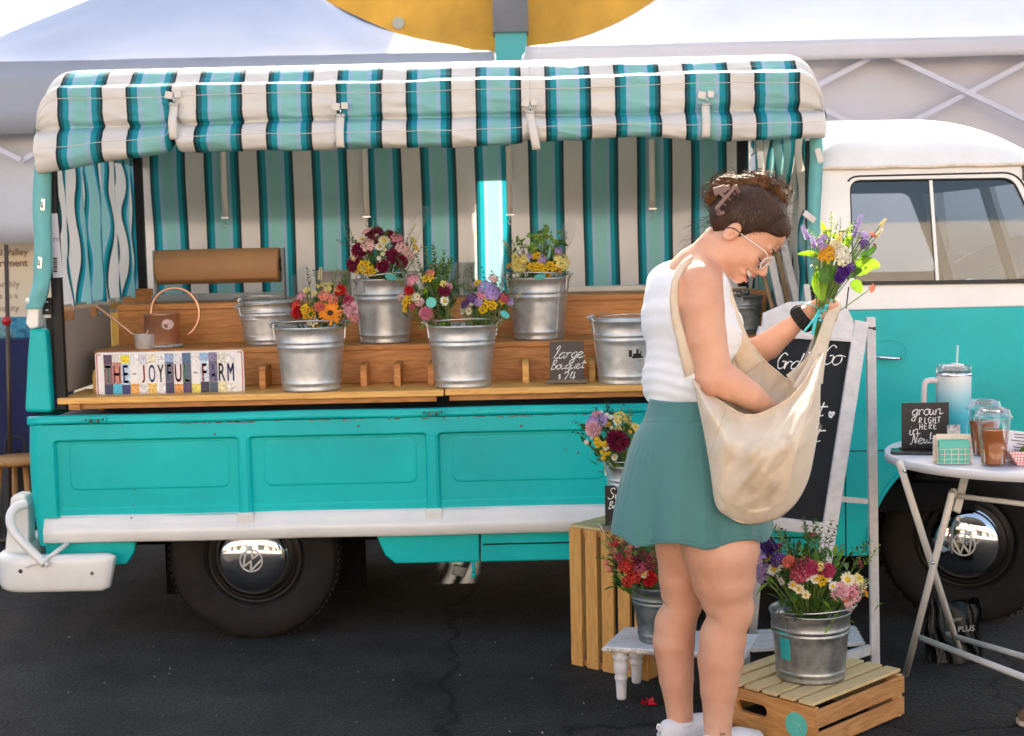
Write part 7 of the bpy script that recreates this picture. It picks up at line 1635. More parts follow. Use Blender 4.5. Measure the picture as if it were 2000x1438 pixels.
f = fb_
f.ell(P(1318, 885, YT_ - .03), (.08, .08, .09), None, .03); f.ell(P(1310, 885, YT_ + .07), (.08, .08, .09), None, .03)
f.cone(P(1350, 540, YT_ - .01), P(1402, 474, 3.975), .058, .048, .03); f.cone(P(1372, 520, YT_), P(1372, 545, 3.90), .045, .050, .03); f.cone(P(1350, 520, YT_), P(1335, 550, 4.13), .045, .050, .03)
# near arm
NA0 = [(P(1368, 556, 3.885), .0640), (P(1370, 600, 3.875), .0650), (P(1378, 660, 3.87), .0600), (P(1392, 715, 3.865), .0520), (P(1400, 736, 3.862), .0500), (P(1425, 750, 3.868), .0500), (P(1462, 772, 3.885), .0420), (P(1500, 800, 3.91), .0315), (P(1522, 818, 3.925), .0275)]
NA = [(p, r * .95) for p, r in NA0]; f.chain(NA, .006); f.ell(P(1383, 747, 3.862), (.034, .036, .034), None, .02)
f.ell(P(1545, 838, 3.935), (.042, .022, .030), Matrix.Rotation(R(35), 3, 'Y'), .015)
for k_, (dx, dy, L_) in enumerate(((30, -.010, .06), (32, .0, .065), (28, .010, .06), (22, .019, .05))):
    a = P(1560, 850 + k_ * 3, 3.935 + dy * 1.5); b_ = a + Vector((L_ * .45, dy * .4, -L_ * .5)); c_ = b_ + Vector((-.005, 0, -L_ * .4)); f.chain([(a, .0095), (b_, .0088), (c_, .0078)], .004)
a = P(1540, 828, 3.915); f.chain([(a, .012), (a + Vector((.03, -.018, -.018)), .010), (a + Vector((.045, -.016, -.04)), .0085)], .006)
# far arm
f.chain([(P(1345, 560, 4.14), .058), (P(1385, 620, 4.17), .050), (P(1448, 690, 4.165), .044), (P(1462, 696, 4.16), .043), (P(1500, 675, 4.14), .0405), (P(1535, 647, 4.11), .031), (P(1562, 624, 4.085), .0235), (P(1572, 617, 4.08), .0235)], .006)
# legs
f.chain([(P(1390, 900, 3.97), .092), (P(1400, 1010, 3.94), .104), (P(1407, 1070, 3.93), .109), (P(1413, 1130, 3.93), .089), (P(1419, 1185, 3.935), .066), (P(1421, 1207, 3.935), .059)], .006)
f.chain([(P(1421, 1207, 3.935), .059), (P(1412, 1245, 3.945), .065), (P(1407, 1290, 3.945), .064), (P(1404, 1350, 3.94), .052), (P(1402, 1405, 3.935), .040), (P(1402, 1440, 3.93), .037), (P(1402, 1500, 3.93), .036)], .006)
f.ell(P(1440, 1190, 3.93), (.042, .045, .05), None, .03)
f.chain([(P(1335, 900, 4.05), .088), (P(1340, 1010, 4.06), .096), (P(1341, 1070, 4.07), .090), (P(1334, 1130, 4.07), .070), (P(1330, 1178, 4.075), .056)], .006)
f.chain([(P(1330, 1178, 4.075), .056), (P(1319, 1220, 4.085), .060), (P(1316, 1256, 4.085), .061), (P(1321, 1325, 4.08), .050), (P(1327, 1385, 4.075), .039), (P(1329, 1415, 4.07), .037), (P(1330, 1475, 4.07), .036)], .006)
f.ell(P(1345, 1165, 4.08), (.040, .045, .05), None, .03)
# backs of the knees
f.ell(P(1368, 1210, 3.905), (.030, .05, .010), None, .022, 'sub'); f.ell(P(1284, 1184, 4.06), (.026, .05, .009), None, .02, 'sub')
# head
HC = P(1455, 445, 3.97); Fv = Vector((.650, -.20, -.735)).normalized(); Sv = Vector((-.10, -1, .08)); Sv = (Sv - Fv * Sv.dot(Fv)).normalized(); Uv = Fv.cross(Sv) * -1
if Uv.z < 0: Uv = -Uv
HR = Matrix((Fv, Sv, Uv)).transposed()      # columns: F, S, U
def H(a, u, s_=0): return HC + Fv * a + Uv * u + Sv * s_
def he(a, u, s_, ra, ru, rs, k=.012, mode='add', fld=None): (fld or f).ell(H(a, u, s_), (ra, rs, ru), HR, k, mode)
def hcn(p, q_, ra, rb, k=.008, mode='add'): f.cone(H(*p), H(*q_), ra, rb, k, mode)
he(-.008, .022, 0, .096, .090, .076); he(.030, -.025, 0, .074, .088, .064, .02); he(.050, .035, 0, .056, .050, .058, .02)
he(.052, -.085, 0, .048, .036, .040, .02); he(.086, -.107, 0, .021, .018, .020, .014); he(.022, -.075, .040, .040, .034, .018, .02); he(.022, -.075, -.040, .040, .034, .018, .02)
for s_ in (1, -1):
    he(.072, -.052, s_ * .034, .026, .026, .022, .016); he(.093, .004, s_ * .026, .012, .007, .022, .010); he(.108, -.024, s_ * .034, .016, .013, .018, .010, 'sub'); he(.077, -.026, s_ * .032, .0145, .0125, .0145, .003)
    he(.112, -.058, s_ * .011, .011, .0085, .0085, .005); hcn((.100, -.064, s_ * .024), (.090, -.092, s_ * .034), .009, .008, .012)
hcn((.100, -.008, 0), (.126, -.046, 0), .0085, .0090, .010); he(.126, -.050, 0, .0115, .0095, .0110, .006)
he(.101, -.068, 0, .014, .012, .022, .010)
he(.109, -.0745, 0, .0085, .0045, .024, .004); he(.104, -.0975, 0, .0090, .0052, .020, .004)
for s_ in (1, -1): hcn((.120, -.0865, 0), (.094, -.0790, s_ * .036), .0105, .0050, .002, 'sub')
f.cone(H(.004, -.07, 0), P(1374, 528, 3.985), .050, .056, .02)
# ear
he(-.008, -.040, .078, .019, .031, .0075, .003); he(-.012, -.050, .072, .014, .020, .010, .006); he(-.003, -.038, .087, .0105, .020, .0050, .002, 'sub'); he(.000, -.046, .083, .006, .009, .008, .002, 'sub'); he(-.012, -.042, .079, .003, .026, .004, .002) if False else None
he(-.010, -.042, -.073, .018, .030, .010, .005)
# the raised hand
Wy = 4.085; pc = P(1590, 608, Wy - .002)
f.cone(P(1568, 616, Wy), P(1596, 606, Wy), .023, .021, .015); f.cone(P(1572, 622, Wy), P(1598, 616, Wy), .019, .017, .012); f.cone(P(1584, 600, Wy), P(1606, 597, Wy), .016, .013, .01)
for k_, (yy, tx, r_) in enumerate(((596, 1615, .0088), (605, 1606, .0086), (614, 1601, .0082), (622, 1603, .0074))):
    kn = P(1612, yy + 1, Wy + .012); mid = P(1634 - k_ * 1.5, yy + 2, Wy + .006); m2 = P(1635 - k_ * 2, yy + 3, Wy - .036); tip = P(tx + 2, yy + (1 if k_ < 1 else 3), Wy - .050)
    f.chain([(P(1598, yy + 2, Wy + .010), r_ + .002), (kn, r_ + .001), (mid, r_), (m2, r_), (tip, r_ * .86)], .003)
f.chain([(P(1584, 600, Wy - .012), .013), (P(1597, 591, Wy - .034), .0110), (P(1611, 588, Wy - .044), .0095), (P(1621, 588, Wy - .046), .0085)], .006)
bodyme = fb_.mesh('person_body'); put_mesh(bodyme, 'body', SKIN, wo, 2)

def skinF(u, s_, lift=.0012):
    a = .145
    while a > .03:
        p = H(a, u, s_); i, j, k = [min(len(ax_) - 1, int(np.searchsorted(ax_, c))) for ax_, c in zip((f.xs, f.ys, f.zs), p)]
        if f.F[i, j, k] < 0: break
        a -= .001
    return H(a + lift, u, s_)
# nails
NAIL = M('aqua_nail_polish', (.10, .55, .66), .2, coat=.5); q = MB()
for (px, py, dy) in ((1622, 587, -.0545), (1615, 597.5, -.0580), (1606, 608.5, -.0580), (1601, 617.5, -.0575), (1603, 625.5, -.0570)):
    q.ball(P(px, py, Wy + dy), (.0065, .0022, .0048), 10, 6)
q.build('nail_polish', NAIL, wo)
# face details
q = MB(); 
for s_ in (1, -1): q.tube([skinF(.002 + .0075 * math.sin(t * 2.6), s_ * (.013 + .033 * t), .0008) for t in [i / 8 for i in range(9)]], [.0016, .0028, .0031, .0030, .0028, .0024, .0019, .0014, .0008], 6)
q.build('eyebrow', M('brow_brown', (.05, .022, .012), .8), wo)
q = MB()
for s_ in (1, -1):
    q.tube([skinF(-.0325 - .003 * math.sin(t * 3.1), s_ * (.019 + .026 * t), .0006) for t in [i / 8 for i in range(9)]], [.0008, .0016, .0020, .0022, .0022, .0022, .0020, .0016, .0008], 6)
    for k_ in range(9): t = k_ / 8; a = skinF(-.033, s_ * (.019 + .028 * t), .001); q.tube([a, a + Fv * .004 - Uv * .003 + Sv * s_ * .001, a + Fv * .008 - Uv * .0035 + Sv * s_ * .002], [.0006, .0005, .0002], 4)
q.build('eyelashes', M('lash_black', (.012, .008, .006), .7), wo)
NL = 24
def lipU(t): return skinF(-.0735 - .0020 * t * t, .037 * t, .0008)
def lipL(t): return skinF(-.0995 + .0205 * t * t, .035 * t, .0006)
q = MB(); up_ = [lipU(i / NL * 2 - 1) for i in range(NL + 1)]; lo2 = [lipL(i / NL * 2 - 1) for i in range(NL + 1)]
def smooth(p): return [p[max(i - 1, 0)] * .25 + p[i] * .5 + p[min(i + 1, len(p) - 1)] * .25 for i in range(len(p))]
for _ in range(4): up_, lo2 = smooth(up_), smooth(lo2)
q.grid(lambda u, v: (up_[int(round(u * NL))].lerp(lo2[int(round(u * NL))], .08 + .46 * v)) - Fv * .0050, NL, 2); q.build('teeth', M('teeth', (.80, .76, .70), .3, coat=.3), wo)
q = MB()
for ln, th in ((up_, .0030), (lo2, .0040)): q.tube(ln, [max(.0009, th * (1 - (i / NL * 2 - 1) ** 2) ** .5) for i in range(NL + 1)], 8, flat=.8)
q.build('lips', M('lips_rose', (.55, .17, .15), .4), wo)
# ------- hair
HAIR = M('hair_dark_brown', (.040, .017, .008), .5, nz=(14, .4), bump=(200, .4), spec=.25)
HAIRL = M('hair_sunlit_brown', (.13, .052, .016), .6, nz=(20, .5), thin=.35, spec=.15)  # backlit glow of loose strands put into a lighter brown
hf = Field(np.arange(HC.x - .17, HC.x + .15, .0032), np.arange(HC.y - .13, HC.y + .13, .0034), np.arange(HC.z - .15, HC.z + .19, .0032))
hf.ell(H(-.004, .026, 0), (.108, .0865, .100), HR, .01); hf.ell(H(-.062, -.02, 0), (.050, .062, .070), HR, .03); hf.ell(H(.062, .048, 0), (.046, .062, .046), HR, .02)
X_, Y_, Z_ = hf.xs[:, None, None] - HC.x, hf.ys[None, :, None] - HC.y, hf.zs[None, None, :] - HC.z
lf = X_ * Fv.x + Y_ * Fv.y + Z_ * Fv.z; lu = X_ * Uv.x + Y_ * Uv.y + Z_ * Uv.z; ls_ = np.abs(X_ * Sv.x + Y_ * Sv.y + Z_ * Sv.z)
gcut = np.interp(lf, [-.2, -.110, -.075, -.045, -.012, .004, .012, .020, .034, .055, .085, .105, .13], [-.02, -.035, -.060, -.074, -.020, -.018, -.040, -.026, .006, .026, .040, .058, .09])
gcut = gcut + np.where(lf > .03, .030 * (1 - np.clip(ls_ / .05, 0, 1)) * np.clip((lf - .03) / .05, 0, 1), 0)
hf.F = np.maximum(hf.F, (gcut - lu) * .7)
hf.F += (.0005 * np.sin(lu * 420 + lf * 160 + ls_ * 300)).astype(np.float32)
for (a, u, s_, r_) in ((-.085, .078, 0, .040), (-.100, .050, .022, .030), (-.062, .108, -.01, .032), (-.105, .018, 0, .024), (-.035, .120, .010, .026), (-.095, .090, -.03, .028))[:0]: pass
hm = hf.mesh('hair'); hair = put_mesh(hm, 'hair', HAIR, wo, 1)
rr = random.Random(4)
def epoint(a, u, s_, lift=0):
    c_ = Vector((-.004, 0, .026)); d = Vector((a, s_, u)) - c_; r_ = Vector((.108, .0865, .100)); l = math.sqrt((d.x / r_.x) ** 2 + (d.y / r_.y) ** 2 + (d.z / r_.z) ** 2); d = d / l * (1 + lift) + c_; return H(d.x, d.z, d.y)
q = MB()
for k_ in range(1700):       # combed strands, hairline to the twist
    sd = rr.choice((1, 1, 1, 1, -1)); t = rr.random()
    sa = float(np.interp(t, [0, .25, .5, .75, 1], [.108, .085, .045, .015, -.040])); su = float(np.interp(t, [0, .25, .5, .75, 1], [.075, .045, .020, -.015, -.080])) ; ss = sd * float(np.interp(t, [0, .25, .5, 1], [.01, .055, .08, .06])) * rr.uniform(.6, 1)
    ea, eu, es = -.085 + rr.uniform(-.012, .012), .070 + rr.uniform(-.02, .03), sd * rr.uniform(0, .03)
    sa += rr.uniform(-.022, -.004); su += rr.uniform(0, .03); bow = rr.uniform(.0, .035)
    pts = []
    for i in range(9):
        v = i / 8; pts.append(epoint(lerp(sa, ea, v), lerp(su, eu, v) + bow * math.sin(math.pi * v), lerp(ss, es, v) + sd * .06 * math.sin(math.pi * v), .012 + .012 * rr.random()))
    q.tube(pts, [.0004] + [.0011] * 7 + [.0005], 3, rr.choice((0, 0, 0, 1, 2)), False)
q.build('hair_strands', [M('hair_strand', (.045, .019, .009), .42, spec=.35), M('hair_strand_light', (.13, .060, .025), .45, spec=.35), M('hair_strand_dark', (.018, .008, .005), .4, spec=.4)], wo)
bf = Field(hf.xs, hf.ys, hf.zs)
for (a, u, s_, r_) in ((-.080, .076, 0, .046), (-.118, .046, .004, .038), (-.116, -.004, .008, .030), (-.126, .022, .012, .030), (-.066, .112, 0, .036), (-.022, .126, 0, .026), (.004, .124, 0, .022), (-.100, .052, .020, .028), (-.060, .106, -.01, .030), (-.104, .022, 0, .024), (-.034, .116, .010, .024), (-.092, .088, -.03, .028), (-.075, .098, .028, .020), (-.045, .110, .03, .016)): bf.ell(H(a, u, s_), (r_, r_ * .85, r_ * .85), None, .010)
lf2, lu2 = lf, lu; bf.F += (.0009 * np.sin(lf2 * 210 - lu2 * 330 + 60 * ls_ + 2 * np.sin(lu2 * 90)) + .0007 * np.sin(lu2 * 620 + lf2 * 240)).astype(np.float32)
put_mesh(bf.mesh('bun'), 'hair_bun', M('hair_bun_sunlit', (.15, .065, .022), .55, nz=(30, .5), bump=(160, .6), thin=.15, spec=.2), wo, 1)  # sun on the twisted hair put into a lighter brown
q = MB()
def curl(c_, d, L_, bend, r_, n=7, t=None):
    cv = Vector((rr.gauss(0, 1), rr.gauss(0, 1), rr.gauss(0, 1))); t = t or d.cross(cv).normalized(); pts = []; p = Vector(c_)
    for i in range(n): pts.append(p.copy()); p += d * (L_ / n); d = (d + t * bend / n).normalized()
    q.tube(pts, [r_] * (n - 2) + [r_ * .7, r_ * .35], 3, 0, False)
for k_ in range(-380, 620):
    if k_ < 430:      # loops of the twist
        o_ = Vector((rr.gauss(0, 1), rr.gauss(0, 1), rr.gauss(0, 1))).normalized(); bc_ = H(*rr.choice(((-.080, .076, 0), (-.060, .104, 0), (-.120, .040, .01), (-.045, .116, 0), (-.116, .0, .01), (-.010, .124, 0)))); c_ = bc_ + o_ * .036
        d = o_.cross(Vector((rr.gauss(0, 1), rr.gauss(0, 1), rr.gauss(0, 1)))).normalized(); L_ = rr.uniform(.04, .08); curl(c_ + o_ * rr.uniform(0, .006), (d + o_ * rr.choice((.0, .1, .1, .3))).normalized(), L_, L_ / .036 * rr.uniform(.7, 1.1), rr.uniform(.0004, .0008), 9, -o_)
    elif k_ < 500: c_ = H(-.066 + rr.gauss(0, .014), -.045 + rr.gauss(0, .025), rr.gauss(0, .045)); curl(c_, (Vector((-1, 0, -.5)) + Vector((rr.gauss(0, .3), rr.gauss(0, .3), rr.gauss(0, .3)))).normalized(), rr.uniform(.03, .09), rr.uniform(-1.6, 1.6), .00045)
    elif k_ < 506: c_ = P(1365, 462, 3.97) + Vector((rr.gauss(0, .01), rr.gauss(0, .03), rr.gauss(0, .006))); curl(c_, Vector((-.8, 0, -.55)).normalized(), rr.uniform(.05, .13), rr.uniform(-1, .6), .00045)
    else: a_ = rr.uniform(-.2, 2.2); c_ = epoint(.108 * math.cos(a_), .026 + .10 * math.sin(a_), rr.gauss(0, .03), .02); curl(c_, ((c_ - HC).normalized() + Fv * .8).normalized(), rr.uniform(.01, .03), rr.uniform(-2, 2), .0004)
q.build('loose_hair', HAIRL, wo)
# claw clip
CL = M('mauve_clip', (.16, .085, .075), .4, coat=.2); q = MB()
def clipP(a, b): 
    # plane of the clip in px: long axis from (1440,357) down to (1392,410)
    o = P(1414, 385, 3.90); ux = (P(1436, 358, 3.90) - P(1391, 410, 3.90)).normalized(); uy = Vector((ux.z, 0, -ux.x)); return o + ux * a + uy * b + Vector((0, .35 * abs(b) - .008, 0))
def cb(a, b, w_=.009, d_=.006): q.bar(clipP(*a), clipP(*b), w_, d_, (0, 1, 0))
cb((.042, .002), (.034, .024), .010); cb((.045, .004), (-.040, .004), .010); cb((-.036, .004), (-.046, .022), .011); cb((.020, -.012), (-.008, -.030), .022); cb((.030, -.006), (.006, -.020), .014); cb((.0, .004), (.002, -.022), .010); cb((-.045, .020), (-.030, .028), .009)
for v_ in range(4): cb((-.035 + .02 * v_, .006), (-.035 + .02 * v_, .020), .004, .004)
q.build('hair_clip', CL, wo, bevel=.0015)
# glasses
CLR = M('clear_acetate', (.72, .64, .60), .12, coat=.6, nz=(10, .05)); q = MB()
def gl(fo, u, s_): return H(fo, u, s_)
for s_ in (1, -1):
    ring = [gl(.117 - .010 * abs(math.cos(t)) * (1 if math.cos(t) > 0 else .0), -.030 + .019 * math.copysign(abs(math.sin(t)) ** .7, math.sin(t)), s_ * (.034 + .024 * math.copysign(abs(math.cos(t)) ** .7, math.cos(t)))) for t in [2 * math.pi * i / 24 for i in range(25)]]
    q.tube(ring, .0023, 8)
    q.tube(catmull([gl(.107, -.016, s_ * .060), gl(.090, -.013, s_ * .072), gl(.045, -.022, s_ * .077), gl(.012, -.028, s_ * .079)], 4), .0018, 6)
    q.tube(catmull([gl(.012, -.028, s_ * .079), gl(-.010, -.032, s_ * .086), gl(-.030, -.048, s_ * .080)], 4), .0017, 6, 1)
q.tube([gl(.121, -.024, .010), gl(.126, -.021, 0), gl(.121, -.024, -.010)], .002, 6)
q.build('glasses', [CLR, BLK], wo)
q = MB()
for s_ in (1, -1): q.add([gl(.116 - .010 * abs(math.cos(t)) * (1 if math.cos(t) > 0 else .0), -.030 + .019 * math.copysign(abs(math.sin(t)) ** .7, math.sin(t)), s_ * (.034 + .024 * math.copysign(abs(math.cos(t)) ** .7, math.cos(t)))) for t in [2 * math.pi * i / 24 for i in range(24)]], [tuple(range(24))])
q.build('lens', glassy('lens', (.97, .98, .98), .02, .05, .4), wo)
# ------- tank top
SH = M('white_ribbed_cotton', (.80, .80, .82), .75, nz=(12, .03), bump=(90, .25), sheen=.2)
zz = tor.zs[None, None, :]; xx = tor.xs[:, None, None]; yy = tor.ys[None, :, None]
hem = P(1330, 784, 4.0).z
wr_ = (.0016 * np.sin(zz * 190 + xx * 30 + 4 * np.sin(yy * 14)) * np.clip((1.16 - zz) / .12, 0, 1) + .0012 * np.sin(zz * 70 + xx * 50 + yy * 40 + 3 * np.sin(zz * 21))).astype(np.float32)
S_ = Field(tor.xs, tor.ys, tor.zs); S_.F = tor.F - .0065 - wr_
S_.ell(P(1341, 600, 3.84), (.040, .13, .112), None, .004, 'sub'); S_.ell(P(1325, 590, 4.19), (.06, .10, .11), None, .004, 'sub')
S_.ell(P(1402, 512, 3.98), (.078, .088, .066), None, .006, 'sub'); S_.ell(P(1362, 502, 3.87), (.052, .05, .034), None, .004, 'sub') if False else None
F2 = np.maximum(S_.F, hem - zz + .002 * np.sin(xx * 60)); F2 = np.maximum(F2, zz - P(1350, 500, 4.0).z)
put_mesh(S_.mesh('tank', F2.astype(np.float32)), 'tank_top', SH, wo, 2)
# ------- skirt
SKT = M('teal_green_skirt', (.058, .190, .185), .72, nz=(5, .08), bump=(200, .15), sheen=.3)
q = MB(); zt_s, zb_s = P(1335, 776, 4.0).z, P(1300, 1068, 3.81).z
ring_z = [0, .06, .15, .27, .40, .6, .8, 1.0]
cxp = [1347, 1350, 1353, 1353, 1353, 1352, 1352, 1352]; aw = [.112, .119, .134, .162, .182, .202, .216, .227]; bw_ = [.142, .148, .158, .175, .188, .200, .208, .214]
def fsk(u, v):
    a = 2 * math.pi * u; px = interp(v, ring_z, cxp); A = interp(v, ring_z, aw); B = interp(v, ring_z, bw_); y = lerp(778, 1060, v); c_ = P(px, y, 4.0)
    fl = sstep(.28, 1.0, v); m_ = 1 + fl * (.050 * math.sin(7 * a + 1.2 + .6 * v) + .030 * math.sin(13 * a + 2) + .018 * (1 - abs(math.sin(10.5 * a + .5 * v))) ** 3) +   .005 * math.sin(46 * a + 4 * math.sin(a * 3)) * sstep(.30, .36, v) * (1 - sstep(.4, .7, v))
    m_ = 1 + (m_ - 1) * (1 - .8 * max(0, math.cos(a)) ** 2)
    m_ += .010 * math.sin(v * 26 + 3 * math.sin(a * 2)) * (1 - sstep(.1, .35, v))
    seam = .2 + .10 * math.sin(a + .6); m_ += -.010 * math.exp(-((v - seam - .02) / .012) ** 2) + .012 * sstep(seam, seam + .05, v) * (1 - sstep(seam + .05, seam + .2, v))
    x, y_ = A * math.cos(a) * m_, B * math.sin(a) * m_; z = lerp(zt_s, zb_s, v) + fl * .010 * math.sin(7 * a + 2.4)
    return Vector((c_.x + x, 4.0 + y_ * .92, z))
q.grid(fsk, 220, 60, wrapu=True); sk_ = q.build('skirt', SKT, wo, solid=.003)
q = MB(); q.tube([fsk(u / 220, .965) * 1.0 + Vector((.0022 * math.cos(6.283 * u / 220), .0022 * math.sin(6.283 * u / 220), 0)) for u in range(221)], .0009, 4); q.build('stitching', M('skirt_thread', (.10, .27, .26), .7), sk_)
q = MB(); q.tube([fsk(u / 220, .235 + .10 * math.sin(6.283 * u / 220 + .6)) + Vector((.0022 * math.cos(6.283 * u / 220), .0022 * math.sin(6.283 * u / 220), 0)) for u in range(221)], .0009, 4); q.build('stitching', M('skirt_thread', (.10, .27, .26), .7), sk_)
q = MB(); q.grid(lambda u, v: Vector((P(1340, 790, 4.0).x + .10 * math.cos(6.283 * u), 4.0 + .13 * math.sin(6.283 * u), lerp(zt_s - .03, zt_s, v))), 40, 2, wrapu=True); 
# scrunchie
q = MB(); c_ = P(1568, 622, 4.08); ax_ = (P(1590, 608, 4.075) - P(1545, 642, 4.10)).normalized(); xq = ax_.orthogonal().normalized(); yq_ = ax_.cross(xq)
q.grid(lambda u, v: c_ + xq * ((.033 + .008 * math.cos(6.283 * v) + .003 * math.sin(u * 110 + 3 * math.sin(6.28 * v))) * math.cos(6.283 * u)) + yq_ * ((.033 + .008 * math.cos(6.283 * v) + .003 * math.sin(u * 110)) * math.sin(6.283 * u)) + ax_ * (.019 * math.sin(6.283 * v)), 90, 14, wrapu=True); q.build('scrunchie', M('black_velvet', (.010, .010, .011), .9, bump=(150, .5)), wo, weld=.0004)
# shoes
SHOE = M('white_canvas_shoe', (.72, .72, .74), .7, bump=(120, .3)); SOLE = M('rubber_sole', (.62, .60, .56), .5)
for (px, py, Y, yw) in ((1402, 1470, 3.93, R(38)), (1330, 1440, 4.07, R(30))):
    c_ = P(px, py, Y); o_ = Vector((c_.x, Y, -.0583)); fx = Vector((math.cos(yw), math.sin(yw), 0)); fy = Vector((-fx.y, fx.x, 0)); q = MB()
    def fsh(u, v):
        t = u; x = lerp(-.075, .175, t); w_ = .040 * (1 - abs(2 * t - 1.0) ** 5) ** .5 * (1 + .15 * math.sin(math.pi * t)) + .002; h_ = interp(t, [0, .08, .3, .42, .7, 1], [.030, .048, .052, .050, .042, .015]); a = math.pi * v
        return o_ + fx * x + fy * (w_ * math.cos(a)) + Vector((0, 0, .022 + h_ * math.sin(a) ** .8))
    q.grid(fsh, 30, 18); q.build('shoe', SHOE, wo)
    q = MB(); q.prism([o_ + fx * lerp(-.080, .182, t) + fy * s_ * (.046 * (1 - abs(2 * t - 1.0) ** 5) ** .5 * (1 + .1 * math.sin(math.pi * t)) + .001) for s_ in (1, -1) for t in ([i / 16 for i in range(17)] if s_ == 1 else [1 - i / 16 for i in range(17)])], (0, 0, .001), (0, 0, .026)); q.build('shoe_sole', SOLE, wo, bevel=.003)
    q = MB(); q.lathe([(.040, .045), (.043, .056), (.040, .066), (.036, .062)], o_, 24); q.build('shoe_collar', SHOE, wo)
q = MB(); o_ = P(1292, 1428, 4.0); q.tube(catmull([o_, o_ + Vector((-.012, 0, .008)), o_ + Vector((-.008, 0, .02)), o_ + Vector((.004, 0, .006))]), .003, 6); q.build('shoe_pull_tab', SHOE, wo)
# ankle tattoo
q = MB(); tpos = P(1411, 1434, 3.891); q.tube([tpos + Vector((.007 * math.sin(t), -.0005, .003 * math.sin(2 * t))) for t in [i * .35 for i in range(19)]], .0007, 4); q.build('ankle_tattoo', BLK, wo)

# ================================================================== TOTE BAG
BAGM = M('cream_canvas', (.72, .60, .46), .82, nz=(4.6, .10), bump=(28, .55), sheen=.2, thin=.12)
def local_stain(m, centre, rad, col):
    t = m.node_tree; L = t.links; b = t.nodes['Principled BSDF']; tc = t.nodes.new('ShaderNodeTexCoord'); n = t.nodes.new('ShaderNodeTexNoise'); n.inputs['Scale'].default_value = 16; n.inputs['Detail'].default_value = 6; L.new(tc.outputs['Object'], n.inputs[0])
    d = t.nodes.new('ShaderNodeVectorMath'); d.operation = 'DISTANCE'; d.inputs[1].default_value = centre; L.new(tc.outputs['Object'], d.inputs[0])
    r1 = t.nodes.new('ShaderNodeMapRange'); r1.inputs[1].default_value = rad; r1.inputs[2].default_value = rad * .3; L.new(d.outputs['Value'], r1.inputs[0]); r2 = t.nodes.new('ShaderNodeMapRange'); r2.inputs[1].default_value = .44; r2.inputs[2].default_value = .64; r2.inputs[4].default_value = .55; L.new(n.outputs['Fac'], r2.inputs[0])
    mu = t.nodes.new('ShaderNodeMath'); mu.operation = 'MULTIPLY'; L.new(r1.outputs[0], mu.inputs[0]); L.new(r2.outputs[0], mu.inputs[1]); src = b.inputs['Base Color'].links[0].from_socket
    mx = t.nodes.new('ShaderNodeMixRGB'); mx.inputs[2].default_value = (*col, 1); L.new(mu.outputs[0], mx.inputs[0]); L.new(src, mx.inputs[1]); L.new(mx.outputs[0], b.inputs['Base Color'])
    for nd in t.nodes:
        if nd.type == 'BSDF_TRANSLUCENT': L.new(mx.outputs[0], nd.inputs[0])
for (sx_px, sy_px, rd_) in ((1498, 958, .085), (1455, 1000, .05), (1530, 865, .035)): local_stain(BAGM, tuple(P(sx_px, sy_px, 3.70) - P(1500, 900, 3.9)), rd_, (.36, .22, .09))
t_ = BAGM.node_tree; rmp = t_.nodes[BAGM['_ramp']]; rmp.color_ramp.elements[0].position = .34; rmp.color_ramp.elements[0].color = (.68, .54, .38, 1); rmp.color_ramp.elements[1].position = .50; rmp.color_ramp.elements[1].color = (.76, .64, .50, 1)
bag = thing('shoulder_bag', 'large cream canvas shoulder bag with brown stains, slung from her near shoulder', 'bag', P(1500, 900, 3.9))
lo_ = [(1352, 745), (1366, 800), (1378, 860), (1388, 920), (1398, 985), (1420, 1008), (1462, 1024), (1515, 1014), (1552, 985), (1577, 940), (1590, 885), (1600, 820), (1602, 760), (1606, 700)]
fr_ = [(1352, 740), (1378, 764), (1405, 782), (1430, 797), (1452, 808), (1478, 808), (1500, 800), (1520, 790), (1540, 778), (1556, 762), (1572, 742), (1584, 722), (1596, 704), (1608, 690)]
bk_ = [(1352, 740), (1385, 730), (1420, 700), (1445, 662), (1462, 668), (1480, 690), (1500, 712), (1520, 728), (1535, 740), (1550, 738), (1566, 724), (1582, 708), (1596, 698), (1608, 688)]
def path(pl, u): 
    n = len(pl) - 1; i = min(int(u * n), n - 1); f_ = u * n - i; p0, p1, p2, p3 = [Vector((*pl[max(0, min(n, j))], 0)) for j in (i - 1, i, i + 1, i + 2)]
    p = .5 * ((2 * p1) + (p2 - p0) * f_ + (2 * p0 - 5 * p1 + 4 * p2 - p3) * f_ * f_ + (-p0 + 3 * p1 - 3 * p2 + p3) * f_ ** 3); return p.x, p.y
def YBGf(u, v): return lerp(3.915, 3.795, sstep(.02, .45, v))
def bagpt(u, v, side):
    a = path(fr_ if side < 0 else bk_, u); b_ = path(lo_, u); w_ = math.sin(math.pi * u) ** .55
    px, py = lerp(a[0], b_[0], v), lerp(a[1], b_[1], v); prof = (math.sin(math.pi * min(1, .30 + .70 * v)) ** .7) if v < 1 else 0
    d = .105 * w_ * prof; y = YBGf(u, v) + side * d + (-.012 if side < 0 else .03) * (1 - v) * w_
    n1 = mnoise.noise(Vector((px * .020, py * .010 + px * .012, 3 + side))); n2 = mnoise.noise(Vector((px * .05 + py * .03, py * .02, 7))); n3 = math.sin((px - 1350) * .10 + (py - 700) * .045) 
    k_ = w_ * math.sin(math.pi * min(1, v + .12)) if v < .88 else w_ * .3
    rg = max(0, 1 - 2.2 * abs(mnoise.noise(Vector(((px - 1500) * .011 + (py - 800) * .006, (py - 700) * .004 - px * .008, 31))))) ** 2
    y += side * (.026 * n1 + .016 * n2 + .004 * n3 + .014 * rg) * abs(k_)
    return P(px, py, y)
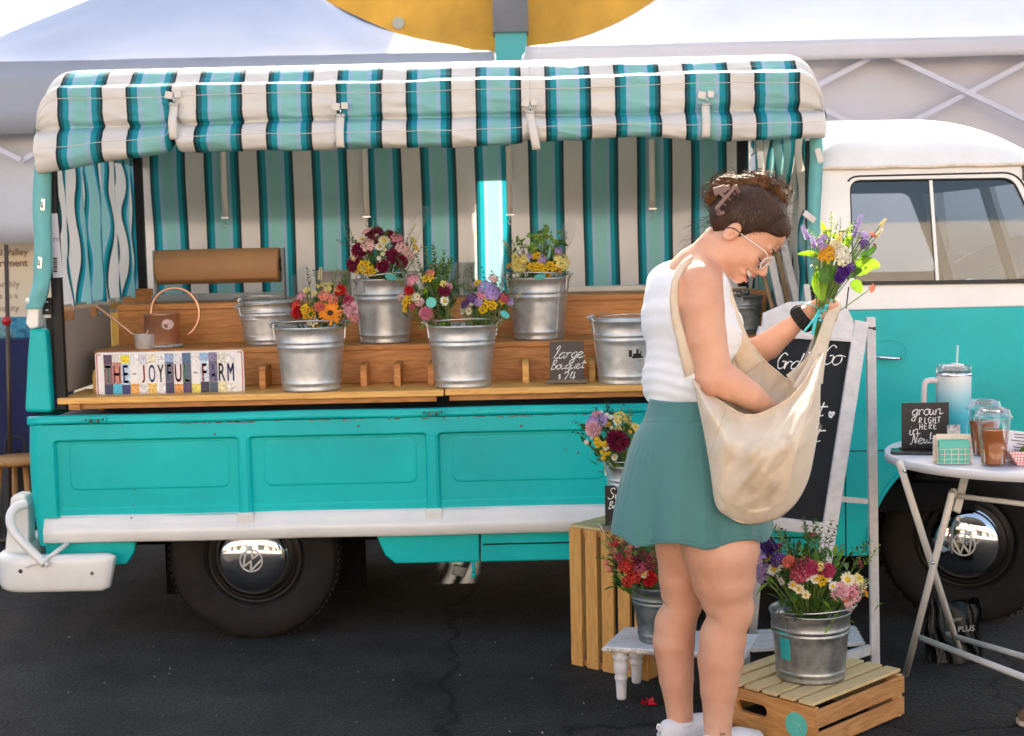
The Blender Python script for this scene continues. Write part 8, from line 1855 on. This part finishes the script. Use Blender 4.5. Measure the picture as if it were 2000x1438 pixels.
q = MB(); q.grid(lambda u, v: bagpt(u, v, -1), 110, 80); q.grid(lambda u, v: bagpt(u, v, 1), 110, 80); q.build('pouch', BAGM, bag, weld=.0006, solid=.002)
q = MB(); q.tube([bagpt(u / 60, .012, -1) + Vector((0, -.002, 0)) for u in range(61)], .0030, 6); q.tube([bagpt(u / 60, .0, 1) for u in range(61)], .0035, 6)
q.tube([bagpt(u / 60, .055, -1) + Vector((0, -.0015, 0)) for u in range(61)], .0008, 4); q.build('hem', BAGM, bag)
q = MB(); q.tube([bagpt(.20, v / 40, -1) + Vector((0, -.001, 0)) for v in range(3, 40)], .0010, 5); q.build('seam', M('seam_thread', (.45, .32, .20), .8), bag)
def strap(pts, widths, name='strap', th=.003, tw=0):
    c_ = catmull([P(*p) for p in pts], 6); q = MB(); n = len(c_)
    vs = []
    for i, p in enumerate(c_):
        d = (c_[min(i + 1, n - 1)] - c_[max(i - 1, 0)]).normalized(); w_ = interp(i / (n - 1), [k_ / (len(widths) - 1) for k_ in range(len(widths))], widths)
        s_ = d.cross(Vector((0, 1, 0))); s_ = s_.normalized() if s_.length > .1 else Vector((1, 0, 0)); s_ = (s_ + Vector((0, tw * math.sin(i * .35), 0))).normalized()
        for j in range(5): f_ = j / 4 - .5; vs.append(p + s_ * w_ * f_ + Vector((0, -.006 * math.cos(math.pi * f_) + .002 * math.sin(i * .7 + j), 0)))
    q.add(vs, [(i * 5 + j, i * 5 + j + 1, (i + 1) * 5 + j + 1, (i + 1) * 5 + j) for i in range(n - 1) for j in range(4)], 0, True); return q.build(name, BAGM, bag, solid=th)
# over the near shoulder, down the back side, behind the arm
strap([(1362, 503, 3.965), (1340, 514, 3.90), (1322, 540, 3.856), (1316, 580, 3.842), (1320, 620, 3.84), (1332, 670, 3.845), (1345, 715, 3.86), (1356, 750, 3.90)], [.026, .022, .020, .022, .026, .034, .045])
strap([(1366, 501, 3.965), (1395, 520, 3.93), (1415, 548, 3.905), (1426, 590, 3.90), (1438, 640, 3.90), (1452, 690, 3.94), (1470, 720, 3.97)], [.022, .020, .022, .026, .040, .060, .075])
# second handle pulled up into the raised hand
strap([(1590, 745, 3.92), (1600, 700, 3.95), (1610, 665, 3.99), (1622, 625, 4.03), (1633, 600, 4.045), (1630, 590, 4.06), (1620, 600, 4.10), (1610, 650, 4.08), (1590, 700, 4.02), (1545, 745, 3.96)], [.050, .034, .030, .028, .026, .024, .026, .030, .034, .045], tw=.12)
strap([(1560, 765, 3.90), (1585, 715, 3.94), (1602, 670, 3.985), (1614, 632, 4.02), (1622, 606, 4.036)], [.045, .030, .026, .024, .020], tw=.1)
q = MB(); c_ = [bagpt(.62, .10, -1) + Vector((0, -.006, 0)), P(1570, 800, 3.815), P(1580, 822, 3.81), P(1590, 838, 3.808)]
q.tube(catmull(c_, 5), .0045, 8, flat=.5); q.tube(catmull([c_[0], P(1578, 796, 3.815), P(1592, 815, 3.81), P(1602, 834, 3.808)], 5), .0045, 8, flat=.5); q.build('tie_cord', BAGM, bag)
q = MB()
for (px, py) in ((1590, 838), (1602, 833)): p = P(px, py, 3.803); q.lathe([(.002, -.001), (.0022, -.003), (.0058, -.003), (.0062, .0), (.0055, .002)], p, 16, axis='y')
q.build('snap_button', GRIME, bag)

# ================================================================== BOUQUET IN HER HAND
hb_base = P(1582, 705, 4.05); q9 = bouquet('small wrapped bouquet with lavender and lime leaves held in her raised hand', 1638, 500, 4.06, 66, P(1598, 670, 4.05), [
 (1640, 492, 'cluster', 'whi', .020), (1648, 505, 'cluster', 'whi', .016), (1632, 480, 'cluster', 'cre', .014), (1638, 470, 'snap', 'lyl', .010), (1618, 496, 'cluster', 'gld', .019), (1628, 488, 'yarrow', 'gld', .016), (1608, 502, 'yarrow', 'gld', .012), (1612, 490, 'yarrow', 'gld', .012), (1646, 513, 'daisy', 'cre', .011), (1608, 482, 'cluster', 'lav', .010), (1600, 470, 'cluster', 'lav', .008), (1660, 520, 'cluster', 'pur', .014), (1648, 530, 'puff', 'pur', .014), (1640, 542, 'puff', 'pur', .012), (1686, 478, 'cluster', 'pur', .014), (1686, 462, 'cluster', 'lav', .013), (1704, 460, 'cluster', 'cor', .008), (1708, 478, 'button', 'dpk', .006), (1702, 563, 'cluster', 'cor', .010),
 (1672, 445, 'spike', 'lav', .0085), (1668, 462, 'spike', 'lav', .007), (1578, 466, 'spike', 'lav', .0085), (1590, 482, 'spike', 'lav', .007), (1720, 440, 'spike', 'lyl', .005), (1712, 462, 'spike', 'cre', .006),
 (1622, 455, 'sprig', 'lyl', .012), (1612, 458, 'leaf', 'lyl', .026), (1654, 470, 'sprig', 'lyl', .011), (1632, 446, 'tail', 'blk', .006), (1700, 492, 'leaf', 'grn', .026), (1672, 476, 'sprig', 'lyl', .009)], [('cluster', 'whi', .009, 5), ('yarrow', 'lyl', .008, 6), ('sprig', 'lyl', .008, 6), ('sprig', 'grn', .008, 5), ('cluster', 'lav', .008, 4)], 26, seed=23, leafsize=.022, stemr=.0016, ratio=1.0)
def bigleaf(pts, wpx, mat):
    b = MB(); c_ = catmull([P(*p) for p in pts], 5); n = len(c_); vs = []
    for i, p in enumerate(c_):
        d = (c_[min(i + 1, n - 1)] - c_[max(i - 1, 0)]).normalized(); s_ = d.cross(Vector((0, 1, 0))).normalized(); t = i / (n - 1); w_ = wpx * px2m(4.05) * .5 * (math.sin(math.pi * t ** .7) ** .8 if 0 < t < 1 else 0) * (1 + .06 * math.sin(i * 2.1)); vs += [p + s_ * w_ + Vector((0, -.006, 0)) * (w_ > 0), p, p - s_ * w_ + Vector((0, -.006, 0)) * (w_ > 0)]
    b.add(vs, [f_ for i in range(n - 1) for f_ in ((3 * i, 3 * i + 1, 3 * i + 4, 3 * i + 3), (3 * i + 1, 3 * i + 2, 3 * i + 5, 3 * i + 4))], 0, True); b.build('large_leaf', mat, q9)
LIME = M('lime_backlit_leaf', (.22, .40, .02), .45, nz=(26, .35), bump=(60, .4), thin=.5)
bigleaf([(1660, 530, 4.04), (1678, 522, 4.03), (1700, 516, 4.02), (1719, 522, 4.02)], 34, LIME); bigleaf([(1610, 530, 4.03), (1600, 548, 4.02), (1602, 570, 4.01), (1607, 590, 4.01)], 32, LIME)
bigleaf([(1630, 532, 4.01), (1612, 536, 4.0), (1600, 552, 4.0)], 34, LEAFM); bigleaf([(1664, 548, 4.03), (1674, 560, 4.02), (1682, 573, 4.02)], 22, LIME); bigleaf([(1600, 500, 4.04), (1578, 495, 4.03), (1556, 497, 4.02)], 12, LIME); bigleaf([(1620, 465, 4.05), (1610, 450, 4.05), (1602, 432, 4.05)], 12, LIME); bigleaf([(1680, 500, 4.04), (1698, 492, 4.03), (1712, 480, 4.03)], 14, LEAFM); bigleaf([(1610, 520, 4.02), (1612, 508, 4.02), (1604, 522, 4.0)], 14, LIME); bigleaf([(1650, 540, 4.0), (1668, 530, 4.0), (1684, 528, 3.99)], 20, LEAFM)
bigleaf([(1645, 490, 4.02), (1655, 470, 4.01), (1658, 450, 4.01)], 14, LIME); bigleaf([(1640, 475, 4.03), (1632, 462, 4.02), (1620, 458, 4.02)], 10, LIME)
q = MB()
for k_ in range(16): o_ = Vector((rr.uniform(-.008, .008), rr.uniform(-.006, .006), 0)); q.tube([P(1584, 690, 4.052) + o_ * 1.6, P(1604, 630, 4.055) + o_ * .6, P(1625, 575, 4.055) + o_ * .8, P(1640 + rr.uniform(-16, 16), 530, 4.05) + o_], .0017, 4, 0, False)
q.build('stem_bundle', M('stem_olive', (.24, .24, .05), .5, nz=(60, .3)), q9)
q = MB()
def sleeve(u, v):
    c_ = [P(1580, 712, 4.052), P(1590, 680, 4.053), P(1605, 635, 4.055), P(1622, 588, 4.055), P(1636, 556, 4.055)]; n = 4; i = min(int(v * n), n - 1); f_ = v * n - i; c0 = c_[i].lerp(c_[i + 1], f_); r_ = interp(v, [0, .25, .5, .75, 1], [.019, .019, .013, .012, .026]) * (1 + .08 * math.sin(5 * 6.283 * u + v * 7)); a = 6.283 * u
    return c0 + Vector((r_ * math.cos(a), r_ * math.sin(a), .25 * r_ * math.cos(a)))
q.grid(sleeve, 28, 24, wrapu=True); q.build('cellophane_sleeve', glassy('clear_sleeve', (.95, .96, .96), .06, .06, .5), q9)
q = MB(); q.grid(lambda u, v: sleeve(u, .0 + .22 * v) + Vector((0, -.001, 0)) + Vector((.003 * math.sin(u * 50 + v * 20), .002 * math.cos(u * 60 + v * 9), 0)), 40, 8, wrapu=True); q.build('foil_wrap', M('foil', (.55, .58, .62), .22, .7, nz=(50, .3), bump=(60, .6)), q9)
RIB = M('aqua_ribbon', (.05, .52, .56), .4, thin=.1)
def rib(pts, w_=.0055):
    c_ = catmull([P(*p) for p in pts], 5); b = MB(); b.tube(c_, w_, 6, flat=.25); b.build('ribbon', RIB, q9)
rib([(1560, 590, 4.0), (1578, 595, 3.995), (1592, 598, 3.99), (1600, 608, 3.99)]); rib([(1600, 607, 3.985), (1592, 620, 3.98), (1582, 634, 3.98), (1570, 648, 3.98)]); rib([(1600, 607, 3.985), (1594, 622, 3.975), (1590, 640, 3.97), (1587, 654, 3.97)]); rib([(1600, 608, 3.99), (1606, 601, 3.99), (1614, 600, 4.0), (1608, 608, 3.995), (1600, 609, 3.99)], .004)

# she stands a little nearer than the sketching depth: place figure, bag and posy there at true size
for o in (wo, bag, q9):
    c0 = Vector((0, 0, CAM_H)); o.location = c0 + (Vector(o.location) - c0) * .96; o.scale = (.96, .96, .96)
